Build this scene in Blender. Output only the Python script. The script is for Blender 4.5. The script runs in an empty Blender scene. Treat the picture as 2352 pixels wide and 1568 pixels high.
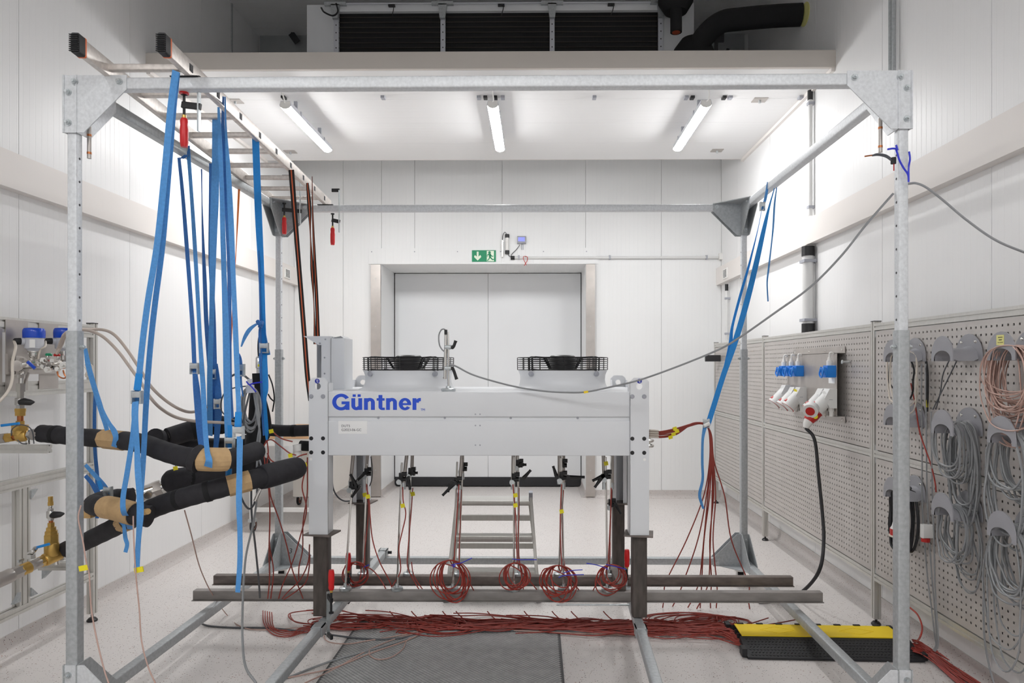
import bpy, bmesh, math, random
from mathutils import Vector, Matrix
V = Vector
scene = bpy.context.scene
COL = scene.collection
rnd = random.Random(7)

# ------------------------------------------------------------------ camera, light, exposure
EYE = 1.65                       # eye height
F, CX, CY = 1568.0, 1217.0, 841.0  # focal length and principal point of the 2352 x 1568 frame
YAW = math.radians(0.54)
cd = bpy.data.cameras.new('camera')
cd.sensor_width = 36; cd.lens = 24
cd.shift_x = (1176 - CX) / 2352; cd.shift_y = (CY - 784) / 2352
cd.clip_start = 0.05; cd.clip_end = 60
cam = bpy.data.objects.new('camera', cd); COL.objects.link(cam)
cam.location = (0, 0, EYE); cam.rotation_euler = (math.pi / 2, 0, YAW)
scene.camera = cam
w = bpy.data.worlds.new('world'); scene.world = w; w.use_nodes = True
w.node_tree.nodes['Background'].inputs[0].default_value = (0.8, 0.85, 0.9, 1)
w.node_tree.nodes['Background'].inputs[1].default_value = 0.02
vs = scene.view_settings
vs.view_transform = 'Standard'; vs.look = 'None'; vs.gamma = 1; vs.use_curve_mapping = False
vs.exposure = 0.0
scene.cycles.diffuse_bounces = 8; scene.cycles.max_bounces = 14
LAMP_POWER = 114.0      # emission strength of the luminaire diffusers
FRONT_POWER = 98.0    # the same kind of luminaire in the half of the room behind the camera

# ------------------------------------------------------------------ pixel rays of the photograph -> points of the room
_c, _s = math.cos(YAW), math.sin(YAW)
def ray(px, py):
    x = (px - CX) / F
    return V((x * _c - _s, x * _s + _c, (CY - py) / F))
O = V((0, 0, EYE))
def W(px, py, Z): return O + ray(px, py) * Z
def PX(px, py, X): d = ray(px, py); return O + d * (X / d.x)
def PY(px, py, Y): d = ray(px, py); return O + d * (Y / d.y)
def PZ(px, py, z): d = ray(px, py); return O + d * ((z - EYE) / d.z)

# ------------------------------------------------------------------ materials
def srgb(h):
    if isinstance(h, str):
        h = [int(h[i:i + 2], 16) / 255 for i in (0, 2, 4)]
    return tuple(((c / 12.92) if c <= 0.04045 else ((c + 0.055) / 1.055) ** 2.4) for c in h)
MATS = {}
def M(name, col, rough=0.5, metal=0.0, var=0.0, scale=30.0, bump=0.0, stretch=None, spec=None, emit=0.0, alpha=None):
    m = bpy.data.materials.new(name); m.use_nodes = True
    nt = m.node_tree; N = nt.nodes; L = nt.links
    b = N['Principled BSDF']
    c = srgb(col)
    b.inputs['Base Color'].default_value = (*c, 1)
    b.inputs['Roughness'].default_value = rough
    b.inputs['Metallic'].default_value = metal
    if spec is not None: b.inputs['Specular IOR Level'].default_value = spec
    if emit:
        b.inputs['Emission Color'].default_value = (*c, 1); b.inputs['Emission Strength'].default_value = emit
    if var or bump:
        tc = N.new('ShaderNodeTexCoord'); mp = N.new('ShaderNodeMapping')
        L.new(tc.outputs['Object'], mp.inputs[0])
        if stretch: mp.inputs['Scale'].default_value = stretch
        no = N.new('ShaderNodeTexNoise'); no.inputs['Scale'].default_value = scale
        no.inputs['Detail'].default_value = 4
        L.new(mp.outputs[0], no.inputs['Vector'])
        if var:
            cr = N.new('ShaderNodeValToRGB')
            cr.color_ramp.elements[0].position = 0.3; cr.color_ramp.elements[1].position = 0.7
            cr.color_ramp.elements[0].color = (*[x * (1 - var) for x in c], 1)
            cr.color_ramp.elements[1].color = (*[min(1, x * (1 + var)) for x in c], 1)
            L.new(no.outputs[0], cr.inputs[0]); L.new(cr.outputs[0], b.inputs['Base Color'])
        if bump:
            bp = N.new('ShaderNodeBump'); bp.inputs['Strength'].default_value = bump; bp.inputs['Distance'].default_value = 0.002
            L.new(no.outputs[0], bp.inputs['Height']); L.new(bp.outputs[0], b.inputs['Normal'])
    MATS[name] = m
    return m
M('unit_white', 'DCDEE1', 0.38, 0, 0.012, 6)
M('trim_white', 'E3DEDA', 0.5, 0, 0.01, 3)
M('ceiling_box', 'CBC5BE', 0.55, 0, 0.01, 3)
M('galvanised', 'D6D9DC', 0.42, 0.18, 0.09, 80, 0.05)
M('galvanised_old', 'B2B6B8', 0.46, 0.4, 0.12, 60, 0.06)
M('aluminium', 'CBC9C4', 0.34, 0.6, 0.04, 60, 0, (1, 1, 0.1))
M('ladder_aluminium', 'D2CBC5', 0.38, 0.45, 0.12, 50)
M('stainless', 'B5AFAA', 0.36, 0.6, 0.07, 9, 0.02)
M('perforated_steel', 'BFBAB6', 0.42, 0.35, 0.04, 5)
M('chrome', 'D8D6D2', 0.16, 0.95)
M('zinc', 'C5CACC', 0.3, 0.8, 0.1, 60)
M('mill_steel', '756C67', 0.55, 0.35, 0.25, 12, 0.1, (1, 1, 3))
M('mill_steel_dark', '544D49', 0.58, 0.3, 0.3, 10, 0.1, (4, 4, 1))
M('grey_beam', '928D8A', 0.52, 0.3, 0.16, 9, 0.06, (1, 1, 3))
M('black_plastic', '1D1D1F', 0.4)
M('black_wire', '17171A', 0.35)
M('foam', '27262A', 0.85, 0, 0.22, 26, 0.35)
M('foam_dark', '161618', 0.9, 0, 0.1, 30, 0.2)
M('bare_wood', 'C9A46E', 0.75, 0, 0.12, 18, 0.05, (1, 1, 8))
M('cardboard', 'C0A075', 0.85, 0, 0.07, 40, 0.05)
M('strap_blue', '5093D3', 0.6, 0, 0.08, 90, 0.15)
M('strap_bright', '1D88D6', 0.6, 0, 0.06, 90, 0.15)
M('strap_dark', '336DB2', 0.65, 0, 0.1, 90, 0.15)
M('strap_orange', 'EE8642', 0.6, 0, 0.05, 90)
M('strap_black', '211C1B', 0.7, 0, 0.1, 90)
M('strap_line', 'D8673B', 0.6)
M('red_cable', '9C382E', 0.5, 0, 0.12, 20)
M('red_cable_deep', '93392F', 0.5, 0, 0.12, 20)
M('pink_cable', 'B99A8F', 0.5, 0, 0.1, 20)
M('grey_cable', '8C8E90', 0.45, 0, 0.06, 20)
M('dark_cable', '54565A', 0.5)
M('pale_cable', 'D9D0C4', 0.5)
M('beige_hose', 'BDB0A6', 0.5, 0, 0.06, 10)
M('hook_grey', '97979C', 0.42, 0, 0.05, 6)
M('brass', 'CBA65C', 0.34, 0.7, 0.1, 30)
M('copper', 'B87348', 0.35, 0.85, 0.1, 30)
M('cap_blue', '1549C0', 0.22)
M('logo_blue', '1F4FD0', 0.5)
M('tie_blue', '2B35C8', 0.4)
M('sticker_blue', '1B2CA0', 0.4)
M('socket_blue', '1A7FDC', 0.35)
M('housing_grey', 'C9CBD2', 0.4, 0, 0.02, 10)
M('socket_white', 'DEDEDC', 0.4)
M('plug_red', 'B8201C', 0.4)
M('handle_red', 'D51E22', 0.35)
M('tag_yellow', 'EBDD22', 0.6)
M('note_yellow', 'D9D58A', 0.8)
M('ramp_yellow', 'EBCB1E', 0.5, 0, 0.05, 6, 0.03)
M('rubber', '222225', 0.6, 0, 0.1, 40, 0.1)
M('wheel_orange', 'D86A34', 0.5)
M('sign_green', '0F8A5E', 0.5)
M('sign_cream', 'E3EEDA', 0.5)
M('white_plastic', 'E6E5E2', 0.4)
M('paper_white', 'F0F0EF', 0.7)
M('ink', '3A3A3E', 0.6)
M('pipe_white', 'D9D9D8', 0.35)
M('clip_grey', 'A5A7AF', 0.45)
M('steel_grey', 'AEB2B4', 0.4, 0.4, 0.04, 9)
M('coil_fins', '18181A', 0.6, 0.3, 0.3, 300, 0, (1, 1, 0.02))
M('coil_pipe', '3F3834', 0.4, 0.6)
M('tabletop_wood', 'CFA57C', 0.5, 0, 0.08, 8, 0, (1, 8, 1))
M('cabinet_grey', 'C9C4BD', 0.5, 0, 0.02, 5)
M('screen', '6F78E8', 0.3, emit=0.55)
M('lamp_glow', 'FFFFFF', 0.5, emit=LAMP_POWER)
M('lamp_glow_front', 'FFFFFF', 0.5, emit=FRONT_POWER)
M('ladder_orange', 'E2703C', 0.5)
M('door_white', 'E4E6E8', 0.32, 0, 0.01, 2)
M('terracotta', 'A8492A', 0.6)
M('plate_grey', '58595A', 0.5, 0.3, 0.12, 14, 0.05)
M('plate_stud', 'A8A9A8', 0.4, 0.35, 0.12, 20)

def math_node(N, L, op, a, b=None):
    n = N.new('ShaderNodeMath'); n.operation = op
    for i, x in enumerate((a, b)):
        if x is None: continue
        if isinstance(x, (int, float)): n.inputs[i].default_value = x
        else: L.new(x, n.inputs[i])
    return n.outputs[0]
def ribbed(name, col, axis, pitch=0.052, rough=0.42, depth=0.3):
    """Sandwich panel sheet: fine pressed ribs along one room axis."""
    m = M(name, col, rough, 0, 0.01, 1.2); nt = m.node_tree; N = nt.nodes; L = nt.links
    g = N.new('ShaderNodeNewGeometry'); s = N.new('ShaderNodeSeparateXYZ'); L.new(g.outputs['Position'], s.inputs[0])
    x = s.outputs[axis]
    fr = math_node(N, L, 'FRACT', math_node(N, L, 'MULTIPLY', x, 1 / pitch))
    tri = math_node(N, L, 'ABSOLUTE', math_node(N, L, 'SUBTRACT', fr, 0.5))
    cl = N.new('ShaderNodeMapRange'); cl.inputs[1].default_value = 0.0; cl.inputs[2].default_value = 0.06
    L.new(tri, cl.inputs[0])
    bp = N.new('ShaderNodeBump'); bp.inputs['Strength'].default_value = depth; bp.inputs['Distance'].default_value = 0.003
    L.new(cl.outputs[0], bp.inputs['Height']); L.new(bp.outputs[0], N['Principled BSDF'].inputs['Normal'])
    return m
ribbed('panel_side', 'E8E8E8', 'Y')
ribbed('panel_back', 'E7E8E8', 'X')
ribbed('panel_ceiling', 'E7E7E7', 'Y', 0.075)
def terrazzo(name, base):
    m = M(name, base, 0.32, 0, 0.03, 0.9); nt = m.node_tree; N = nt.nodes; L = nt.links; b = N['Principled BSDF']
    prev = b.inputs['Base Color'].links[0].from_socket
    g = N.new('ShaderNodeNewGeometry')
    for sc, th, col, seed in ((52, 0.16, '4A4543', 0), (75, 0.22, '84665E', 3), (34, 0.15, 'A98E86', 7), (130, 0.25, '6F6764', 11)):
        mp = N.new('ShaderNodeMapping'); mp.inputs['Location'].default_value = (seed, seed * 2, 0); L.new(g.outputs['Position'], mp.inputs[0])
        v = N.new('ShaderNodeTexVoronoi'); v.inputs['Scale'].default_value = sc; L.new(mp.outputs[0], v.inputs['Vector'])
        wn = N.new('ShaderNodeTexWhiteNoise'); L.new(v.outputs['Position'], wn.inputs['Vector'])
        on = math_node(N, L, 'MULTIPLY', math_node(N, L, 'LESS_THAN', v.outputs['Distance'], th), math_node(N, L, 'LESS_THAN', wn.outputs['Value'], 0.2))
        mx = N.new('ShaderNodeMix'); mx.data_type = 'RGBA'
        L.new(on, mx.inputs[0]); L.new(prev, mx.inputs[6]); mx.inputs[7].default_value = (*srgb(col), 1)
        prev = mx.outputs[2]
    L.new(prev, b.inputs['Base Color'])
terrazzo('terrazzo', 'D6D1CE'); terrazzo('terrazzo_cove', 'C4BEBB')

# ------------------------------------------------------------------ mesh building
def spl(pts, n=8):
    """Catmull-Rom through the points (points may carry extra numbers after xyz)."""
    P = [tuple(p) for p in pts]
    if len(P) < 3:
        return [tuple(a + (b - a) * k / n for a, b in zip(P[0], P[1])) for k in range(n + 1)]
    Q = [tuple(2 * a - b for a, b in zip(P[0], P[1]))] + P + [tuple(2 * a - b for a, b in zip(P[-1], P[-2]))]
    out = []
    for i in range(1, len(Q) - 2):
        p0, p1, p2, p3 = Q[i - 1:i + 3]
        for k in range(n):
            t = k / n
            out.append(tuple(0.5 * (2 * b + (c - a) * t + (2 * a - 5 * b + 4 * c - d) * t * t + (3 * b - a - 3 * c + d) * t ** 3) for a, b, c, d in zip(p0, p1, p2, p3)))
    out.append(P[-1])
    return out

def frame_of(t, up=V((0, 0, 1))):
    t = t.normalized()
    if abs(t.dot(up)) > 0.99: up = V((0, 1, 0)) if abs(t.y) < 0.9 else V((1, 0, 0))
    s = t.cross(up).normalized(); return t, s, s.cross(t).normalized()

class MB:
    def __init__(self): self.v = []; self.f = []
    def add(self, vs, fs):
        o = len(self.v); self.v += [V(p) for p in vs]; self.f += [[i + o for i in f] for f in fs]; return self
    def box(self, x0, y0, z0, x1, y1, z1, bev=0):
        x0, x1 = min(x0, x1), max(x0, x1); y0, y1 = min(y0, y1), max(y0, y1); z0, z1 = min(z0, z1), max(z0, z1)
        return self.bar((x0, (y0 + y1) / 2, (z0 + z1) / 2), (x1, (y0 + y1) / 2, (z0 + z1) / 2), y1 - y0, z1 - z0, r=bev)
    def obox(self, c, ex, ey, ez, bev=0):
        c, ex, ey, ez = V(c), V(ex), V(ey), V(ez)
        return self.bar(c - ex, c + ex, 2 * ey.length, 2 * ez.length, up=ez, r=bev)
    def profile(self, p, q, prof, up=V((0, 0, 1)), caps=True):
        """sweep a closed 2d profile (side, up) from p to q"""
        p, q = V(p), V(q); t, s, u = frame_of(q - p, V(up)); n = len(prof)
        vs = [p + s * a + u * b for a, b in prof] + [q + s * a + u * b for a, b in prof]
        fs = [[i, i + n, (i + 1) % n + n, (i + 1) % n] for i in range(n)]
        if caps: fs += [list(range(n)), list(range(2 * n - 1, n - 1, -1))]
        return self.add(vs, fs)
    def bar(self, p, q, w, h=None, up=V((0, 0, 1)), r=0, seg=3):
        h = w if h is None else h
        a, b = w / 2, h / 2
        if r <= 0: prof = [(-a, -b), (a, -b), (a, b), (-a, b)]
        else:
            r = min(r, a * .99, b * .99); prof = []
            for cx, cy, a0 in ((a - r, -b + r, -90), (a - r, b - r, 0), (-a + r, b - r, 90), (-a + r, -b + r, 180)):
                for k in range(seg + 1):
                    t = math.radians(a0 + 90 * k / seg); prof.append((cx + r * math.cos(t), cy + r * math.sin(t)))
        return self.profile(p, q, prof, up)
    def slotbar(self, p, q, w=0.04, h=None, up=V((0, 0, 1))):
        """T-slot aluminium extrusion"""
        h = w if h is None else h
        prof = []
        def side(L, ox, oy, dx, dy, nslot):
            # walk along an edge of length L from (ox,oy) in direction (dx,dy) with slots cut inward
            nx, ny = -dy, dx
            for k in range(nslot):
                c = L * (k + .5) / nslot
                for d, dep in ((-.005, 0), (-.005, .006), (.005, .006), (.005, 0)):
                    prof.append((ox + dx * (c + d) + nx * dep, oy + dy * (c + d) + ny * dep))
        a, b = w / 2, h / 2
        nw, nh = max(1, round(w / .04)), max(1, round(h / .04))
        prof.append((-a, -b)); side(w, -a, -b, 1, 0, nw); prof.append((a, -b)); side(h, a, -b, 0, 1, nh)
        prof.append((a, b)); side(w, a, b, -1, 0, nw); prof.append((-a, b)); side(h, -a, b, 0, -1, nh)
        return self.profile(p, q, prof, up)
    def tube(self, pts, r, n=8, caps=True):
        P = [V(p[:3]) for p in pts]
        R = list(r) if isinstance(r, (list, tuple)) else [r] * len(P)
        t0, s, u = frame_of(P[1] - P[0]); o = len(self.v); m = len(P)
        for i in range(m):
            t = (P[min(i + 1, m - 1)] - P[max(i - 1, 0)])
            if t.length < 1e-9: t = t0
            t.normalize(); s = (s - t * s.dot(t)); s = s.normalized() if s.length > 1e-6 else frame_of(t)[1]; u = s.cross(t)
            for k in range(n):
                a = 2 * math.pi * k / n
                self.v.append(P[i] + (s * math.cos(a) + u * math.sin(a)) * R[i])
        for i in range(m - 1):
            for k in range(n):
                k2 = (k + 1) % n
                self.f.append([o + i * n + k, o + i * n + k2, o + (i + 1) * n + k2, o + (i + 1) * n + k])
        if caps:
            self.f.append([o + k for k in range(n - 1, -1, -1)]); self.f.append([o + (m - 1) * n + k for k in range(n)])
        return self
    def cyl(self, p, q, r, n=16, r2=None): return self.tube([V(p), V(q)], [r, r if r2 is None else r2], n)
    def lathe(self, o, axis, prof, n=24, a0=0.0, a1=360.0):
        """profile [(radius, height)] turned about an axis through o"""
        o = V(o); t, s, u = frame_of(V(axis)); full = abs(a1 - a0) >= 359.9; b = len(self.v)
        k1 = n if full else n + 1
        for r, h in prof:
            for k in range(k1):
                a = math.radians(a0 + (a1 - a0) * k / n); self.v.append(o + t * h + (s * math.cos(a) + u * math.sin(a)) * r)
        for i in range(len(prof) - 1):
            for k in range(n):
                k2 = (k + 1) % k1
                self.f.append([b + i * k1 + k, b + i * k1 + k2, b + (i + 1) * k1 + k2, b + (i + 1) * k1 + k])
        return self
    def prism(self, pts, off):
        P = [V(p) for p in pts]; off = V(off); n = len(P)
        return self.add(P + [p + off for p in P], [list(range(n)), list(range(2 * n - 1, n - 1, -1))] + [[i, i + n, (i + 1) % n + n, (i + 1) % n] for i in range(n)])
    def ribbon(self, pts, side, t=0.0022):
        """pts: (x,y,z,width[,twist deg]); side: direction the width runs in before it is squared to the path"""
        m = len(pts); o = len(self.v); side = V(side)
        for i, p in enumerate(pts):
            c = V(p[:3]); d = V(pts[min(i + 1, m - 1)][:3]) - V(pts[max(i - 1, 0)][:3]); d.normalize()
            s = side - d * side.dot(d); s.normalize(); nrm = d.cross(s)
            if len(p) > 4 and p[4]:
                a = math.radians(p[4]); s, nrm = s * math.cos(a) + nrm * math.sin(a), nrm * math.cos(a) - s * math.sin(a)
            for a, b in ((-1, -1), (1, -1), (1, 1), (-1, 1)): self.v.append(c + s * (a * p[3] / 2) + nrm * (b * t / 2))
        for i in range(m - 1):
            for k in range(4): self.f.append([o + i * 4 + k, o + i * 4 + (k + 1) % 4, o + (i + 1) * 4 + (k + 1) % 4, o + (i + 1) * 4 + k])
        self.f.append([o, o + 3, o + 2, o + 1]); e = o + (m - 1) * 4; self.f.append([e, e + 1, e + 2, e + 3])
        return self
    def ball(self, c, r, n=12):
        return self.lathe(V(c), (0, 0, 1), [(max(1e-4, r * math.sin(math.pi * k / 8)), -r * math.cos(math.pi * k / 8)) for k in range(9)], n)
    def hexnut(self, p, q, r): return self.tube([V(p), V(q)], r, 6)
    def build(self, name, mat, parent=None, smooth=True, angle=38):
        me = bpy.data.meshes.new(name)
        if parent is not None: off = wloc(parent)
        else:
            xs = [p.x for p in self.v]; ys = [p.y for p in self.v]; zs = [p.z for p in self.v]
            off = V(((min(xs) + max(xs)) / 2, (min(ys) + max(ys)) / 2, min(zs)))
        me.from_pydata([tuple(p - off) for p in self.v], [], self.f)
        me.materials.append(MATS[mat])
        bm = bmesh.new(); bm.from_mesh(me); bmesh.ops.recalc_face_normals(bm, faces=bm.faces); bm.to_mesh(me); bm.free()
        if smooth:
            me.shade_smooth(); me.set_sharp_from_angle(angle=math.radians(angle))
        o = bpy.data.objects.new(name, me); COL.objects.link(o)
        if parent is not None: o.parent = parent
        else: o.location = off
        return o
WL = {}
def wloc(o):
    p = V((0, 0, 0))
    while o is not None: p += o.location; o = o.parent
    return p
def tag(o, label, cat, group=None, kind=None):
    o['label'] = label; o['category'] = cat
    if group: o['group'] = group
    if kind: o['kind'] = kind
    return o
def thing(name, label, cat, loc=(0, 0, 0), group=None):
    o = bpy.data.objects.new(name, None); COL.objects.link(o); o.empty_display_size = 0.05
    o.location = V(loc); return tag(o, label, cat, group)
def struct(o): o['kind'] = 'structure'; return o
def dup(root, delta, label, group=None):
    r = root.copy(); COL.objects.link(r); r.location = root.location + V(delta); r['label'] = label
    if group: r['group'] = group
    for ch in list(root.children):
        c = ch.copy(); COL.objects.link(c); c.parent = r
        for g in list(ch.children):
            d = g.copy(); COL.objects.link(d); d.parent = c
    return r
def text(name, body, size, o, right, up, mat, parent, ext=0.0006, bold=0.0, align='LEFT'):
    cu = bpy.data.curves.new(name, 'FONT'); cu.body = body; cu.size = size; cu.extrude = ext; cu.offset = bold; cu.align_x = align
    ob = bpy.data.objects.new(name, cu); COL.objects.link(ob)
    me = bpy.data.meshes.new_from_object(ob.evaluated_get(bpy.context.evaluated_depsgraph_get()))
    bpy.data.objects.remove(ob)
    right, up = V(right).normalized(), V(up).normalized(); nrm = right.cross(up)
    off = wloc(parent)
    me.transform(Matrix.Translation(V(o) - off) @ Matrix((right, up, nrm)).transposed().to_4x4())
    me.materials.clear(); me.materials.append(MATS[mat])
    t = bpy.data.objects.new(name, me); COL.objects.link(t); t.parent = parent
    return t
def cable(name, pts, r, mat, label=None, cat='cable', group=None, parent=None, n=6, smp=8):
    o = MB().tube(spl(pts, smp), r, n).build(name, mat, parent)
    if label: tag(o, label, cat, group)
    return o
# ================================================================== ROOM SHELL
LX, RX, BY, CEIL, FRONT = -3.054, 2.32, 8.58, 5.28, -2.6
SLAB0, SLAB1, SLABZ, SLABT = 5.32, 7.66, 3.97, 4.09
DX0, DX1, DZ, DY = -1.95, 0.619, 2.93, 9.38
floor = struct(MB().box(LX - .3, FRONT - .3, -.2, RX + .3, DY + .3, 0).build('floor', 'terrazzo'))

def wall_panels(wall, mat, boxes):
    for b in boxes: MB().box(*b).build('wall_panel', mat, wall)
def runs(a, b, step, off=0.0, gap=0.004):
    out = []; x = a
    first = a + (off if off else step)
    e = first
    while x < b - 1e-6:
        e = min(e, b); out.append((x + gap / 2, e - gap / 2)); x = e; e += step
    return out
wl = struct(MB().box(LX - .2, FRONT, 0, LX - .02, BY + .2, CEIL + .1).build('wall_left', 'panel_side'))
wall_panels(wl, 'panel_side', [(LX - .02, a, 0, LX, b, CEIL) for a, b in runs(FRONT, BY, 1.1)])
wr = struct(MB().box(RX + .02, FRONT, 0, RX + .2, BY + .2, CEIL + .1).build('wall_right', 'panel_side'))
wall_panels(wr, 'panel_side', [(RX, a, 0, RX + .02, b, CEIL) for a, b in runs(FRONT, BY, 1.1, .6)])
wb = struct(MB().box(LX - .2, BY + .02, 0, DX0, DY, CEIL).box(DX1, BY + .02, 0, RX + .2, DY, CEIL).box(DX0, BY + .02, DZ, DX1, DY, CEIL).build('wall_back', 'panel_back'))
wall_panels(wb, 'panel_back', [(a, BY, 0, b, BY + .02, CEIL) for a, b in runs(LX, DX0, 1.1, .62) + runs(DX1, RX, 1.1, .95)] + [(a, BY, DZ, b, BY + .02, CEIL) for a, b in runs(DX0, DX1, 1.1, .42)])
wf = struct(MB().box(LX - .2, FRONT - .2, 0, RX + .2, FRONT, CEIL).build('wall_front', 'panel_back'))
ce = struct(MB().box(LX - .2, FRONT - .2, CEIL + .02, RX + .2, DY, CEIL + .2).build('ceiling', 'panel_ceiling'))
for a, b in runs(FRONT, BY, 1.1): MB().box(LX, a, CEIL, RX, b, CEIL + .02).build('ceiling_panel', 'panel_ceiling', ce)
# lowered ceiling decks over the two halves of the room (the second is behind the camera)
def deck(name, y0, y1):
    s = struct(MB().box(LX, y0 + .02, SLABZ + .012, RX, y1, SLABT).build(name, 'panel_ceiling'))
    n = 4
    for k in range(n):
        a, b = y0 + .03 + (y1 - y0 - .03) * k / n, y0 + .03 + (y1 - y0 - .03) * (k + 1) / n
        MB().box(LX, a + .001, SLABZ, RX, b - .001, SLABZ + .012).build('ceiling_panel', 'panel_ceiling', s)
    return s
d1 = deck('ceiling_deck', SLAB0, SLAB1)
MB().box(LX, SLAB0 - .012, SLABZ - .004, RX, SLAB0 + .02, SLABT + .01, .003).build('fascia', 'ceiling_box', d1)
MB().box(LX, SLAB1, SLABZ - .002, RX, SLAB1 + .01, SLABT).build('edge_strip', 'trim_white', d1)
d2 = deck('ceiling_deck_behind', -2.55, 1.55)
# partition that closes the cooler loft at its rear
pw = struct(MB().box(LX, 7.5, SLABT, RX, 7.56, CEIL).build('partition_wall', 'panel_back'))
# wall rails
for nm, x0, x1 in (('trim_1', LX, LX + .065), ('trim_2', RX - .065, RX)):
    struct(MB().box(x0, FRONT, 2.665, x1, BY, 2.875, .004).build(nm, 'trim_white'))
struct(MB().box(DX0 - .16, BY - .012, DZ + .005, DX1 + .16, BY, DZ + .205).build('trim_3', 'panel_back'))
for k in range(6): MB().cyl((DX0 - .12 + k * .54, BY - .015, DZ + .16), (DX0 - .12 + k * .54, BY - .011, DZ + .16), .008, 8).build('screw', 'clip_grey', bpy.data.objects['trim_3'])
struct(MB().box(RX - .03, SLAB0, SLABZ - .03, RX, SLAB1, SLABZ).build('trim_4', 'trim_white'))
struct(MB().box(LX, SLAB0, SLABZ - .03, LX + .03, SLAB1, SLABZ).build('trim_5', 'trim_white'))
# coved skirting of the same terrazzo
def cove(name, p, q, inward):
    prof = []
    m = MB(); p, q, n = V(p), V(q), V(inward)
    pts = [(0, 0), (.055, 0), (.03, .008), (.014, .025), (.008, .05), (.008, .1), (0, .1)]
    vs = [p + n * a + V((0, 0, b)) for a, b in pts] + [q + n * a + V((0, 0, b)) for a, b in pts]
    k = len(pts)
    m.add(vs, [[i, i + k, (i + 1) % k + k, (i + 1) % k] for i in range(k)] + [list(range(k)), list(range(2 * k - 1, k - 1, -1))])
    return struct(m.build(name, 'terrazzo_cove'))
cove('baseboard_left', (LX, FRONT, 0), (LX, BY, 0), (1, 0, 0))
cove('baseboard_right', (RX, FRONT, 0), (RX, BY, 0), (-1, 0, 0))
cove('baseboard_back', (LX, BY, 0), (DX0, BY, 0), (0, -1, 0))
cove('baseboard_back_right', (DX1, BY, 0), (RX, BY, 0), (0, -1, 0))
cove('baseboard_recess_left', (DX0, BY, 0), (DX0, DY, 0), (1, 0, 0))
cove('baseboard_recess_right', (DX1, BY, 0), (DX1, DY, 0), (-1, 0, 0))
# door recess: stainless guard posts and the insulated double door at its end
for nm, x0, x1 in (('trim_6', DX0 - .125, DX0 - .002), ('trim_7', DX1 + .002, DX1 + .115)):
    o = struct(MB().box(x0, BY - .045, .02, x1, BY - .013, DZ - .002, .004).build(nm, 'stainless'))
    for k in range(5): MB().cyl(((x0 + x1) / 2, BY - .048, .35 + k * .6), ((x0 + x1) / 2, BY - .044, .35 + k * .6), .006, 8).build('screw', 'zinc', o)
dr = thing('door_1', 'white insulated double door', 'door', ((DX0 + DX1) / 2, DY, 0)); del dr['category']; del dr['label']; struct(dr)
mid = -.66
MB().box(DX0 + .012, DY - .03, .1, mid - .002, DY + .06, DZ - .01, .004).build('door_leaf', 'door_white', dr)
MB().box(mid + .002, DY - .03, .1, DX1 - .012, DY + .06, DZ - .01, .004).build('door_leaf', 'door_white', dr)
MB().box(DX0 + .01, DY - .04, .012, DX1 - .01, DY - .005, .135, .004).build('door_sweep', 'rubber', dr)
MB().box(DX0, DY - .028, .05, DX0 + .012, DY + .06, DZ).build('door_seal', 'black_plastic', dr)
MB().box(DX1 - .012, DY - .028, .05, DX1, DY + .06, DZ).build('door_seal', 'black_plastic', dr)
struct(MB().box(LX, DY + .06, 0, RX, DY + .2, DZ + .3).build('wall_behind_door', 'panel_back'))

# ================================================================== LUMINAIRES
def luminaire(x, y0, y1, z, glow, label, group):
    t = thing('ceiling_lamp', label, 'lamp', (x, (y0 + y1) / 2, z), group)
    prof = [(.047 * math.cos(math.radians(a)), -.006 + .032 * math.sin(math.radians(a))) for a in range(198, 343, 16)]
    MB().profile((x, y0, z), (x, y1, z), prof).build('diffuser', glow, t)
    MB().profile((x, y0, z), (x, y1, z), [(-.0455, -.0155), (.0455, -.0155), (.05, -.006), (.04, .03), (-.04, .03), (-.05, -.006)]).build('housing', 'housing_grey', t)
    for y in (y0, y1):
        e = -.006 if y == y0 else .006
        MB().profile((x, y, z), (x, y + e, z), prof + [(.04, .024), (-.04, .024)]).build('end_cap', 'white_plastic', t)
    for y in (y0 + .25, y1 - .25):
        MB().bar((x, y, z + .025), (x, y, SLABZ), .03, .02, up=(0, 1, 0)).box(x - .05, y - .012, z - .012, x - .046, y + .012, z + .03).box(x + .046, y - .012, z - .012, x + .05, y + .012, z + .03).build('bracket', 'clip_grey', t)
    MB().tube(spl([(x, y0 - .01, z + .01), (x + .01, y0 - .05, z + .02), (x, y0 - .09, z + .09), (x, y0 - .1, SLABZ)], 6), .005, 6).build('supply_cable', 'white_plastic', t)
    return t
for i, (x, lb) in enumerate(((-2.11, 'glowing LED tube luminaire on the lowered ceiling above the ladder side'), (-.365, 'glowing LED tube luminaire in the middle of the lowered ceiling'), (1.42, 'glowing LED tube luminaire on the lowered ceiling nearest the perforated panels'))):
    luminaire(x, 5.72, 6.88, 3.85, 'lamp_glow', lb, 'tube luminaires under the lowered ceiling')
for x in (-2.1, -.365, 1.4):
    luminaire(x, -.5, .7, 3.85, 'lamp_glow_front', {-2.1: 'LED tube luminaire behind the camera on the rack side', -.365: 'LED tube luminaire behind the camera in the middle', 1.4: 'LED tube luminaire behind the camera on the panel wall side'}[x], 'tube luminaires behind the camera')
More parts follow.
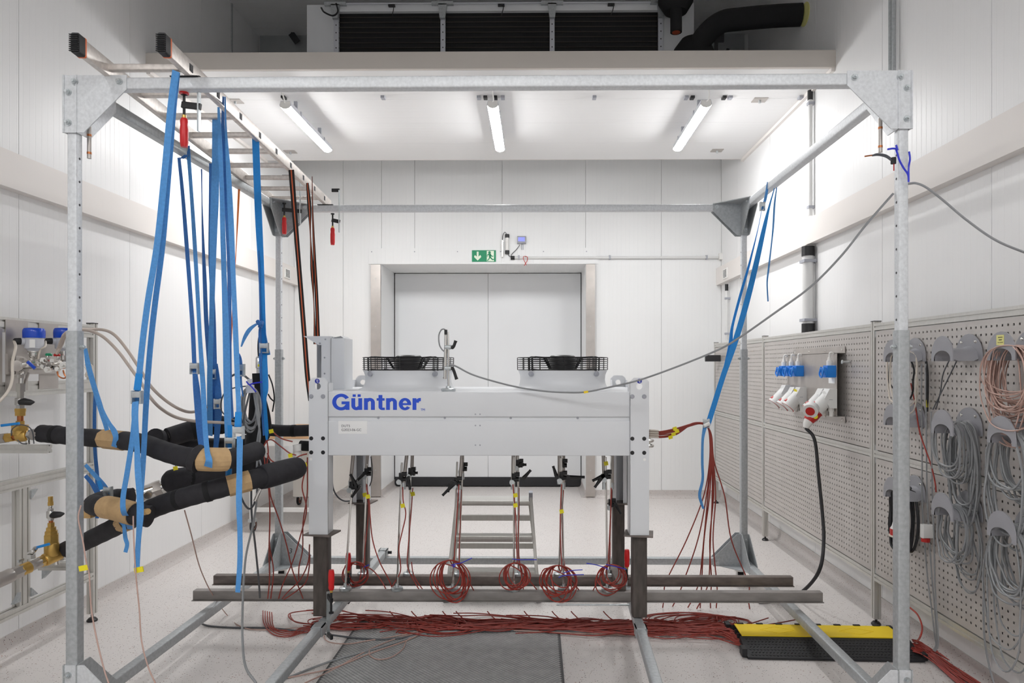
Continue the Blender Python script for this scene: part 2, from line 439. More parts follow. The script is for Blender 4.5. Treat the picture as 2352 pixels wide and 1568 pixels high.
# small brackets and clips on the lowered ceiling
for i, (px, py, lb) in enumerate(((1745, 229, 'small steel fixing plate on the lowered ceiling near its front edge'), (1647, 345, 'small steel fixing plate at the rear of the lowered ceiling beside the wall'), (540, 232, 'small steel fixing plate on the lowered ceiling behind the ladder'), (667, 348, 'small steel fixing plate at the rear of the lowered ceiling over the ladder end'))):
    p = PZ(px, py, SLABZ)
    t = thing('fixing_plate', lb, 'bracket', p, 'fixing plates on the lowered ceiling')
    MB().box(p.x - .06, p.y - .05, SLABZ - .006, p.x + .06, p.y + .05, SLABZ).build('plate', 'stainless', t)
    MB().cyl(p, p - V((0, 0, .03)), .012, 8).build('eye', 'zinc', t)
for i, (px, c) in enumerate(((652, 'k'), (880, 'g'), (1100, 'g'), (1115, 'k'), (1138, 'k'), (1155, 'g'), (1365, 'g'), (1576, 'g'), (1590, 'k'), (1663, 'k'), (1677, 'g'), (1838, 'g'))):
    p = PZ(px, 222, SLABZ)
    MB().box(p.x - .016, p.y - .03, SLABZ - .02, p.x + .016, p.y + .03, SLABZ, .003).build('cable_clip', 'black_plastic' if c == 'k' else 'clip_grey', None)
    tag(COL.objects[-1], ('small black' if c == 'k' else 'small grey') + ' cable clip on the lowered ceiling, ' + ('first second third fourth fifth sixth seventh eighth ninth tenth eleventh last'.split()[i]) + ' of the row counted from the ladder', 'clip', 'cable clips on the lowered ceiling')

# ================================================================== COOLER LOFT ABOVE THE DECK
cx0, cx1, cy, cz0, cz1 = W(705, 100, 6.3).x, W(1592, 100, 6.3).x, 6.28, SLABT, 4.985
cu = thing('air_cooler', 'large ceiling air cooler with black finned coil bays above the lowered ceiling', 'air cooler', ((cx0 + cx1) / 2, cy, cz0))
b0, b1 = W(778, 100, 6.3).x, W(1512, 100, 6.3).x
MB().box(cx0, cy, cz0, b0 - .012, cy + .9, cz1, .003).build('side_panel', 'unit_white', cu)
MB().box(b1, cy, cz0, cx1, cy + .9, cz1, .003).build('side_panel', 'unit_white', cu)
MB().box(b0 - .012, cy + .75, cz0, b1, cy + .9, cz1).build('back_panel', 'unit_white', cu)
MB().box(b0 - .012, cy - .02, cz1 - .075, b1, cy + .75, cz1, .003).build('top_rail', 'unit_white', cu)
MB().cyl((b0, cy - .035, cz1 - .012), (b1, cy - .035, cz1 - .012), .008, 8).build('top_pipe', 'housing_grey', cu)
for x0p, x1p in ((778, 1013), (1023, 1263), (1273, 1512)):
    xa, xb = W(x0p, 90, 6.3).x, W(x1p, 90, 6.3).x
    f = MB().box(xa, cy + .02, cz0, xb, cy + .7, cz1 - .075).build('finned_coil', 'coil_fins', cu)
    for k in range(20):
        z = cz0 + .03 + k * .047
        if z < cz1 - .09: MB().cyl((xa, cy + .012, z), (xb, cy + .012, z), .0042, 6).build('coil_tube', 'coil_pipe', f)
for px in (773, 1018, 1268, 1516):
    x = W(px, 90, 6.3).x
    p_ = MB().box(x - .022, cy - .012, cz0, x + .022, cy + .03, cz1 - .05, .002).build('bay_post', 'housing_grey', cu)
    for k in range(7): MB().cyl((x, cy - .014, cz0 + .42 + k * .07), (x, cy - .011, cz0 + .42 + k * .07), .006, 8).build('hole', 'ink', p_)
    MB().prism([(x - .04, cy - .05, cz1 - .02), (x + .04, cy - .05, cz1 - .02), (x + .025, cy - .05, cz1 - .15), (x - .025, cy - .05, cz1 - .15)], (0, .03, 0)).box(x - .1, cy - .05, cz1 - .03, x + .1, cy - .02, cz1).build('hanger_bracket', 'galvanised_old', cu)
for px in (902, 1152, 1402):
    x = W(px, 30, 6.3).x
    MB().tube(spl([(x, cy - .03, cz1 - .03), (x + .02, cy - .05, cz1 - .06), (x, cy - .02, cz1 - .12)], 6), .004, 6).box(x - .03, cy - .05, cz1 - .04, x + .03, cy - .02, cz1 - .025).build('sensor_lead', 'black_plastic', cu)
MB().tube(spl([W(738, 18, 6.2), W(745, 28, 6.15), W(765, 36, 6.1), W(776, 26, 6.15), W(772, 8, 6.2)], 8), .008, 6).build('hose', 'black_plastic', cu)
# insulated suction line to the wall, its lower vessel and upper header
t = thing('insulated_duct', 'thick black insulated pipe bending from the cooler to the wall', 'pipe', W(1610, 130, 6.05))
MB().tube(spl([W(1592, 150, 6.15), W(1600, 120, 6.1), W(1618, 84, 6.08), W(1655, 52, 6.06), W(1700, 44, 6.05), W(1780, 37, 6.0), W(1840, 34, 5.97)], 10), [.095] * 60 + [.095], 18).build('pipe', 'foam_dark', t)
p = PX(1850, 33, RX)
MB().cyl(p - V((.008, 0, 0)), p - V((.001, 0, 0)), .097, 18).build('wall_foam', 'note_yellow', t)
MB().lathe(W(1592, 150, 6.2), (0, 0, 1), [(.001, -.05), (.2, -.05), (.21, .05), (.17, .15), (.11, .23), (.001, .25)], 20).build('vessel', 'foam_dark', t)
t = thing('insulated_header', 'black insulated pipe header with an open stub beside the coil bays', 'pipe', W(1553, 40, 6.1))
MB().lathe(W(1552, -20, 6.1), (0, 0, 1), [(.001, -.2), (.1, -.19), (.155, -.1), (.16, .05), (.12, .2), (.001, .25)], 20).build('body', 'foam_dark', t)
q = W(1553, 60, 6.05)
MB().tube([q + V((0, 0, .15)), q - V((0, 0, .055))], .052, 14).build('stub', 'foam_dark', t)
MB().cyl(q - V((0, .0, .05)), q - V((0, .0, .058)), .036, 14).build('stub_core', 'terracotta', t)
# stainless plates on the partition behind the cooler
def loft_plate(name, px0, px1, pyt0, pyt1, lb):
    a, b, c_, d_ = PY(px0, pyt0, 7.47), PY(px1, pyt1, 7.47), PY(px1, 140, 7.47), PY(px0, 140, 7.47)
    c_.z = d_.z = SLABT
    o = MB().prism([a, b, c_, d_], (0, .012, 0)).build(name, 'steel_grey', None); return tag(o, lb, 'panel')
loft_plate('steel_sheet', 597, 712, 73, 82, 'grey stainless steel panel with sloped top at the ladder side of the loft')
loft_plate('steel_sheet', 1600, 1710, 82, 71, 'grey stainless steel panel behind the insulated pipe in the loft')
p = PY(676, 87, 7.4)
MB().obox(p, (.035, 0, -.05), (.028, 0, .02), (0, .004, 0)).cyl(p + V((-.03, 0, .05)), p + V((-.03, 0, .16)), .007, 8).build('hanging_bracket', 'ink', None); tag(COL.objects[-1], 'small dark bracket hanging before the steel loft panel', 'bracket')
m = MB()
for px, y0, y1, wd in ((1645, 72, 150, .035), (1672, 112, 150, .03)):
    a, b = PY(px, y0, 6.9), PY(px - (6 if px > 1660 else 0), y1, 6.9); m.bar(a, b, wd, wd * .5, up=(0, 1, 0))
a = PY(1645, 84, 6.88); m.box(a.x - .08, a.y, a.z - .05, a.x + .08, a.y + .02, a.z + .05)
m.box(a.x - .06, a.y - .04, SLABT, a.x + .06, a.y + .06, SLABT + .01).bar((a.x, a.y, SLABT), (a.x, a.y, a.z), .035, .02, up=(0, 1, 0)); m.build('duct_support', 'ink', None); tag(COL.objects[-1], 'dark steel duct support standing behind the insulated pipe', 'bracket')
a = PY(1742, 0, 7.4); MB().cyl((a.x, a.y, SLABT), (a.x, a.y, CEIL), .02, 10).build('drop_rod', 'galvanised_old', None); tag(COL.objects[-1], 'thin vertical steel rod in the loft corner beyond the insulated pipe', 'rod')
a = PX(531, 60, LX); struct(MB().box(LX, a.y - .01, SLABT, LX + .012, a.y + .01, CEIL).build('trim_8', 'galvanised_old'))

# ================================================================== THINGS ON THE BACK WALL
t = thing('exit_sign', 'green and white emergency exit sign with arrow and running figure above the door', 'sign', PY(1111, 601, BY - .014))
p0, p1 = PY(1084, 601, BY - .014), PY(1139, 574.5, BY - .014)
yb = BY - .014
MB().box(p0.x, yb - .004, p0.z, p1.x, yb, p1.z).build('plate', 'sign_green', t)
Wd, Hh = p1.x - p0.x, p1.z - p0.z
def sq(u, v): return V((p0.x + u * Wd, yb - .0045, p0.z + v * Hh))
def poly(name, uv, mat, dy=0): MB().prism([sq(u, v) + V((0, dy, 0)) for u, v in uv], (0, -.001, 0)).build(name, mat, t, smooth=False)
poly('doorway', [(.62, .04), (.92, .04), (.92, .94), (.62, .94)], 'sign_cream')
poly('arrow', [(.2, .88), (.28, .88), (.28, .45), (.355, .58), (.385, .46), (.385, .4), (.24, .1), (.095, .4), (.095, .46), (.125, .58), (.2, .45)], 'sign_cream')
MB().cyl(sq(.735, .8) + V((0, -.001, 0)), sq(.735, .8) + V((0, -.002, 0)), .017, 12).build('runner_head', 'sign_green', t)
for uv in ([(.7, .7), (.79, .7), (.80, .42), (.73, .36), (.7, .5)], [(.74, .42), (.79, .4), (.88, .22), (.98, .3), (.98, .22), (.86, .12), (.76, .3)], [(.73, .42), (.77, .38), (.72, .2), (.66, .06), (.62, .1), (.69, .24)], [(.7, .7), (.72, .6), (.655, .56), (.655, .42), (.63, .42), (.63, .6)], [(.77, .7), (.79, .62), (.85, .5), (.9, .52), (.9, .45), (.83, .42), (.76, .58)]):
    poly('runner_limb', uv, 'sign_green', -.001)
# room sensor with display
t = thing('room_sensor', 'small grey wall sensor with a lit blue display above the cable conduit', 'sensor', PY(1198, 565, BY - .002))
p = PY(1198, 552, BY)
MB().box(p.x - .055, BY - .04, p.z - .045, p.x + .055, BY, p.z + .05, .02).build('case', 'clip_grey', t)
MB().box(p.x - .04, BY - .043, p.z - .018, p.x + .04, BY - .04, p.z + .032).build('display', 'screen', t)
for k in (.0, .02): MB().cyl((p.x + k, BY - .02, p.z - .045), (p.x + k, BY - .02, p.z - .12), .004, 6).build('probe', 'clip_grey', t)
MB().tube(spl([PY(1194, 562, BY - .02), PY(1186, 573, BY - .02), PY(1176, 583, BY - .02), PY(1173, 590, BY - .02)], 8), .004, 6).build('lead', 'dark_cable', t)
t = thing('air_probe', 'thin metal air probe with a curved lead clipped beside the exit sign', 'sensor', PY(1154, 590, BY - .02))
MB().tube([PY(1154, 590, BY - .03), PY(1154, 552, BY - .03)], .013, 8).build('probe_rod', 'chrome', t)
MB().tube(spl([PY(1154, 552, BY - .03), PY(1155, 540, BY - .03), PY(1160, 533, BY - .03), PY(1165, 540, BY - .03)], 8), .004, 6).build('lead', 'dark_cable', t)
t = thing('conduit_stub', 'short vertical white conduit with black end caps beside the room sensor', 'conduit', PY(1165, 582, BY - .025))
MB().tube([PY(1165, 577, BY - .025), PY(1165, 545, BY - .025)], .022, 10).build('tube', 'white_plastic', t)
for a, b in ((538, 546), (575, 583)): MB().cyl(PY(1165, a, BY - .025), PY(1165, b, BY - .025), .027, 10).build('end_cap', 'black_plastic', t)
MB().tube(spl([PY(1166, 582, BY - .02), PY(1170, 588, BY - .02), PY(1176, 592, BY - .02)], 6), .004, 6).build('lead', 'dark_cable', t)
t = thing('cable_conduit', 'long horizontal white conduit on the back wall running to the corner box', 'conduit', PY(1400, 595, BY - .02))
MB().tube([PY(1180, 592, BY - .02), PY(1650, 591, BY - .02)], .017, 10).build('tube', 'pipe_white', t)
MB().cyl(PY(1173, 592, BY - .02), PY(1182, 592, BY - .02), .025, 10).build('end_cap', 'black_plastic', t)
for px in (1192, 1400, 1622): MB().box(PY(px, 592, BY).x - .01, BY - .04, PY(px, 596, BY).z, PY(px, 592, BY).x + .01, BY, PY(px, 587, BY).z).build('clip', 'clip_grey', t)
p = PY(1659, 591, BY - .02)
MB().box(p.x - .045, BY - .06, p.z - .03, p.x + .045, BY, p.z + .05, .006).build('junction_box', 'white_plastic', t)
cable('cable_tie', [PY(1205, 588, BY - .04), PY(1211, 590, BY - .05), PY(1211, 598, BY - .05), PY(1204, 610, BY - .05)], .004, 'plug_red', 'red cable tie looped around the back wall conduit', 'cable tie')
cable('cable_tie', [PY(1203, 588, BY - .04), PY(1202, 594, BY - .05), PY(1206, 602, BY - .05), PY(1209, 609, BY - .05)], .004, 'plug_red', 'second red cable tie end hanging from the back wall conduit', 'cable tie')
for px, lb, X in ((659, 'small white louvred wall vent on the rail near the ladder end', LX + .066), (1667, 'small white louvred wall vent on the rail near the back corner', RX - .066)):
    p = PX(px, 628, X); sgn = 1 if X < 0 else -1
    t = thing('wall_vent', lb, 'vent', p)
    MB().box(X, p.y - .09, p.z - .06, X + sgn * .012, p.y + .09, p.z + .06, .003).build('frame', 'white_plastic', t)
    MB().box(X + sgn * .012, p.y - .06, p.z - .045, X + sgn * .014, p.y + .06, p.z + .045).build('louvre_core', 'dark_cable', t)
    for k in range(6): MB().box(X + sgn * .013, p.y - .06, p.z - .04 + k * .016, X + sgn * .018, p.y + .06, p.z - .034 + k * .016).build('slat', 'white_plastic', t)

# ================================================================== CONDUITS ON THE RIGHT WALL
def wconduit(px, y0, y1, r, lb, caps, clips, off=.05):
    a, b = PX(px, y0, RX - off), PX(px, y1, RX - off); b.y = a.y; b.x = a.x
    t = thing('wall_conduit', lb, 'conduit', b)
    MB().tube([a, b], r, 14).build('tube', 'pipe_white', t)
    for c in caps:
        z = PX(px, c, RX - off).z; MB().cyl((a.x, a.y, z - .04), (a.x, a.y, z + .04), r * 1.15, 14).build('end_cap', 'black_plastic', t)
    for c in clips:
        z = PX(px, c, RX - off).z; MB().box(a.x - r * 1.15, a.y - r * 1.2, z - .012, RX, a.y + r * 1.2, z + .012, .003).build('clip', 'clip_grey', t)
    return t
wconduit(1856, 575, 760, .045, 'thick white vertical wall conduit with black caps above the socket plate', (577, 754), (600, 735), .055)
wconduit(1861, 214, 496, .019, 'thin white vertical wall conduit above the rail', (219,), (238, 476), .03)
wconduit(1669, 655, 780, .018, 'slim white vertical wall conduit near the back corner', (660,), (685, 766), .04)
a, b = PX(2053, 0, RX - .03), PX(2053, 168, RX - .03); b.y = a.y; a.z = CEIL
o = MB().tube([a, b], .012, 8).tube([a + V((0, .045, 0)), b + V((0, .045, 0))], .012, 8).build('wall_conduit', 'galvanised_old', None); tag(o, 'thin grey twin conduit on the wall above the corner gusset', 'conduit')
p = PX(1645, 822, 2.1); o = MB().box(p.x - .12, p.y, p.z - .04, p.x + .05, p.y + .05, p.z + .035, .004).build('bumper_block', 'rubber', None); tag(o, 'black rubber block on the far end of the perforated panel wall', 'bumper')
# ================================================================== PERFORATED PANEL WALL (right)
PGX = 2.15
def peg(parent, y0, y1, z0, z1, X=PGX, pitch=.038, hole=.0106):
    """square-holed steel sheet with folded edges, holes cut through"""
    vs, fs = [], []
    ny, nz = int((y1 - y0 - .012) / pitch), int((z1 - z0 - .012) / pitch)
    ya, za = y0 + (y1 - y0 - ny * pitch) / 2, z0 + (z1 - z0 - nz * pitch) / 2
    h = hole / 2
    for i in range(ny):
        for j in range(nz):
            a, b = ya + i * pitch, za + j * pitch; c, d = a + pitch, b + pitch; cy_, cz_ = (a + c) / 2, (b + d) / 2
            o = len(vs)
            vs += [(X, a, b), (X, c, b), (X, c, d), (X, a, d), (X, cy_ - h, cz_ - h), (X, cy_ + h, cz_ - h), (X, cy_ + h, cz_ + h), (X, cy_ - h, cz_ + h)]
            vs += [(X + .0018, p[1], p[2]) for p in vs[o + 4:o + 8]]
            for k in range(4):
                k2 = (k + 1) % 4
                fs.append([o + k, o + k2, o + 4 + k2, o + 4 + k]); fs.append([o + 4 + k, o + 4 + k2, o + 8 + k2, o + 8 + k])
    o = len(vs); yb, zb = ya + ny * pitch, za + nz * pitch
    vs += [(X, y0, z0), (X, y1, z0), (X, y1, z1), (X, y0, z1), (X, ya, za), (X, yb, za), (X, yb, zb), (X, ya, zb)]
    vs += [(X + .03, p[1], p[2]) for p in vs[o:o + 4]]
    for k in range(4):
        k2 = (k + 1) % 4; fs.append([o + k, o + k2, o + 4 + k2, o + 4 + k]); fs.append([o + k, o + k2, o + 8 + k2, o + 8 + k])
    m = MB(); m.add(vs, fs); m.box(X + .0275, y0 + .001, z0 + .001, X + .03, y1 - .001, z1 - .001); return m.build('perforated_panel', 'perforated_steel', parent, smooth=False)  # box is an added back sheet that blocks light so the holes look dark
pf = thing('panel_wall', 'aluminium framed wall of perforated steel panels standing along the side wall', 'panel wall', (PGX + .03, 5.2, 0))
posts = [8.26, 6.50, 4.385, 2.27, .6]
for y in posts:
    MB().slotbar((PGX + .022, y, .04 if y > 1 else .04), (PGX + .022, y, 1.935), .044, up=(0, 1, 0)).build('post', 'aluminium', pf)
    MB().box(PGX - .002, y - .022, 1.935, PGX + .046, y + .022, 1.94).build('post_cap', 'black_plastic', pf)
    MB().cyl((PGX + .022, y, .015), (PGX + .022, y, .05), .008, 8).lathe((PGX + .022, y, 0), (0, 0, 1), [(.001, .022), (.02, .02), (.03, .008), (.03, 0), (.001, 0)], 14).build('levelling_foot', 'black_plastic', pf)
for i in range(len(posts) - 1):
    y1, y0 = posts[i] - .022, posts[i + 1] + .022
    for z, h in ((1.9, .044), (1.095, .044), (.31, .044)):
        MB().slotbar((PGX + .022, y0, z), (PGX + .022, y1, z), .044, .044).build('rail', 'aluminium', pf)
    for z0, z1 in ((1.122, 1.873), (.337, 1.068)):
        peg(pf, y0 + .012, y1 - .012, z0, z1, PGX - .006 + .01)
    for z in (1.85, 1.14, 1.05, .36):
        s = 1 if z in (1.85, 1.05) else -1
        for yy, q in ((y0, 1), (y1, -1)):
            MB().prism([(PGX + .005, yy, z + s * .024), (PGX + .005, yy + q * .035, z + s * .024), (PGX + .005, yy, z - s * .02)], (.03, 0, 0)).build('corner_bracket', 'galvanised_old', pf)
for y in posts[:3]: MB().box(PGX + .04, y - .015, .33, RX, y + .015, .36).build('wall_tie', 'aluminium', pf)

# socket plate with its outlets
t = thing('socket_plate', 'stainless steel outlet plate standing proud of the perforated panels', 'outlet plate', PX(1866, 940, PGX - .05))
SX = PGX - .055
a, b = PX(1922, 812, SX), PX(1809, 812, SX)
ya, yb = a.y, b.y; zt, zb = PX(1922, 810, SX).z, PX(1922, 957, SX).z
MB().box(SX, ya, zb, SX + .003, yb, zt).build('face', 'stainless', t)
MB().box(SX, yb - .003, zb, PGX, yb, zt).box(SX, ya, zt - .003, PGX, yb, zt).box(SX, ya, zb, PGX, yb, zb + .003).build('folded_edge', 'stainless', t)
for z0 in (zt, zb - .045): MB().box(PGX - .004, ya - .01, z0, PGX, yb + .01, z0 + .045).build('fixing_strip', 'stainless', t)
for k in range(4):
    for z0 in (zt + .022, zb - .022):
        y = ya + .03 + (yb - ya - .06) * k / 3; MB().lathe((PGX - .004, y, z0), (-1, 0, 0), [(.009, 0), (.007, .005), (.001, .007)], 10).build('screw', 'chrome', t)
def blue_socket(px, py, lb):
    p = PX(px, py, SX)
    t = thing('blue_socket', lb, 'power socket', p + V((0, 0, -.06)), 'blue sockets on the outlet plate')
    def at(x, y, z): return p + V((x, y, z))
    MB().box(p.x - .06, p.y - .038, p.z - .045, p.x, p.y + .038, p.z + .04, .008).build('housing', 'socket_blue', t)
    m = MB(); m.bar(at(-.058, 0, -.005), at(-.078, 0, -.012), .07, .066, r=.012); m.build('lid', 'socket_blue', t)
    MB().tube(spl([at(-.078, -.026, .03), at(-.09, -.026, -.02), at(-.086, 0, -.045), at(-.09, .026, -.02), at(-.078, .026, .03)], 6), .006, 6).build('lid_spring', 'socket_blue', t)
    MB().cyl(at(-.03, 0, .04), at(-.03, 0, .075), .02, 12).cyl(at(-.03, 0, .075), at(-.03, 0, .1), .014, 12, .01).build('cable_gland', 'white_plastic', t)
    MB().tube(spl([at(-.03, 0, .1), at(-.028, 0, .125), at(-.015, 0, .13), at(0, 0, .12)], 6), .007, 8).build('lead', 'white_plastic', t)
    return t
for px, py, lb in ((1809, 851, 'blue hinged power socket furthest along the outlet plate, first of three'), (1826, 851, 'blue hinged power socket in the middle of the three on the outlet plate'), (1842, 851, 'blue hinged power socket, last of the three set close together'), (1915, 852, 'single blue hinged power socket alone at the outlet plate edge')):
    blue_socket(px, py, lb)
def white_socket(px, py, lb, sticker=None):
    p = PX(px, py, SX)
    t = thing('power_socket', lb, 'power socket', p + V((0, 0, -.08)), 'white industrial sockets on the outlet plate')
    def at(x, y, z): return p + V((x, y, z))
    MB().prism([at(0, -.045, .075), at(-.05, -.045, .075), at(-.085, -.045, .01), at(-.05, -.045, -.06), at(0, -.045, -.06)], (0, .09, 0)).build('housing', 'socket_white', t)
    MB().tube([at(-.05, 0, .01), at(-.125, 0, -.075)], [.046, .05], 18).build('barrel', 'socket_white', t)
    MB().tube([at(-.118, 0, -.067), at(-.13, 0, -.081)], [.056, .056], 18).build('lid', 'socket_white', t)
    MB().tube([at(-.129, 0, -.080), at(-.1315, 0, -.0828)], [.054, .054], 18).build('lid_ring', 'plug_red', t)
    MB().tube([at(-.1312, 0, -.0825), at(-.1335, 0, -.085)], [.05, .05], 18).build('lid_face', 'socket_white', t)
    MB().cyl(at(-.15, .0, -.04), at(-.128, .0, -.028), .018, 10).build('latch', 'plug_red', t)
    MB().cyl(at(-.02, 0, -.06), at(-.02, 0, -.085), .02, 12).cyl(at(-.02, 0, -.085), at(-.02, 0, -.12), .015, 12).build('cable_gland', 'white_plastic', t)
    MB().box(p.x - .054, p.y - .03, p.z - .002, p.x - .03, p.y - .046, p.z + .002).build('slot_mark', 'clip_grey', t)
    if sticker: MB().obox(at(-.0685, 0, .043), (.0004, 0, .0002), (0, .03, 0), (-.009, 0, -.017)).build('sticker', sticker, t)
    return t
white_socket(1814, 905, 'white industrial socket with red latch, first of three along the plate')
white_socket(1834, 910, 'white industrial socket with red latch, middle of the three')
white_socket(1848, 911, 'white industrial socket bearing a yellow sticker on its top', 'tag_yellow')
white_socket(1900, 916, 'white industrial socket partly hidden behind the plugged one')
white_socket(1916, 917, 'white industrial socket with a red plug and black cable in it', 'paper_white')
p = PX(1916, 917, SX)
t = thing('power_plug', 'red and white industrial plug with a yellow dot fitted under the end socket', 'plug', p + V((-.17, 0, -.2)))
def at(x, y, z): return p + V((x, y, z))
MB().tube([at(-.125, 0, -.078), at(-.155, 0, -.115), at(-.18, 0, -.15)], [.05, .048, .036], 18).build('body', 'plug_red', t)
MB().tube([at(-.175, 0, -.145), at(-.19, 0, -.175), at(-.2, 0, -.2)], [.034, .028, .018], 14).build('cable_nut', 'white_plastic', t)
MB().tube([at(-.165, -.02, -.06), at(-.19, -.055, -.08)], [.052, .052], 20).build('cap', 'socket_white', t)
MB().tube([at(-.19, -.055, -.08), at(-.192, -.058, -.0815)], [.031, .031], 20).build('cap_disc', 'plug_red', t)
MB().tube([at(-.15, -.047, -.115), at(-.154, -.053, -.117)], [.017, .017], 12).build('sticker', 'tag_yellow', t)
pend = at(-.2, 0, -.2)
cable('power_cable', [pend, PX(1871, 1010, 1.94), PX(1880, 1090, 1.95), PX(1889, 1180, 1.95), PX(1892, 1240, 1.93), PX(1885, 1300, 1.86), W(1862, 1340, 4.6), PZ(1825, 1370, .016), PZ(1790, 1376, .014), PZ(1742, 1381, .014)], .012, 'rubber', 'thick black power cable hanging from the red plug down to the floor', 'cable', n=8)
MB().box(SX - .003, PX(1918, 868, SX).y, PX(1911, 880, SX).z, SX - .0005, PX(1904, 868, SX).y, PX(1911, 868, SX).z).build('label_tag', 'paper_white', None); tag(COL.objects[-1], 'small white label hanging below the single blue socket', 'label')
p = PX(1952, 831, PGX); o = MB().cyl(p, p - V((.05, 0, 0)), .008, 8).cyl(p - V((.05, 0, 0)), p - V((.055, 0, 0)), .014, 8).build('peg', 'zinc', None); tag(o, 'small steel peg sticking out beside the outlet plate', 'hook')

# cable saddles
HY = [3.89, 3.41, 2.98, 2.55]; HZ = [1.80, 1.435, 1.022]
def saddle(y, z, lb):
    t = thing('cable_saddle', lb, 'cable hook', (PGX - .07, y, z - .125), 'grey cable saddles on the perforated panels')
    def arch(r, h, n=12, drop=0.0, y0=y, z0=z): return [(y0 - r * math.cos(math.pi * k / n), z0 + h * math.sin(math.pi * k / n)) for k in range(n + 1)]
    zb_ = z - .124
    inner, outer = arch(.068, .04, z0=zb_ + .012), arch(.074, .052, z0=zb_ + .012)
    inner = [(y - .068, zb_)] + inner + [(y + .068, zb_)]; outer = [(y - .078, zb_)] + outer + [(y + .078, zb_)]
    xs = [PGX - .002, PGX - .03, PGX - .1, PGX - .135]; lift = [.012, 0, 0, .012]
    m = MB(); n = len(inner); vs = []; fs = []
    for x, l in zip(xs, lift): vs += [(x, a, b) for a, b in inner] + [(x, a, b + l) for a, b in outer]
    for i in range(len(xs) - 1):
        for k in range(n - 1):
            b0, b1 = i * 2 * n, (i + 1) * 2 * n
            fs += [[b0 + k, b0 + k + 1, b1 + k + 1, b1 + k], [b0 + n + k, b0 + n + k + 1, b1 + n + k + 1, b1 + n + k]]
        for e in (0, n - 1): fs.append([i * 2 * n + e, i * 2 * n + n + e, (i + 1) * 2 * n + n + e, (i + 1) * 2 * n + e])
    m.add(vs, fs); m.build('saddle', 'hook_grey', t, angle=50)
    def flange(name, x, w_, top, th):
        big = [(y - w_, zb_)] + arch(w_, top - .03, z0=zb_ + .03) + [(y + w_, zb_)]
        m = MB(); n = len(inner); m.add([(x, a, b) for a, b in inner] + [(x, a, b) for a, b in big] + [(x - th, a, b) for a, b in inner] + [(x - th, a, b) for a, b in big],
            [[k, k + 1, n + k + 1, n + k] for k in range(n - 1)] + [[2 * n + k, 2 * n + k + 1, 3 * n + k + 1, 3 * n + k] for k in range(n - 1)] + [[n + k, n + k + 1, 3 * n + k + 1, 3 * n + k] for k in range(n - 1)] + [[k, k + 1, 2 * n + k + 1, 2 * n + k] for k in range(n - 1)])
        m.build(name, 'hook_grey', t, angle=50)
    flange('front_flange', PGX - .13, .09, .125, .006); flange('back_flange', PGX - .001, .105, .135, .004)
    for s in (-1, 1): MB().lathe((PGX - .005, y + s * .055, z - .03), (-1, 0, 0), [(.009, 0), (.007, .004), (.001, .006)], 10).build('screw', 'chrome', t)
    return t
names = {(0, 0): 'grey plastic cable saddle holding black and white cables, top row beside the galvanised post', (0, 1): 'grey plastic cable saddle nearly empty with two dark cables, top row', (0, 2): 'grey plastic cable saddle with a yellow note and pink cables',
         (1, 0): 'grey plastic cable saddle, empty, middle row half hidden by the galvanised post', (1, 1): 'grey plastic cable saddle with a grey coil under the nearly empty one', (1, 2): 'grey plastic cable saddle with a grey coil below the pink cables',
         (2, 0): 'grey plastic cable saddle holding thick black cable in the bottom row', (2, 1): 'grey plastic cable saddle with thin grey coil, bottom row centre', (2, 2): 'grey plastic cable saddle with a large grey coil, bottom row nearest the camera'}
for r in range(3):
    for c in range(3): saddle(HY[c], HZ[r], names[(r, c)])
n_ = thing('sticky_note', 'pale yellow handwritten note stuck on the saddle of pink cables', 'note', (PGX - .1365, HY[2], HZ[0] - .045))
x = PGX - .1372
MB().box(x, HY[2] - .022, HZ[0] - .058, x + .0008, HY[2] + .026, HZ[0] - .014).build('paper', 'note_yellow', n_)
for k, wd in enumerate((.028, .02, .034)): MB().tube(spl([(x - .0006, HY[2] + wd / 2 - wd * q / 8, HZ[0] - .024 - k * .011 + .0022 * (-1) ** q) for q in range(9)], 3), .0007, 4).build('handwriting', 'ink', n_)

def coil(name, y, z, mat, r, turns, ry, rz, lb, seed, x0=PGX - .115, x1=PGX - .03, cat='cable coil', tails=(), jit=.16, n=5, group=None):
    """one cable wound in drooping loops over a saddle whose top is at (y, z)"""
    R = random.Random(seed); pts = []
    for k in range(turns):
        a, b = ry * (1 + R.uniform(-jit, jit)), rz * (1 + R.uniform(-jit, jit * 1.3))
        x = x0 + (x1 - x0) * R.random(); dy = R.uniform(-.03, .03)
        for i in range(14):
            t_ = 2 * math.pi * i / 14
            top = math.cos(t_)
            st = math.sin(t_); yy = y + dy * (1 - top) / 2 + math.copysign(abs(st) ** .75, st) * a
            zz = z - b + b * top
            pts.append((x + R.uniform(-.006, .006), yy, zz))
    pts = [pts[0]] + pts
    if tails: pts = pts + [tuple(q) for q in tails]
    return cable(name, pts, r, mat, lb, cat, group, n=n, smp=3)
G = 'cable coils on the saddles'
SB = -.06   # top of the saddle surface below the flange top
coil('cable_coil', HY[1], HZ[1] + SB, 'grey_cable', .005, 11, .1, .13, 'grey cable coil on the middle row saddle under the nearly empty one', 1, group=G)
coil('cable_coil', HY[1] - .02, HZ[1] + SB, 'grey_cable', .005, 7, .1, .215, 'looser grey cable coil drooping lower behind the middle row coil', 2, x0=PGX - .06, x1=PGX - .02, group=G)
coil('cable_coil', HY[2], HZ[1] + SB, 'grey_cable', .005, 12, .115, .145, 'grey cable coil on the middle row saddle below the pink cables', 3, group=G)
coil('cable_coil', HY[2], HZ[1] + SB, 'grey_cable', .005, 5, .13, .25, 'wide grey cable loops hanging low below the pink cables', 4, group=G, x0=PGX - .125, x1=PGX - .05)
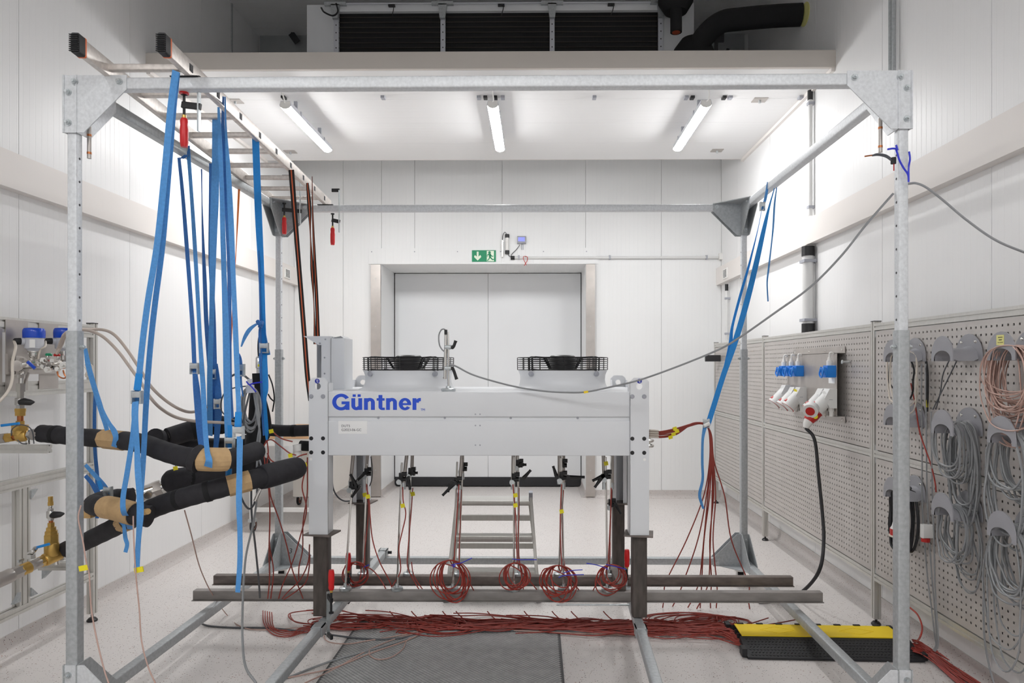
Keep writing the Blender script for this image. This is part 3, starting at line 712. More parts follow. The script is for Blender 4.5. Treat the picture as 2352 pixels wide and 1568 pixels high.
coil('cable_coil', HY[1], HZ[2] + SB, 'grey_cable', .005, 8, .1, .12, 'grey cable coil with white connector on the bottom row centre saddle', 5, group=G)
coil('cable_coil', HY[1] - .03, HZ[2] + SB, 'grey_cable', .0036, 5, .1, .18, 'thin grey cable loops behind the bottom row centre coil', 6, group=G, x0=PGX - .05, x1=PGX - .02)
coil('cable_coil', HY[2], HZ[2] + SB, 'grey_cable', .005, 12, .12, .15, 'dense grey cable coil on the bottom row saddle nearest the camera', 7, group=G)
coil('cable_coil', HY[2] + .02, HZ[2] + SB, 'grey_cable', .0038, 4, .12, .27, 'long thin grey cable loops hanging under the bottom row nearest saddle', 8, group=G)
coil('cable_coil', HY[2], HZ[0] + SB, 'pink_cable', .003, 26, .125, .165, 'big tangled coil of thin pink thermocouple cables under the yellow note', 9, jit=.28, group=G, n=4)
coil('cable_coil', HY[2] - .03, HZ[0] + SB, 'pink_cable', .003, 16, .14, .14, 'second layer of pink thermocouple cables beside the yellow note', 10, jit=.3, group=G, n=4, x0=PGX - .14, x1=PGX - .08)
coil('cable_coil', HY[0], HZ[0] + SB, 'pale_cable', .0045, 4, .085, .15, 'cream cable coil on the top row saddle beside the galvanised post', 11, group=G)
coil('cable_coil', HY[0], HZ[0] + SB, 'rubber', .005, 4, .075, .13, 'thin black cable coil on the top row saddle beside the post', 12, group=G)
coil('cable_coil', HY[0], HZ[2] + SB, 'rubber', .008, 7, .08, .16, 'thick black cable coil with a red plug on the bottom row saddle', 13, group=G)
p = V((PGX - .1, HY[0] - .01, HZ[2] - .335))
t = thing('cable_plug', 'red and white industrial plug hanging from the thick black coil', 'plug', p)
MB().tube([p + V((0, 0, .1)), p + V((0, 0, .06)), p + V((0, 0, .045))], [.026, .036, .045], 16).build('body', 'socket_white', t)
MB().cyl(p + V((0, 0, .045)), p + V((0, 0, .01)), .046, 16).build('ring', 'plug_red', t)
MB().cyl(p + V((0, 0, .01)), p, .05, 16).build('rim', 'pale_cable', t)
p = V((PGX - .06, 3.72, .72))
t = thing('wall_socket_box', 'white and red industrial coupling on the perforated panel behind the grey coil', 'plug', p)
MB().box(p.x, p.y - .018, p.z, p.x + .05, p.y + .018, p.z + .075, .008).build('body', 'socket_white', t)
MB().cyl(p + V((.02, 0, 0)), p + V((.02, 0, -.02)), .022, 14).build('ring', 'plug_red', t)
# loose cables on the panel wall
def pegc(pxs, X, r, mat, lb, n=5): return cable('loose_cable', [PX(a, b, X) for a, b in pxs], r, mat, lb, 'cable', n=n)
pegc([(2127, 830), (2130, 860), (2130, 900), (2129, 945)], PGX - .02, .007, 'rubber', 'short black cable with a yellow sleeve hanging from the nearly empty saddle')
pegc([(2129, 918), (2129, 935)], PGX - .02, .0078, 'tag_yellow', 'yellow sleeve on the short black hanging cable')
pegc([(2180, 828), (2166, 860), (2160, 900), (2150, 940)], PGX - .02, .0035, 'dark_cable', 'thin dark cable hanging from the nearly empty saddle, slanting')
pegc([(2197, 830), (2180, 865), (2160, 905), (2143, 940)], PGX - .03, .0035, 'dark_cable', 'second thin dark cable crossing the slanting one')
pegc([(2092, 880), (2102, 930), (2112, 990), (2125, 1030), (2139, 1070), (2148, 1110), (2150, 1130)], PGX - .03, .004, 'red_cable', 'single thin red cable running down the perforated panel')
pegc([(2117, 835), (2117, 940), (2118, 1050), (2118, 1150), (2125, 1260), (2131, 1330), (2140, 1400), (2147, 1460), (2150, 1480), (2144, 1493)], PGX - .02, .0042, 'grey_cable', 'grey cable running straight down the near panel, first of three')
pegc([(2126, 835), (2127, 940), (2128, 1050), (2130, 1150), (2136, 1260), (2141, 1330), (2147, 1400), (2151, 1460), (2152, 1482), (2146, 1494)], PGX - .025, .0042, 'grey_cable', 'grey cable running straight down the near panel, second of three')
pegc([(2139, 945), (2139, 1000), (2140, 1050), (2142, 1150), (2146, 1260), (2147, 1330), (2151, 1400), (2155, 1460), (2154, 1484), (2148, 1495)], PGX - .03, .0042, 'grey_cable', 'grey cable running straight down the near panel, third of three')
pegc([(2225, 1100), (2227, 1200), (2257, 1330), (2259, 1400), (2262, 1470), (2275, 1540), (2290, 1590)], PGX - .02, .0048, 'grey_cable', 'grey cable dropping off the bottom of the near panel')
pegc([(2236, 1060), (2238, 1140), (2241, 1175)], PGX - .03, .006, 'dark_cable', 'dark grey cable with a black plug end between the grey coils')
t = tag(MB().cyl(PX(2200, 1172, PGX - .03), PX(2213, 1188, PGX - .05), .011, 10).cyl(PX(2190, 1160, PGX - .02), PX(2203, 1176, PGX - .035), .007, 10).build('jack_plug', 'rubber', None), 'black and silver plug poking out beside the bottom row coil', 'plug')
# ================================================================== GALVANISED TEST RIG
def XY(px, Z): p = W(px, 841, Z); return V((p.x, p.y, 0))
FL, FR, BL, BR = XY(172, 2.957), XY(2070, 2.909), XY(641, 5.273), XY(1708, 5.245)
RT, RB0, RB1 = 2.89, .13, .182          # top of upper beams, lower beams
rig = thing('test_rig_frame', 'large galvanised square tube frame on castors surrounding the white unit', 'frame', ((FL.x + BR.x) / 2, (FL.y + BR.y) / 2, 0))
T, TI = .05, .041
def Z_(p, z): return V((p.x, p.y, z))
for nm, p in (('fl', FL), ('fr', FR), ('bl', BL), ('br', BR)):
    zs = 1.803 if nm[0] == 'f' else 1.78
    MB().bar(Z_(p, RB1), Z_(p, zs), T, T, up=(0, 1, 0), r=.006).build('lower_post', 'galvanised_old', rig)
    ip = MB().bar(Z_(p, zs - .1), Z_(p, RT - .05), TI, TI, up=(0, 1, 0), r=.006).build('upper_post', 'galvanised', rig)
    sx = 1 if p.x < 0 else -1
    hm = MB()
    for k in range(9):
        z = zs + .045 + k * .1
        if z < RT - .3: hm.cyl((p.x + sx * (TI / 2 - .001), p.y, z), (p.x + sx * (TI / 2 + .0006), p.y, z), .0055, 10)
    hm.build('post_hole', 'ink', ip)
    MB().cyl((p.x - .045, p.y, zs - .07), (p.x + .045, p.y, zs - .07), .006, 8).hexnut((p.x + sx * .026, p.y, zs - .07), (p.x + sx * .038, p.y, zs - .07), .011).hexnut((p.x - sx * .026, p.y, zs - .07), (p.x - sx * .038, p.y, zs - .07), .011).build('locking_bolt', 'zinc', rig)
def beam(a, b, z0, z1, mat='galvanised', ext=0.0):
    d = (b - a).normalized() * ext
    return MB().bar(Z_(a - d, (z0 + z1) / 2), Z_(b + d, (z0 + z1) / 2), T, z1 - z0, r=.006).build('beam', mat, rig)
beam(FL, FR, RT - T, RT); beam(BL, BR, RT - T, RT); beam(FL, BL, RT - T, RT, 'galvanised_old'); beam(FR, BR, RT - T, RT)
beam(FL, FR, RB0, RB1, 'galvanised_old'); beam(BL, BR, RB0, RB1, 'galvanised_old'); beam(FL, BL, RB0, RB1, 'galvanised_old'); beam(FR, BR, RB0, RB1, 'galvanised_old')
def bolt(m, c, n):
    c, n = V(c), V(n).normalized()
    m.lathe(c, n, [(.015, 0), (.015, .003), (.001, .003)], 14); m.hexnut(c + n * .003, c + n * .012, .0105); m.cyl(c + n * .012, c + n * .02, .006, 8)
def gusset(p, axis, out, dirn, zc, up, L=.262, a=.058, mat='galvanised', th=.005, bolts=True):
    """triangular corner plate. axis: unit vector along the beam away from the post; out: plate normal side; up: +1 plate hangs below the top beam, -1 stands on the lower beam"""
    ax, o = V(axis), V(out)
    c = V((p.x, p.y, zc)) + o * (T / 2)
    e0 = -.034
    pts = [(e0, .004), (L - .02, .004), (L - .02, -a), (a - .0, -L + .02), (e0, -L + .02)]
    P = [c + ax * u + V((0, 0, v * up)) for u, v in pts]
    g = MB().prism(P, o * th).build('gusset_plate', mat, rig, smooth=False)
    if bolts:
        for u, v in ((.02, -.025), (L - .05, -.025), (-.008, -.07), (-.008, -.2)):
            m = MB(); bolt(m, c + ax * u + V((0, 0, v * up)) + o * th, o); m.build('bolt', 'zinc', g)
    return g
X_, Y_ = V((1, 0, 0)), V((0, 1, 0))
for p, sx, sy, front in ((FL, 1, 1, 1), (FR, -1, 1, 1), (BL, 1, -1, 0), (BR, -1, -1, 0)):
    ax, ay = X_ * sx, Y_ * sy
    mt = 'galvanised' if front else 'galvanised_old'
    gusset(p, ax, -ay, 1, RT + .004, 1, mat=mt)                 # upper, outer face along the cross beam
    if not front: gusset(p, ax, ay, 1, RT + .004, 1, mat=mt)    # upper, inner face
    gusset(p, ay, -ax, 1, RT + .004, 1, mat=mt, bolts=False)
    gusset(p, ay, ax, 1, RT + .004, 1, mat=mt, bolts=not front)
    # horizontal corner plate on top
    if not front:
        q = V((p.x, p.y, RT)); MB().prism([q - ax * .03 - ay * .03, q + ax * .24 - ay * .03, q + ax * .24 + ay * .03, q + ax * .03 + ay * .24, q - ax * .03 + ay * .24], (0, 0, .006)).build('corner_plate', 'galvanised_old', rig, smooth=False)
    # lower corner: standing plates and castor plate
    if front:
        gusset(p, ax, -ay, 1, RB0 - .004, -1, mat=mt)
        gusset(p, ay, ax, 1, RB0 - .004, -1, mat='galvanised_old', bolts=False)
        gusset(p, ay, -ax, 1, RB0 - .004, -1, mat='galvanised_old', bolts=False)
    else:
        g3 = gusset(p, ax, ay, 1, RB0 - .004, -1, mat=mt)
        gusset(p, ax, -ay, 1, RB0 - .004, -1, mat=mt, bolts=False)
        gusset(p, ay, -ax, 1, RB0 - .004, -1, mat=mt); gusset(p, ay, ax, 1, RB0 - .004, -1, mat=mt, bolts=False)
        if p is BL:
            c = V((p.x, p.y, RB0)) + ay * (T / 2 + .0055)
            text('hand_written_number', '3', .055, c + V((.085, 0, .085)), (1, 0, 0), (.15, 0, 1), 'ink', g3)
        q = V((p.x, p.y, RB0 - .006)); MB().prism([q - ax * .04 - ay * .04, q + ax * .2 - ay * .04, q + ax * .2 + ay * .03, q + ax * .03 + ay * .2, q - ax * .04 + ay * .2], (0, 0, .006)).build('castor_plate', 'galvanised_old', rig, smooth=False)
    q = V((p.x, p.y, 0)) + ax * .04 + ay * .04
    cs = MB().lathe(q + V((0, 0, .095)), (0, 0, 1), [(.001, 0), (.042, 0), (.048, .012), (.034, .02), (.034, .029), (.001, .029)], 18).bar(q + V((-.024, 0, .1)), q + V((-.024, .0, .04)), .004, .04, up=(0, 1, 0)).bar(q + V((.024, 0, .1)), q + V((.024, 0, .04)), .004, .04, up=(0, 1, 0)).build('castor', 'white_plastic', rig)
    MB().cyl(q + V((-.018, 0, .045)), q + V((.018, 0, .045)), .045, 20).build('castor_wheel', 'rubber', cs)
# loose depth rails carrying the unit's legs, hooked on the back beam
def crossrail(pa, pb, lb):
    a, b = PZ(*pa, .235), PZ(*pb, .235)
    a.y = 2.9; b.y = BL.y + .03
    z = RB1 + .0255
    t = thing('support_rail', lb, 'rail', ((a.x + b.x) / 2, (a.y + b.y) / 2, RB1), 'depth rails under the white unit')
    MB().bar((a.x, a.y, z), (b.x, b.y, z), T, T, r=.006).build('tube', 'galvanised_old', t)
    for yy in (b.y - .02, 3.72):
        x = a.x + (b.x - a.x) * (yy - a.y) / (b.y - a.y)
        MB().box(x - .031, yy - .035, RB1 + .002, x - .0255, yy + .035, z + .031).box(x + .0255, yy - .035, RB1 + .002, x + .031, yy + .035, z + .031).box(x - .031, yy - .035, z + .0255, x + .031, yy + .035, z + .031).build('clamp_bracket', 'galvanised_old', t)
    MB().cyl((b.x + .03, b.y, z), (b.x + .06, b.y, z), .012, 8).build('clamp_screw', 'black_plastic', t)
    return a.x, b.x
CRL = crossrail((617, 1568), (877, 1266), 'galvanised rail running front to back under the legs at the lettered end of the unit')
CRR = crossrail((1508, 1568), (1418, 1262), 'galvanised rail running front to back under the legs at the cable end of the unit')
# two steel bars across the rails
BARZ0, BARZ1 = .234, .289
def crossbar(pl, pr, yb, lb, mat):
    x0, x1 = PY(*pl, yb).x, PY(*pr, yb).x
    t = thing('steel_bar', lb, 'steel bar', ((x0 + x1) / 2, yb, BARZ0), 'steel bars laid across the rails')
    MB().bar((x0, yb + .025, (BARZ0 + BARZ1) / 2), (x1, yb + .025, (BARZ0 + BARZ1) / 2), .05, BARZ1 - BARZ0, r=.003).build('tube', mat, t)
    MB().box(x0 - .004, yb - .012, BARZ0 - .004, x1 + .004, yb + .03, BARZ0, 0).build('bottom_lip', mat, t)
    return x0, x1
FBY, RBY = 4.12, 4.42
crossbar((443, 1390), (1890, 1400), FBY, 'long brown steel bar across the rails, the front of the pair', 'grey_beam')
crossbar((490, 1347), (1822, 1350), RBY, 'long dark steel bar across the rails, the rear of the pair', 'mill_steel')
a, b = PY(1278, 1401, FBY - .03), PY(1482, 1402, FBY - .03)
tag(MB().cyl((a.x, a.y, BARZ0 - .011), (b.x, b.y, BARZ0 - .011), .006, 8).build('steel_rod', 'zinc', None), 'thin bright steel rod lying against the front steel bar', 'rod')
# short dark beam beside the rear leg
a, b = W(1437, 1372, 4.05), W(1412, 1335, 4.6)
tag(MB().bar((.52, 4.15, BARZ1 + .02), (.51, 4.56, BARZ1 + .02), .05, .04, r=.003).build('short_beam', 'mill_steel', None), 'short dark steel beam lying across both bars beside the leg', 'steel bar')

# ================================================================== ALUMINIUM LADDER ON TOP
lad = thing('ladder', 'aluminium ladder laid flat across the top beams of the rig', 'ladder', (-1.7, 4.0, RT))
la, lb_ = W(384, 118, 2.74), W(757, 455, 5.4)
ra, rb = W(188, 116, 2.74), W(640, 455, 5.4)
Lz = RT + .037
rails = []
for i, (a, b) in enumerate(((la, lb_), (ra, rb))):
    a, b = V((a.x, a.y, Lz)), V((b.x, b.y, Lz)); rails.append((a, b))
    r_ = MB().bar(a, b, .026, .068, r=.003).build('rail', 'ladder_aluminium', lad)
    d = (b - a).normalized()
    MB().bar(a - d * .045, a - d * .006, .034, .08, r=.008).build('foot_cap', 'rubber', lad)
    MB().bar(a - d * .006, a + d * .004, .034, .08, r=.006).build('foot_ring', 'ladder_orange', lad)
    fm = MB()
    for k in range(9): fm.box(a.x - .018, a.y - .052, Lz - .034 + k * .008, a.x + .018, a.y - .045, Lz - .031 + k * .008)
    fm.build('foot_tread', 'rubber', lad)
    if i == 0:
        m = MB()
        for k in range(9):
            q = a + (b - a) * ((.185 + k * .283) / 2.66)
            m.obox(q + V((.0135, 0, 0)), (.0008, 0, 0), (0, .016, 0), (0, 0, .016)); m.obox(q + V((.0145, 0, 0)), (.0008, 0, 0), (0, .01, 0), (0, 0, .01))
        m.build('rung_end', 'ink', lad)
for k in range(9):
    f = (.185 + k * .283) / 2.66
    p, q = rails[1][0].lerp(rails[1][1], f), rails[0][0].lerp(rails[0][1], f)
    MB().bar(p, q, .032, .026, r=.004).build('rung', 'ladder_aluminium', lad)
# rubber pads under the ladder
for p, lb in (((W(435, 178, 2.95)), 'thin dark pad between ladder and the front beam'), (W(752, 470, 5.27), 'thin dark pad between ladder and the rear beam')):
    tag(MB().box(p.x - .07, p.y - .03, RT, p.x + .05, p.y + .03, RT + .004).build('rubber_pad', 'rubber', None), lb, 'pad')

# ================================================================== SCREW CLAMPS
def clamp(o, up, arm, barlen, lb, scr=1.0, hl=.13, spindle=.07, ul=None):
    """F-clamp: flat bar, fixed jaw, sliding jaw with spindle and red handle. o: spindle tip, up: direction from handle to tip, arm: from the spindle to the bar"""
    o, u, a = V(o), V(up).normalized(), V(arm)
    ul = barlen * .55 if ul is None else ul; al = a.length; an = a.normalized(); n = u.cross(an)
    t = thing('screw_clamp', lb, 'clamp', o, 'red handled screw clamps')
    sp = o - u * spindle
    MB().bar(o + a + u * ul, o + a - u * (barlen * .45), .018, .007, up=an).build('bar', 'zinc', t)
    MB().bar(o + a * 1.06 + u * ul, o - a * .12 + u * ul, .016, .026, up=u, r=.004).build('fixed_jaw', 'black_plastic', t)
    MB().bar(sp + a * 1.1 + u * .006, sp - a * .12 + u * .02, .016, .028, up=u, r=.004).build('sliding_jaw', 'black_plastic', t)
    MB().cyl(o, sp, .006 * scr, 10).lathe(o, u, [(.001, 0), (.014, 0), (.014, -.008), (.001, -.012)], 12).cyl(sp, sp - u * .05, .006 * scr, 10).build('spindle', 'black_plastic', t)
    h0 = sp - u * .04
    MB().lathe(h0, -u, [(.001, 0), (.013, 0), (.0165, .012), (.015, .03), (.0175, .05), (.017, hl - .02), (.014, hl), (.001, hl)], 14).build('handle', 'handle_red', t)
    MB().cyl(h0 + u * .014, h0, .009, 10).build('ferrule', 'brass', t)
    return t
clamp(W(423, 214, 2.98), (0, 0, 1), (.07, -.01, -.0), .38, 'red handled screw clamp under the front beam at the ladder', hl=.125, ul=.058)
MB().cyl(W(423, 216, 2.97), W(423, 209, 2.97), .02, 14).build('swivel_pad', 'handle_red', None); tag(COL.objects[-1], 'red swivel pad of the clamp under the front beam', 'clamp pad')
clamp(W(653, 466, 5.15), (0, 0, 1), (.12, 0, 0), .36, 'red handled screw clamp at the rear corner gusset', hl=.125)
clamp(W(764, 490, 5.2), (0, 0, 1), (.05, 0, 0), .32, 'red handled screw clamp on the rear beam at the ladder end', hl=.13)
clamp(W(761, 1408, 3.78), (0, 0, -1), (-.03, .04, 0), .24, 'red handled screw clamp standing at the front leg of the unit', hl=.11, spindle=.09)
clamp(W(800, 1338, 4.36), (0, 0, -1), (.0, .05, 0), .22, 'red handled screw clamp on the rear steel bar behind the sensor stand', hl=.11, spindle=.04)
clamp(W(1440, 1330, 4.36), (0, 0, -1), (-.0, .05, 0), .22, 'red handled screw clamp at the cable end of the rear steel bar', hl=.11, spindle=.04)

# ================================================================== FLOOR ITEMS
pl = thing('floor_plate', 'grey metal tread plate with diamond pattern lying on the floor under the unit', 'floor plate', (-.49, 3.6, 0))
pa = PZ(823, 1434, 0); xL, xR, yF, yB = -1.145, .147, 2.35, 4.44
MB().box(xL, yF, .0005, xR, yB, .006).build('base_sheet', 'plate_grey', pl)
m = MB(); pit = .026; s = .0112
k0 = 0
for i in range(-120, 190):
    for j in range(-120, 190):
        cx_, cy_ = (i - j) * pit * .5, (i + j) * pit * .5
        cx_ += -.5; cy_ += 3.4
        if xL + .015 < cx_ < xR - .015 and yF + .02 < cy_ < yB - .02:
            h = .0024
            a = [(cx_ - s, cy_, .006), (cx_, cy_ - s, .006), (cx_ + s, cy_, .006), (cx_, cy_ + s, .006)]
            b = [(cx_ - s * .7, cy_, .006 + h), (cx_, cy_ - s * .7, .006 + h), (cx_ + s * .7, cy_, .006 + h), (cx_, cy_ + s * .7, .006 + h)]
            m.add(a + b, [[4, 5, 6, 7]] + [[q, (q + 1) % 4, (q + 1) % 4 + 4, q + 4] for q in range(4)])
o = m.build('tread_studs', 'plate_stud', pl, smooth=False); o['kind'] = 'stuff'
# yellow and black cable ramp
def rampz(px, py): return PZ(px, py, 0)
A, B = PZ(1718, 1515, 0), PZ(2108, 1522, 0)          # front edge on the floor
C_, D = PZ(1690, 1428, .0), PZ(2070, 1440, .0)        # rear edge
ramp = thing('cable_ramp', 'black rubber cable ramp with yellow lid lying on the floor by the rig corner', 'cable ramp', (A + D) / 2)
xr = (B.x - A.x)
dx = (B - A).normalized(); A = A + dx * .0; B = B + dx * .04
dy = V((-dx.y, dx.x, 0)); dep = .50
def rp(u, v, z): return A + (B - A) * u + dy * v + V((0, 0, z))
def rprism(name, prof, mat, u0=0, u1=1, par=None):
    a = rp(u0, 0, 0); bq = rp(u1, 0, 0)
    return MB().add([a + dy * v + V((0, 0, z)) for v, z in prof] + [bq + dy * v + V((0, 0, z)) for v, z in prof], [[i, i + len(prof), (i + 1) % len(prof) + len(prof), (i + 1) % len(prof)] for i in range(len(prof))] + [list(range(len(prof))), list(range(2 * len(prof) - 1, len(prof) - 1, -1))]).build(name, mat, par or ramp, smooth=False)
fr_ = rprism('front_slope', [(.0, .004), (.0, .014), (.175, .066), (.175, 0)], 'rubber')
rprism('rear_slope', [(.345, 0), (.345, .066), (.48, .014), (.48, 0)], 'rubber')
rprism('channel_floor', [(.175, 0), (.175, .012), (.345, .012), (.345, 0)], 'rubber')
for v in (.175, .232, .288): rprism('channel_wall', [(v, .012), (v, .058), (v + .008, .058), (v + .008, .012)], 'rubber')
for u0, u1 in ((.012, .488), (.492, .965)):
    lid = rprism('lid', [(.172, .0665), (.172, .072), (.350, .072), (.350, .0665)], 'ramp_yellow', u0, u1)
    c0 = rp((u0 + u1) / 2, .26, .0725)
    m = MB()
    for q0, q1 in (((-.1, 0), (0, .05)), ((0, .05), (.1, 0)), ((.1, 0), (0, -.05)), ((0, -.05), (-.1, 0))): m.bar(c0 + dx * q0[0] + dy * q0[1], c0 + dx * q1[0] + dy * q1[1], .004, .002)
    m.build('embossed_diamond', 'ramp_yellow', lid)
for k in range(8): rprism('hinge_lug', [(.345, .066), (.345, .076), (.362, .076), (.362, .064)], 'rubber', .03 + k * .12, .07 + k * .12)
m = MB()
for i in range(46):
    for j in range(7):
        v = .02 + j * .022; z = .014 + v / .175 * .052
        c0 = rp(.03 + i * .0205 + (.5 * (j % 2)) * .0205, v, z + .0005); q = V((dx.x, dx.y, 0)) * (1 if (i + j) % 2 else -1)
        m.bar(c0 - dx * .006 - dy * .006 * (1 if j % 2 else -1), c0 + dx * .006 + dy * .006 * (1 if j % 2 else -1), .004, .003)
o = m.build('anti_slip_studs', 'rubber', ramp, smooth=False); o['kind'] = 'stuff'
for u, nm in ((0, 'connector_lug'), (.0, 'connector_lug')): pass
for v in (.05, .42): MB().obox(rp(-.012, v, .03), dx * .014, dy * .03, (0, 0, .022)).build('connector_lug', 'rubber', ramp)
for v in (.05, .42): MB().obox(rp(1.012, v, .022), dx * .014, dy * .03, (0, 0, .018)).build('connector_lug', 'rubber', ramp)

# step ladder behind the unit
sl = thing('step_ladder', 'small aluminium step ladder standing behind the sensor stands', 'step ladder', W(1135, 1300, 5.0).lerp(V((0, 5, 0)), 0) * 1.0)
sl.location = V((W(1135, 841, 5.0).x, 5.0, 0)); sx0 = sl.location.x
def slp(dx_, y, z): return V((sx0 + dx_, y, z))
wt, wb_ = .268, .325
for s in (-1, 1):
    MB().bar(slp(s * wb_, 4.8, .0), slp(s * wt, 5.0, .71), .022, .05, up=(0, 1, 0), r=.003).build('front_leg', 'aluminium', sl)
    MB().bar(slp(s * wb_, 5.2, .0), slp(s * (wt - .01), 5.03, .66), .02, .04, up=(0, 1, 0), r=.003).build('rear_leg', 'aluminium', sl)
    MB().box(sx0 + s * wb_ - .018, 4.765, 0, sx0 + s * wb_ + .018, 4.83, .025, .004).build('foot', 'clip_grey', sl)
    MB().box(sx0 + s * wt - .014, 4.97, .67, sx0 + s * wt + .014, 5.06, .73, .006).build('hinge', 'clip_grey', sl)
for z, y, wd in ((.44, 4.905, .1), (.21, 4.845, .1)):
    x_ = wb_ - (wb_ - wt) * z / .71 - .01
    MB().box(sx0 - x_, y - wd / 2, z - .04, sx0 + x_, y + wd / 2, z, .003).build('tread', 'aluminium', sl)
MB().box(sx0 - wt, 4.97, .635, sx0 + wt, 5.18, .668, .003).build('platform', 'aluminium', sl)
for z in (.52, .3): MB().box(sx0 - wt - .02, 5.16 - z * .18 + .04, z - .025, sx0 + wt + .02, 5.18 - z * .18 + .05, z + .015).build('rear_brace', 'aluminium', sl)

# workbench on castors in the rear corner
wbx0, wbx1, wby0, wby1 = -2.86, -2.12, 6.75, 8.15
wk = thing('workbench', 'white workbench with wooden top on castors in the corner behind the rig', 'workbench', ((wbx0 + wbx1) / 2, (wby0 + wby1) / 2, 0))
MB().box(wbx0, wby0, .93, wbx1, wby1, .96, .003).build('tabletop', 'tabletop_wood', wk)
MB().box(wbx0 + .02, wby0 + .01, .86, wbx1 - .02, wby1 - .02, .93).build('top_frame', 'white_plastic', wk)
for x in (wbx0 + .03, wbx1 - .03):
    for y in (wby0 + .03, wby1 - .05):
        MB().box(x - .022, y - .022, .13, x + .022, y + .022, .86, .003).build('leg', 'white_plastic', wk)
        c_ = MB().box(x - .035, y - .03, .1, x + .035, y + .03, .13).bar((x - .014, y, .1), (x - .014, y + .02, .06), .004, .03, up=(0, 1, 0)).bar((x + .014, y, .1), (x + .014, y + .02, .06), .004, .03, up=(0, 1, 0)).build('castor', 'zinc', wk)
        MB().cyl((x - .012, y + .02, .062), (x + .012, y + .02, .062), .062, 20).build('castor_tyre', 'rubber', c_)
        MB().cyl((x - .0135, y + .02, .062), (x + .0135, y + .02, .062), .04, 20).build('castor_rim', 'wheel_orange', c_)
        MB().cyl((x - .0145, y + .02, .062), (x + .0145, y + .02, .062), .034, 20).build('castor_hub', 'rubber', c_)
MB().box(wbx0 + .05, wby0 + .02, .2, wbx1 - .05, wby0 + .05, .24).build('lower_rail', 'white_plastic', wk)
MB().box(wbx0 + .05, wby1 - .07, .2, wbx1 - .05, wby1 - .04, .24).build('lower_rail', 'white_plastic', wk)
MB().box(wbx1 - .4, wby0 + .3, .3, wbx1 - .02, wby1 - .1, .86).build('drawer_cabinet', 'cabinet_grey', wk)
tag(MB().box(-2.55, 7.9, .96, -2.15, 7.95, 1.08, .002).build('plywood_board', 'tabletop_wood', None), 'pale plywood board standing on the workbench', 'board')
# ================================================================== WHITE HEAT EXCHANGER UNIT
UX0, UX1, UY, UYB = -1.279, .631, 3.827, 4.83
UZ0, UZ1, CZ0, CZ1 = 1.147, 1.505, .705, 1.586
un = thing('heat_exchanger_unit', 'white lettered heat exchanger with two fans standing on steel legs', 'heat exchanger', ((UX0 + UX1) / 2, (UY + UYB) / 2, CZ0))
def holed(x0, x1, z0, z1, ch, hc, hr, y, th, n=24):
    cx_, cz_ = hc; vs = []; outer = []
    corners = [(x1, z0), (x1, z1 - ch), (x1 - ch, z1), (x0 + ch, z1), (x0, z1 - ch), (x0, z0)]
    def hit(a):
        dx_, dz_ = math.cos(a), math.sin(a); best = 9
        for (ax, az), (bx, bz) in zip(corners, corners[1:] + corners[:1]):
            ex, ez = bx - ax, bz - az; den = dx_ * ez - dz_ * ex
            if abs(den) < 1e-9: continue
            t_ = ((ax - cx_) * ez - (az - cz_) * ex) / den; u_ = ((ax - cx_) * dz_ - (az - cz_) * dx_) / den
            if t_ > 1e-6 and -1e-6 <= u_ <= 1 + 1e-6: best = min(best, t_)
        return best
    angs = sorted([2 * math.pi * k / n for k in range(n)] + [math.atan2(z - cz_, x - cx_) % (2 * math.pi) for x, z in corners])
    k = len(angs)
    ins = [(cx_ + hr * math.cos(a), cz_ + hr * math.sin(a)) for a in angs]; out = [(cx_ + hit(a) * math.cos(a), cz_ + hit(a) * math.sin(a)) for a in angs]
    vs = [(a, y, b) for a, b in ins] + [(a, y, b) for a, b in out] + [(a, y + th, b) for a, b in ins] + [(a, y + th, b) for a, b in out]
    fs = []
    for i in range(k):
        j = (i + 1) % k
        fs += [[i, j, k + j, k + i], [2 * k + i, 2 * k + j, 3 * k + j, 3 * k + i], [i, j, 2 * k + j, 2 * k + i], [k + i, k + j, 3 * k + j, 3 * k + i]]
    return MB().add(vs, fs)
CW = .107
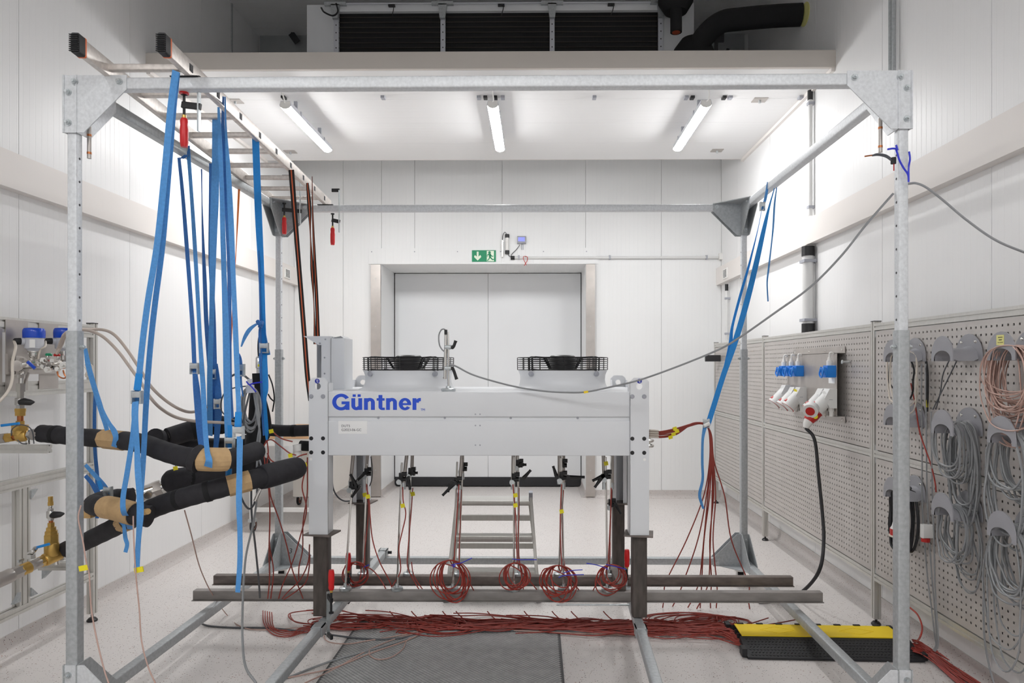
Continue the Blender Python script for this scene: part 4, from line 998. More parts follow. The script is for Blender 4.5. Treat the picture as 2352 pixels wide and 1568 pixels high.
for k, (x0, x1, y0, y1, frt) in enumerate(((UX0, UX0 + CW, UY, UY + .1, 1), (UX1 - CW, UX1, UY, UY + .1, 1), (UX0, UX0 + CW, UYB - .1, UYB, 0), (UX1 - CW, UX1, UYB - .1, UYB, 0))):
    yp = y0 if frt else y1 - .005
    m = holed(x0, x1, 1.49, CZ1, .022, ((x0 + x1) / 2 + (-.004 if x0 < 0 else .0), 1.538), .018, yp, .005)
    m.box(x0, yp, CZ0, x1, yp + .005, 1.49)
    m.box(x0, y0, CZ0, x0 + .004, y1, CZ1 - .03).box(x1 - .004, y0, CZ0, x1, y1, CZ1 - .03)
    if not frt: m.box(x0, y0, CZ0, x0 + .03, y0 + .004, UZ0).box(x1 - .03, y0, CZ0, x1, y0 + .004, UZ0)
    c = m.build('corner_column', 'unit_white', un)
    if frt:
        for dx_ in (.0135, CW - .027):
            MB().lathe((x0 + dx_, yp, 1.481), (0, -1, 0), [(.0125, 0), (.0125, .002), (.011, .006), (.001, .007)], 16).build('bolt', 'clip_grey', c)
            for z in (1.245, 1.166): MB().cyl((x0 + dx_, yp - .0006, z), (x0 + dx_, yp + .001, z), .0115, 16).build('bolt_hole', 'black_plastic', c)
        xs_ = (x0 + x1) / 2 + (-.006 if x0 < 0 else .0)
        MB().cyl((xs_, yp - .0012, 1.568 - .001), (xs_, yp, 1.567), .0135, 20).build('lifting_point_sticker', 'sticker_blue', c)
        MB().tube(spl([(xs_ + a * .0062, yp - .0016, 1.567 + b * .0062) for a, b in ((-.8, .35), (-.3, 1.2), (.6, 1.0), (.6, .3), (-.1, -.1), (-.2, -.8), (.5, -1.2), (1, -.6))], 4), .0012, 4).build('lifting_hook_symbol', 'paper_white', c)
        MB().cyl((x0 + (.012 if x0 < 0 else CW - .025), yp - .0008, 1.128), (x0 + (.012 if x0 < 0 else CW - .025), yp, 1.128), .008, 12).build('plug', 'paper_white', c)
bx0, bx1, by = UX0 + CW, UX1 - CW, UY + .012
gz0, gz1 = 1.343, 1.366
up_ = MB().box(bx0, by, gz1, bx1, by + .02, UZ1, .004).build('upper_panel', 'unit_white', un)
lp_ = MB().box(bx0, by + .002, UZ0, bx1, by + .022, gz0, .004).build('lower_panel', 'unit_white', un)
gr = MB().box(bx0, by + .012, gz0 - .005, bx1, by + .03, gz1 + .005).build('joint_channel', 'unit_white', un)
m = MB()
for px in (868, 1021, 1173, 1327): p = PY(px, 960, by); m.lathe((p.x, by + .012, p.z), (0, -1, 0), [(.007, 0), (.006, .005), (.001, .006)], 10)
m.build('rivet', 'clip_grey', gr)
for pn, py in ((up_, 951), (lp_, 977), (lp_, 1022)):
    m = MB()
    for px in (1092, 1102.5): p = PY(px, py, by); m.cyl((p.x, by - .0005 + (.002 if pn is lp_ else 0), p.z), (p.x, by + .004, p.z), .0045, 10)
    m.build('screw_hole', 'clip_grey', pn)
MB().box(UX0 + .05, UYB - .04, UZ0, UX1 - .05, UYB - .02, UZ1).build('rear_panel', 'unit_white', un)
MB().box(UX0 + .004, by + .02, UZ1 - .012, UX1 - .004, UYB - .04, UZ1 + .001, .003).build('top_panel', 'unit_white', un)
MB().box(UX0 + .06, by + .04, UZ0 + .04, UX1 - .06, UYB - .06, UZ0 + .22).build('coil_block', 'coil_fins', un)
for x0, x1 in ((UX0 + .04, UX0 + .05), (UX1 - .05, UX1 - .04)): MB().box(x0, UY + .1, UZ0, x1, UYB - .1, UZ1 - .012).build('end_plate', 'unit_white', un)
for k in range(5):
    for zz in (1.215, 1.185): MB().tube(spl([(UX1 - .05, 3.98 + k * .12, zz), (UX1 + .03, 3.98 + k * .12, zz), (UX1 + .05, 4.01 + k * .12, zz), (UX1 + .03, 4.04 + k * .12, zz), (UX1 - .05, 4.04 + k * .12, zz)], 6), .009, 8).build('return_bend', 'chrome', un)
for k in range(4): MB().tube(spl([(UX0 + .05, 3.98 + k * .12, 1.25), (UX0 - .03, 3.98 + k * .12, 1.25), (UX0 - .05, 4.01 + k * .12, 1.25), (UX0 - .03, 4.04 + k * .12, 1.25), (UX0 + .05, 4.04 + k * .12, 1.25)], 6), .009, 8).build('return_bend', 'chrome', un)
# lettering and label
def fit(o, wd, axis=0):
    xs = [v.co[axis] for v in o.data.vertices]; lo, hi = min(xs), max(xs)
    for v in o.data.vertices: v.co[axis] = lo + (v.co[axis] - lo) * wd / (hi - lo)
p0, p1 = PY(763, 941, by - .0008), PY(967, 941, by - .0008)
def glyphs(word, o, wd, cap, mat, parent, th=.0006):
    """bold grotesque letters drawn as stroked outlines; unit: cap height 1"""
    m = MB(); x = 0.0; S = .215; xh = .745
    quads = []
    def rect(x0, y0, x1, y1): quads.append([(x0, y0), (x1, y0), (x1, y1), (x0, y1)])
    def arc(cx_, cy_, rx, ry, a0, a1, sx=S, sy=S * .92, n=16):
        for k in range(n):
            t0, t1 = math.radians(a0 + (a1 - a0) * k / n), math.radians(a0 + (a1 - a0) * (k + 1) / n)
            quads.append([(cx_ + rx * math.cos(t0), cy_ + ry * math.sin(t0)), (cx_ + rx * math.cos(t1), cy_ + ry * math.sin(t1)), (cx_ + (rx - sx) * math.cos(t1), cy_ + (ry - sy) * math.sin(t1)), (cx_ + (rx - sx) * math.cos(t0), cy_ + (ry - sy) * math.sin(t0))])
    for ch in word:
        if ch == 'G':
            arc(x + .5, .5, .5, .53, 32, 318, .225, .2, 30); rect(x + .52, .36, x + .96, .54); rect(x + .76, .0, x + .96, .5); quads.append([(x + .76, .0), (x + .76, .36), (x + .7, .3), (x + .68, .12)]); x += 1.06
        elif ch == 'ü':
            rect(x, .26, x + S, xh); rect(x + .385, .0, x + .385 + S, xh); arc(x + .28, .27, .28, .29, 180, 345); rect(x + .07, .83, x + .245, .99); rect(x + .345, .83, x + .52, .99); x += .70
        elif ch == 'n':
            rect(x, 0, x + S, xh); rect(x + .385, 0, x + .385 + S, .49); arc(x + .32, .475, .28, .29, 15, 0 + 165); rect(x + .385, .44, x + .6, .5); arc(x + .32, .475, .28, .29, 0, 30); x += .70
        elif ch == 't':
            rect(x + .1, .17, x + .1 + S, .95); rect(x, .59, x + .44, xh); arc(x + .32, .2, .22, .21, 180, 275, S, .155); rect(x + .32, -.01, x + .45, .145); x += .52
        elif ch == 'e':
            arc(x + .345, .37, .345, .39, 8, 325, S, .165, 28); rect(x + .1, .31, x + .69, .43); arc(x + .345, .37, .345, .39, -9, 10, S, .165, 4); x += .76
        elif ch == 'r':
            rect(x, 0, x + S, xh); arc(x + .42, .40, .3, .36, 85, 165, S, .2); rect(x + .4, .56, x + .46, .76); x += .47
    full = x
    for i, q in enumerate(quads):
        P = [V(o) + V((a * wd / full, -1.2e-5 * i, b * cap)) for a, b in q]
        m.add(P, [[0, 1, 2, 3]])
    return m.build('lettering', mat, parent, smooth=False)
# the name in blue, each letter a part of the panel
adv = {'G': 1.06, 'ü': .70, 'n': .70, 't': .52, 'e': .76, 'r': .47}
tot = sum(adv[c_] for c_ in 'Güntner'); xx = 0.0
for c_ in 'Güntner':
    glyphs(c_, p0 + V(((p1.x - p0.x) * xx / tot, 0, 0)), (p1.x - p0.x) * adv[c_] / tot, .0885, 'logo_blue', up_); xx += adv[c_]
q = PY(966, 943, by - .0008); text('lettering', 'TM', .018, q, (1, 0, 0), (0, 0, 1), 'logo_blue', up_)
a, b = PY(777, 996, by), PY(843.5, 966.5, by)
st = MB().box(a.x, by + .0005, a.z, b.x, by + .002, b.z).build('paper_label', 'paper_white', lp_)
text('print', 'DUT5', .0195, PY(784, 980.5, by + .0002), (1, 0, 0), (0, 0, 1), 'ink', lp_, .0002)
text('print', 'G2023-06-GC', .0195, PY(784, 989.5, by + .0002), (1, 0, 0), (0, 0, 1), 'ink', lp_, .0002)
# fans
for fx in (-.805, .165):
    fy = 4.30; R0 = .262
    f = MB().lathe((fx, fy, UZ1), (0, 0, 1), [(.315, -.002), (.308, .003), (.29, .01), (.277, .022), (.269, .042), (.266, .065), (.268, .09), (.276, .111), (.28, .118), (.276, .12), (.258, .118), (.252, .09), (.25, -.005)], 48).build('fan_nozzle', 'unit_white', un)
    g = MB()
    for k in range(7):
        z = UZ1 + .124 + k * .0125
        g.tube([(fx + .282 * math.cos(2 * math.pi * i / 40), fy + .282 * math.sin(2 * math.pi * i / 40), z) for i in range(41)], .0024, 5, caps=False)
    for rr, z in ((.24, .2), (.2, .2), (.165, .198), (.135, .19), (.115, .18)):
        g.tube([(fx + rr * math.cos(2 * math.pi * i / 36), fy + rr * math.sin(2 * math.pi * i / 36), UZ1 + z) for i in range(37)], .0022, 5, caps=False)
    for k in range(4):
        a0 = math.radians(45 + 90 * k + 0)
        for da in (-.06, .06, -.02):
            a_ = a0 + da; c, s = math.cos(a_), math.sin(a_)
            g.tube([(fx + .282 * c, fy + .282 * s, UZ1 + .118), (fx + .284 * c, fy + .284 * s, UZ1 + .198), (fx + .26 * c, fy + .26 * s, UZ1 + .203), (fx + .16 * c, fy + .16 * s, UZ1 + .2), (fx + .11 * c, fy + .11 * s, UZ1 + .13)], .0035 if da != -.02 else .0028, 5)
    for k in range(12):
        a_ = 2 * math.pi * k / 12; c, s = math.cos(a_), math.sin(a_)
        g.tube([(fx + .283 * c, fy + .283 * s, UZ1 + .122), (fx + .284 * c, fy + .284 * s, UZ1 + .198), (fx + .27 * c, fy + .27 * s, UZ1 + .2)], .0026, 5)
    g.build('fan_guard', 'black_wire', f)
    MB().lathe((fx, fy, UZ1), (0, 0, 1), [(.001, .1), (.1, .1), (.104, .115), (.09, .13), (.083, .19), (.079, .196), (.079, .208), (.07, .214), (.03, .216), (.001, .216)], 32).build('motor_hub', 'black_plastic', f)
    hub = f
    m = MB()
    for k in range(4):
        a_ = math.radians(45 + 90 * k); c, s = math.cos(a_), math.sin(a_)
        m.bar((fx + .27 * c, fy + .27 * s, UZ1 + .125), (fx + .09 * c, fy + .09 * s, UZ1 + .11), .022, .01)
    m.build('motor_arm', 'black_plastic', f)
    m = MB()
    for k in range(7):
        a_ = 2 * math.pi * k / 7
        i0, i1 = (math.cos(a_), math.sin(a_)), (math.cos(a_ + .55), math.sin(a_ + .55))
        m.add([(fx + .08 * i0[0], fy + .08 * i0[1], UZ1 + .09), (fx + .08 * i1[0], fy + .08 * i1[1], UZ1 + .06), (fx + .245 * i1[0], fy + .245 * i1[1], UZ1 + .055), (fx + .245 * i0[0], fy + .245 * i0[1], UZ1 + .085)], [[0, 1, 2, 3]])
    m.build('fan_blades', 'black_plastic', f)
    m = MB()
    for k in range(4):
        a_ = math.radians(45 + 90 * k); c, s = math.cos(a_), math.sin(a_); e = V((-s, c, 0))
        p = V((fx + .282 * c, fy + .282 * s, UZ1 + .1)); n = V((c, s, 0))
        m.lathe(p - n * .01, n, [(.016, 0), (.016, .012), (.013, .016), (.001, .017)], 14)
    m.build('guard_bolt', 'clip_grey', f)
# end cover with hood at the pipe end
x1_, x0_ = W(797, 841, 4.34).x, W(768, 841, 4.34).x
xl = W(713, 841, 4.25).x; ztop = 1.838
ec = MB().box(x0_, 4.26, UZ1, x1_, 4.46, ztop - .012, .004).prism([(x0_, 4.26, ztop - .012), (x1_ - .02, 4.26, ztop + .002), (x1_, 4.3, ztop - .02), (x0_, 4.3, ztop - .004)], (0, .16, 0)).build('end_cover', 'unit_white', un)
MB().box(xl, 4.44, UZ0 + .1, x0_, 4.445, ztop - .01).box(xl, 4.36, UZ0 + .1, xl + .002, 4.44, ztop - .03).build('cover_back', 'unit_white', ec)
MB().box(x0_ - .055, 4.24, UZ0 + .2, x0_ - .002, 4.28, ztop).build('cover_post', 'unit_white', ec)
MB().prism([(xl - .045, 4.245, ztop), (x0_ - .05, 4.245, ztop), (x0_ - .05, 4.245, ztop - .055), (x0_ - .075, 4.245, ztop - .055), (xl, 4.245, ztop - .025)], (0, -.003, 0)).box(xl - .045, 4.245, ztop - .002, x0_, 4.44, ztop).build('cover_hood', 'unit_white', ec)
m = MB()
for dx_, z in ((-.03, ztop - .02), (-.065, ztop - .045), (-.028, UZ1 + .03), (-.035, UZ1 + .2), (-.035, UZ1 + .1)): m.lathe((x0_ + dx_, 4.241, z), (0, -1, 0), [(.006, 0), (.005, .004), (.001, .005)], 10)
m.build('screw', 'clip_grey', ec)
# steel legs under the four columns
for (xc, yc, lb) in ((UX0 + CW / 2 + .005, UY + .055, 'dark steel leg under the lettered front corner of the unit'), (UX1 - CW / 2 + .005, UY + .055, 'dark steel leg under the front corner at the cable end'), (UX0 + CW / 2 + .01, UYB - .05, 'dark steel leg under the rear corner at the pipe end'), (UX1 - CW / 2 - .005, UYB - .05, 'dark steel leg under the rear corner at the cable end')):
    zb = RB1 + .0575
    t = thing('steel_support', lb, 'support leg', (xc, yc, zb), 'dark steel legs under the unit')
    MB().bar((xc, yc, zb), (xc, yc, CZ0 - .009), .082, .082, up=(0, 1, 0), r=.008).build('tube', 'mill_steel_dark', t)
    MB().bar((xc, yc, CZ0 - .009), (xc, yc, CZ0), .16, .14, up=(.18, 1, 0)).build('top_plate', 'mill_steel', t)

# ================================================================== MEASURING STANDS UNDER THE UNIT
def stand(base, top, clampf, lever, tube, lb, rear=False, tilt2=None):
    """magnetic foot, thin rod, clamp with lever, sensing tube reaching up under the unit"""
    y = (RBY if rear else FBY) + .025
    b = PY(*base, y); b.z = BARZ1
    tp = PY(*top, y + .02)
    t = thing('measuring_stand', lb, 'stand', b, 'measuring stands on the rear bar' if rear else 'measuring stands on the front bar')
    MB().lathe(b, (0, 0, 1), [(.001, 0), (.034, 0), (.036, .004), (.036, .016), (.03, .02), (.012, .021), (.009, .04), (.001, .04)], 22).build('magnetic_foot', 'zinc', t)
    MB().tube([b + V((0, 0, .02)), tp], .0062, 8).build('rod', 'chrome', t)
    f = clampf; c = b.lerp(tp, f)
    cl = MB().cyl(c + V((-.014, 0, -.006)), c + V((.03, 0, -.006)), .015, 12).bar(c + V((.0, 0, -.02)), c + V((.0, 0, .03)), .028, .026, up=(0, 1, 0), r=.006).box(c.x + .008, c.y - .014, c.z + .012, c.x + .034, c.y + .014, c.z + .036, .004).build('clamp', 'black_plastic', t)
    MB().cyl(c + V((-.012, -.018, -.024)), c + V((-.012, .01, -.024)), .016, 14).build('clamp_knob', 'zinc', cl)
    for ang, ln, dx_ in lever:
        a = math.radians(ang); o = c + V((dx_, -.015, .0)); e = V((math.cos(a), 0, math.sin(a)))
        MB().tube([o - e * .01, o + e * .014, o + e * (ln - .012), o + e * ln], [.011, .012, .008, .009], 10).cyl(o + V((0, .02, 0)), o + V((0, -.012, 0)), .012, 12).build('clamp_lever', 'black_plastic', t)
    if tube:
        a, e = PY(*tube[0], y + .02), PY(*tube[1], y + .03); e = a + (e - a) * 1.25
        MB().tube([a, e], .0115, 10).build('sensing_tube', 'stainless', t)
        MB().cyl(a + V((0, 0, .012)), a - V((0, 0, .03)), .0135, 10).build('tube_end', 'zinc', t)
    return t
stand((793, 1372), (809, 1098), .93, [(118, .085, .035), (235, .08, .05)], ((805, 1108), (811, 1047)), 'measuring stand furthest along the front bar, beside the front leg', 0)
stand((912, 1374), (923, 1062), .88, [(280, .07, .045)], ((927, 1112), (934, 1047)), 'second measuring stand on the front bar counted from the lettered end')
stand((1040, 1374), (1050, 1060), .84, [(225, .11, -.005), (250, .06, -.03)], ((1056, 1112), (1061, 1047)), 'third measuring stand on the front bar counted from the lettered end')
stand((1180, 1374), (1181, 1049), .84, [(48, .07, .055)], ((1178, 1112), (1179, 1047)), 'fourth measuring stand on the front bar, before the step ladder edge')
stand((1295, 1376), (1289, 1052), .86, [(108, .07, -.03), (0, .1, .04)], ((1285, 1100), (1285, 1047)), 'fifth measuring stand on the front bar counted from the lettered end')
stand((1395, 1377), (1391, 1049), .86, [(205, .07, -.02), (235, .085, -.02)], ((1388, 1112), (1386, 1047)), 'last measuring stand on the front bar, near the cable end leg')
stand((834, 1330), (843, 1065), .92, [(225, .12, -.01)], ((841, 1082), (844, 1047)), 'measuring stand on the rear bar beside the rear leg at the pipe end', True)
stand((938, 1332), (943, 1080), .98, [(0, .03, .02)], ((946, 1082), (947, 1047)), 'second measuring stand on the rear bar with a square knob', True)
stand((1054, 1333), (1063, 1047), .9, [(70, .04, .0)], ((1062, 1090), (1062, 1047)), 'third measuring stand on the rear bar behind the step ladder edge', True)
stand((1191, 1333), (1190, 1047), .93, [(0, .035, .02)], ((1188, 1092), (1188, 1047)), 'fourth measuring stand on the rear bar with yellow tag', True)
stand((1284, 1333), (1292, 1047), .93, [(100, .04, .0)], ((1294, 1112), (1294, 1047)), 'fifth measuring stand on the rear bar beside the yellow tag', True)
stand((1400, 1334), (1404, 1047), .6, [(300, .07, .03)], ((1406, 1112), (1406, 1047)), 'last measuring stand on the rear bar near the cable end', True)
# measuring stand on top of the unit
b = W(1030, 893, 3.95); b.z = UZ1 + .001
t = thing('top_measuring_stand', 'measuring stand with two black levers standing on top of the unit', 'stand', b)
MB().lathe(b, (0, 0, 1), [(.001, 0), (.04, 0), (.042, .004), (.042, .014), (.034, .018), (.016, .019), (.014, .03), (.001, .03)], 24).build('magnetic_foot', 'zinc', t)
def tp(px, py, dz=0): p = W(px, py, 3.95); return p
MB().tube([b + V((0, 0, .02)), tp(1029, 762)], .0065, 8).build('rod', 'chrome', t)
MB().tube([tp(1022, 870), tp(1024, 768)], .009, 10).build('probe', 'chrome', t)
MB().tube(spl([tp(1024, 770), tp(1022, 757), tp(1014, 757), tp(1008, 770), tp(1009, 790), tp(1015, 802), tp(1026, 813), tp(1032, 836), tp(1040, 838)], 6), .004, 6).build('probe_lead', 'grey_cable', t)
MB().cyl(tp(1024, 770), tp(1024, 757), .009, 8).build('lead_cap', 'black_plastic', t)
for py, pts in ((797, [(1036, 796), (1041, 797), (1047, 782)]), (845, [(1036, 845), (1041, 848), (1049, 871)])):
    c = tp(1029, py); MB().cyl(c + V((-.018, 0, 0)), c + V((.018, 0, 0)), .014, 12).cyl(c + V((0, 0, -.012)), c + V((0, 0, .012)), .012, 12).build('clamp', 'zinc', t)
    MB().tube(spl([tp(*q) for q in pts], 4), [.011] * 4 + [.009] * 4 + [.0105], 10).build('clamp_lever', 'black_plastic', t)
MB().tube([tp(1022, 868), tp(1019, 865)], .008, 8).build('probe_tip', 'stainless', t)
# ================================================================== ALUMINIUM PIPE RACK (left wall)
KX = -2.88
rk = thing('pipe_rack', 'aluminium extrusion rack standing along the wall behind the valves', 'rack', (KX, 3.4, 0))
for y in (4.40, 3.79, 2.2):
    MB().slotbar((KX, y, .05 if y == 4.40 else .322), (KX, y, 1.925 if y == 4.40 else .97), .044 if y == 4.40 else .08, .044, up=(0, 1, 0) if y == 4.40 else (1, 0, 0)).build('post', 'aluminium', rk)
    if y == 4.40 or y == 2.2: MB().cyl((KX, y, .015), (KX, y, .05 if y == 4.40 else .3), .008, 8).lathe((KX, y, 0), (0, 0, 1), [(.001, .024), (.02, .022), (.032, .008), (.032, 0), (.001, 0)], 14).build('levelling_foot', 'black_plastic', rk)
MB().box(KX - .024, 4.376, 1.925, KX + .024, 4.424, 1.931).build('post_cap', 'black_plastic', rk)
for z, h in ((1.875, .08), (1.525, .08), (1.0, .06), (.3, .044)):
    MB().slotbar((KX + .002, .4, z), (KX + .002, 4.376, z), .044, h).build('rail', 'aluminium', rk)
MB().slotbar((KX, 3.94, .493), (KX + .2, 3.94, .493), .044, .044).build('bracket_arm', 'aluminium', rk)
MB().slotbar((KX - .05, 3.7, 1.2), (W(106, 1030, 3.7).x, 3.7, 1.2), .044, .044).build('bracket_arm', 'aluminium', rk)
for y, z, s in ((3.83, .95, -1), (3.83, .35, 1), (3.75, .35, 1)): MB().prism([(KX + .01, y, z), (KX + .01, y + (.05 if y > 3.8 else -.05), z + s * 0), (KX + .01, y, z - .05 * s * -1)], (.02, 0, 0)).build('corner_bracket', 'galvanised_old', rk)
MB().prism([(KX + .02, 3.95, .47), (KX + .07, 3.95, .47), (KX + .02, 3.95, .42)], (0, -.03, 0)).build('corner_bracket', 'galvanised_old', rk)
# mounting plates
PXX = KX + .026
for (pa, pb, t0, t1, lb) in ((12, 63, 733, 896, 'tall stainless mounting plate on the rack behind the first blue topped transmitter'), (89, 133, 741, 891, 'stainless mounting plate on the rack behind the second blue topped transmitter'), (-60, 4, 750, 880, 'stainless mounting plate at the picture edge on the rack')):
    a, b = PX(pa, t0, PXX), PX(pb, t1, PXX)
    o = MB().box(PXX, a.y, b.z, PXX + .003, b.y, a.z, 0)
    t = tag(o.build('mounting_plate', 'stainless', None), lb, 'plate', 'mounting plates on the rack')
a, b = PX(14, 812, PXX + .01), PX(132, 858, PXX + .01)
tag(MB().box(PXX + .004, a.y, b.z, PXX + .02, b.y, a.z, .002).build('manifold_bracket', 'stainless', None), 'long stainless bracket carrying the silver valve manifold', 'bracket')
def transmitter(px, lb):
    dy_ = 0
    p = PX(px, 776, KX + .12)
    t = thing('pressure_transmitter', lb, 'transmitter', p - V((0, 0, .15)), 'blue topped transmitters on the rack')
    zt = PX(px, 753, p.x).z; zm = PX(px, 776, p.x).z; zb = PX(px, 801, p.x).z
    MB().lathe((p.x, p.y, zm), (0, 0, 1), [(.052, 0), (.053, .03), (.052, zt - zm - .012), (.046, zt - zm - .002), (.035, zt - zm), (.001, zt - zm)], 28).build('cap', 'cap_blue', t)
    MB().lathe((p.x, p.y, zb), (0, 0, 1), [(.001, -.012), (.03, -.012), (.036, 0), (.045, .002), (.047, zm - zb), (.001, zm - zb)], 28).build('housing', 'housing_grey', t)
    MB().lathe((p.x, p.y, zb - .05), (0, 0, 1), [(.02, 0), (.024, .012), (.024, .028), (.03, .03), (.03, .04)], 20).hexnut((p.x, p.y, zb - .075), (p.x, p.y, zb - .045), .021).build('hex_neck', 'chrome', t)
    MB().box(p.x + .012, p.y - .05, zb + .006, p.x + .04, p.y - .0455, zb + .05).build('rating_label', 'paper_white', t)
    g = V((p.x, p.y, zm - .02))
    d = V((-.62, -.78, 0))
    MB().cyl(g + d * .045, g + d * .06, .02, 12).build('gland_seat', 'housing_grey', t)
    MB().lathe(g + d * .058, d, [(.018, 0), (.019, .01), (.017, .03), (.01, .036), (.001, .037)], 14).build('cable_gland', 'rubber', t)
    return g + d * .09, p
g1, p1 = transmitter(78, 'pressure transmitter with blue cap, fully visible beside the galvanised post')
g2, p2 = transmitter(147, 'pressure transmitter with blue cap, half hidden by the galvanised post')
cable('transmitter_cable', [g1, W(36, 798, 3.6), W(29, 830, 3.55), W(28, 870, 3.5), W(20, 895, 3.45), W(5, 915, 3.4), W(-12, 930, 3.35)], .007, 'pale_cable', 'cream cable curving down from the first transmitter to the picture edge', n=10)
cable('transmitter_cable', [g2, W(104, 795, 3.75), W(94, 802, 3.75), W(90, 812, 3.75), W(88, 826, 3.75)], .005, 'pale_cable', 'cream cable running from the second transmitter down behind the first')
cable('transmitter_cable', [W(133, 803, 3.7), W(140, 785, 3.65), W(148, 768, 3.6), W(165, 758, 3.6), W(195, 756, 3.75), W(235, 757, 3.85), W(262, 768, 3.8), W(290, 800, 3.75), W(320, 845, 3.7), W(345, 885, 3.7), W(375, 915, 3.75), W(410, 938, 3.8), W(440, 946, 3.9), W(470, 936, 4.0), W(500, 918, 4.1)], .0085, 'beige_hose', 'beige hose arching from the transmitters high over to the blue straps', n=10)
cable('transmitter_cable', [W(130, 812, 3.7), W(142, 790, 3.68), W(150, 772, 3.65), W(170, 762, 3.65), W(200, 758, 3.7), W(235, 772, 3.75), W(270, 805, 3.7), W(300, 845, 3.65), W(325, 880, 3.6), W(345, 912, 3.55), W(370, 938, 3.6), W(405, 958, 3.7), W(450, 967, 3.8), W(520, 971, 3.85), W(560, 976, 3.85)], .0085, 'beige_hose', 'beige hose sagging lower towards the insulated pipes', n=10)
# silver valve manifold
mf = thing('valve_manifold', 'cluster of silver fittings and small valves on the rack beside the post', 'valve manifold', W(85, 850, 3.78))
def mp(px, py, Z=3.72): return W(px, py, Z)
MB().lathe(mp(42, 840, 3.74), (.5, -.86, 0), [(.001, 0), (.055, 0), (.055, .02), (.03, .022), (.03, .05), (.02, .052), (.001, .053)], 24).build('flange', 'stainless', mf)
m = MB()
for k in range(6):
    a_ = 2 * math.pi * k / 6; c0 = mp(42, 840, 3.70); m.hexnut(c0 + V((.04 * math.cos(a_) * .86, .04 * math.cos(a_) * .5, .04 * math.sin(a_))), c0 + V((.04 * math.cos(a_) * .86, .04 * math.cos(a_) * .5 - .016, .04 * math.sin(a_))), .008)
m.build('flange_nut', 'chrome', mf)
MB().box(*mp(94, 850, 3.8), *(mp(124, 824, 3.8) + V((0, -.06, 0))), .004).build('valve_block', 'chrome', mf)
MB().cyl(mp(55, 842), mp(160, 838), .013, 12).build('header_tube', 'chrome', mf)
R2 = random.Random(3)
for px, py in ((62, 836), (72, 832), (80, 838), (88, 835), (102, 828), (110, 832), (116, 838), (104, 842), (113, 848), (121, 843), (130, 838), (138, 834), (146, 840), (134, 848)):
    c0 = mp(px, py, 3.68 + R2.uniform(-.02, .03)); d = V((R2.uniform(-.5, .5), -1, R2.uniform(-.4, .4))).normalized()
    m = MB().hexnut(c0, c0 + d * .025, .014 + R2.random() * .005).cyl(c0 + d * .025, c0 + d * .045, .009, 10); m.build('fitting', 'chrome', mf)
for px, y0, y1 in ((110, 826, 814), (134, 826, 816), (148, 826, 806)): MB().cyl(mp(px, y0), mp(px, y1), .008, 8).hexnut(mp(px, y0), mp(px, (y0 + y1) / 2), .012).build('valve_stem', 'chrome', mf)
MB().lathe(mp(131, 818), (0, 0, 1), [(.001, 0), (.015, 0), (.017, .008), (.013, .014), (.001, .015)], 12).build('red_knob', 'plug_red', mf)
MB().lathe(mp(112, 817), (0, 0, 1), [(.001, 0), (.015, 0), (.017, .008), (.013, .014), (.001, .015)], 12).build('green_knob', 'sign_green', mf)
MB().obox(mp(72, 838, 3.62), (.02, 0, -.018), (0, .004, 0), (.005, 0, .005)).build('lever', 'cap_blue', mf)
MB().tube(spl([mp(131, 850), mp(134, 862), mp(143, 868), mp(152, 866), mp(160, 850)], 6), .004, 6).tube(spl([mp(145, 850), mp(148, 860), mp(154, 866), mp(160, 868)], 6), .004, 6).build('copper_line', 'copper', mf)
MB().tube(spl([mp(50, 852), mp(49, 870), mp(48, 890), mp(48, 912)], 6), .012, 10).build('drop_tube', 'chrome', mf)
for a_ in (860, 882, 892, 902): MB().hexnut(mp(48, a_), mp(48, a_ + 8), .018).build('fitting', 'chrome', mf)
MB().bar(mp(66, 855, 3.74), mp(55, 885, 3.74), .012, .006, up=(0, 1, 0)).build('brace', 'stainless', mf)
tag(MB().tube(spl([W(195, 838, 3.75), W(210, 838, 3.75), W(213, 852, 3.75), W(208, 864, 3.75), W(196, 864, 3.75)], 6), .004, 6).tube(spl([W(195, 842, 3.75), W(200, 852, 3.75), W(196, 862, 3.75)], 6), .004, 6).build('thin_line', 'pale_cable', None), 'looped thin cream capillary line poking out beside the galvanised post', 'capillary line')

# valve lines of brass and steel
def stack(t, pts, parts):
    """turned fittings strung along a line from pts[0] to pts[1]: (start, end, radius, material, name, hex)"""
    a, b = V(pts[0]), V(pts[1]); d = b - a
    for f0, f1, r, mat, nm, hx in parts:
        p, q = a + d * f0, a + d * f1; L = (q - p).length; n = d.normalized()
        if hx: MB().hexnut(p, q, r).build(nm, mat, t)
        else: MB().lathe(p, n, [(.001, 0), (r * .9, 0), (r, L * .08), (r, L * .92), (r * .9, L), (.001, L)], 18).build(nm, mat, t)
t = thing('upper_valve_line', 'brass tee and silver union line feeding the upper insulated pipe', 'valve line', W(50, 1010, 3.7))
stack(t, (W(-40, 1012, 3.7), W(105, 994, 3.7)), [(0, .38, .03, 'stainless', 'steel_union', 1), (.36, .5, .026, 'brass', 'brass_nut', 1), (.5, .58, .018, 'copper', 'copper_tube', 0), (.56, .72, .032, 'brass', 'brass_tee', 0), (.7, .75, .026, 'brass', 'brass_nut', 1), (.74, .82, .03, 'chrome', 'chrome_union', 1), (.8, .9, .034, 'stainless', 'steel_union', 1), (.88, 1.02, .03, 'stainless', 'pipe_end', 0)])
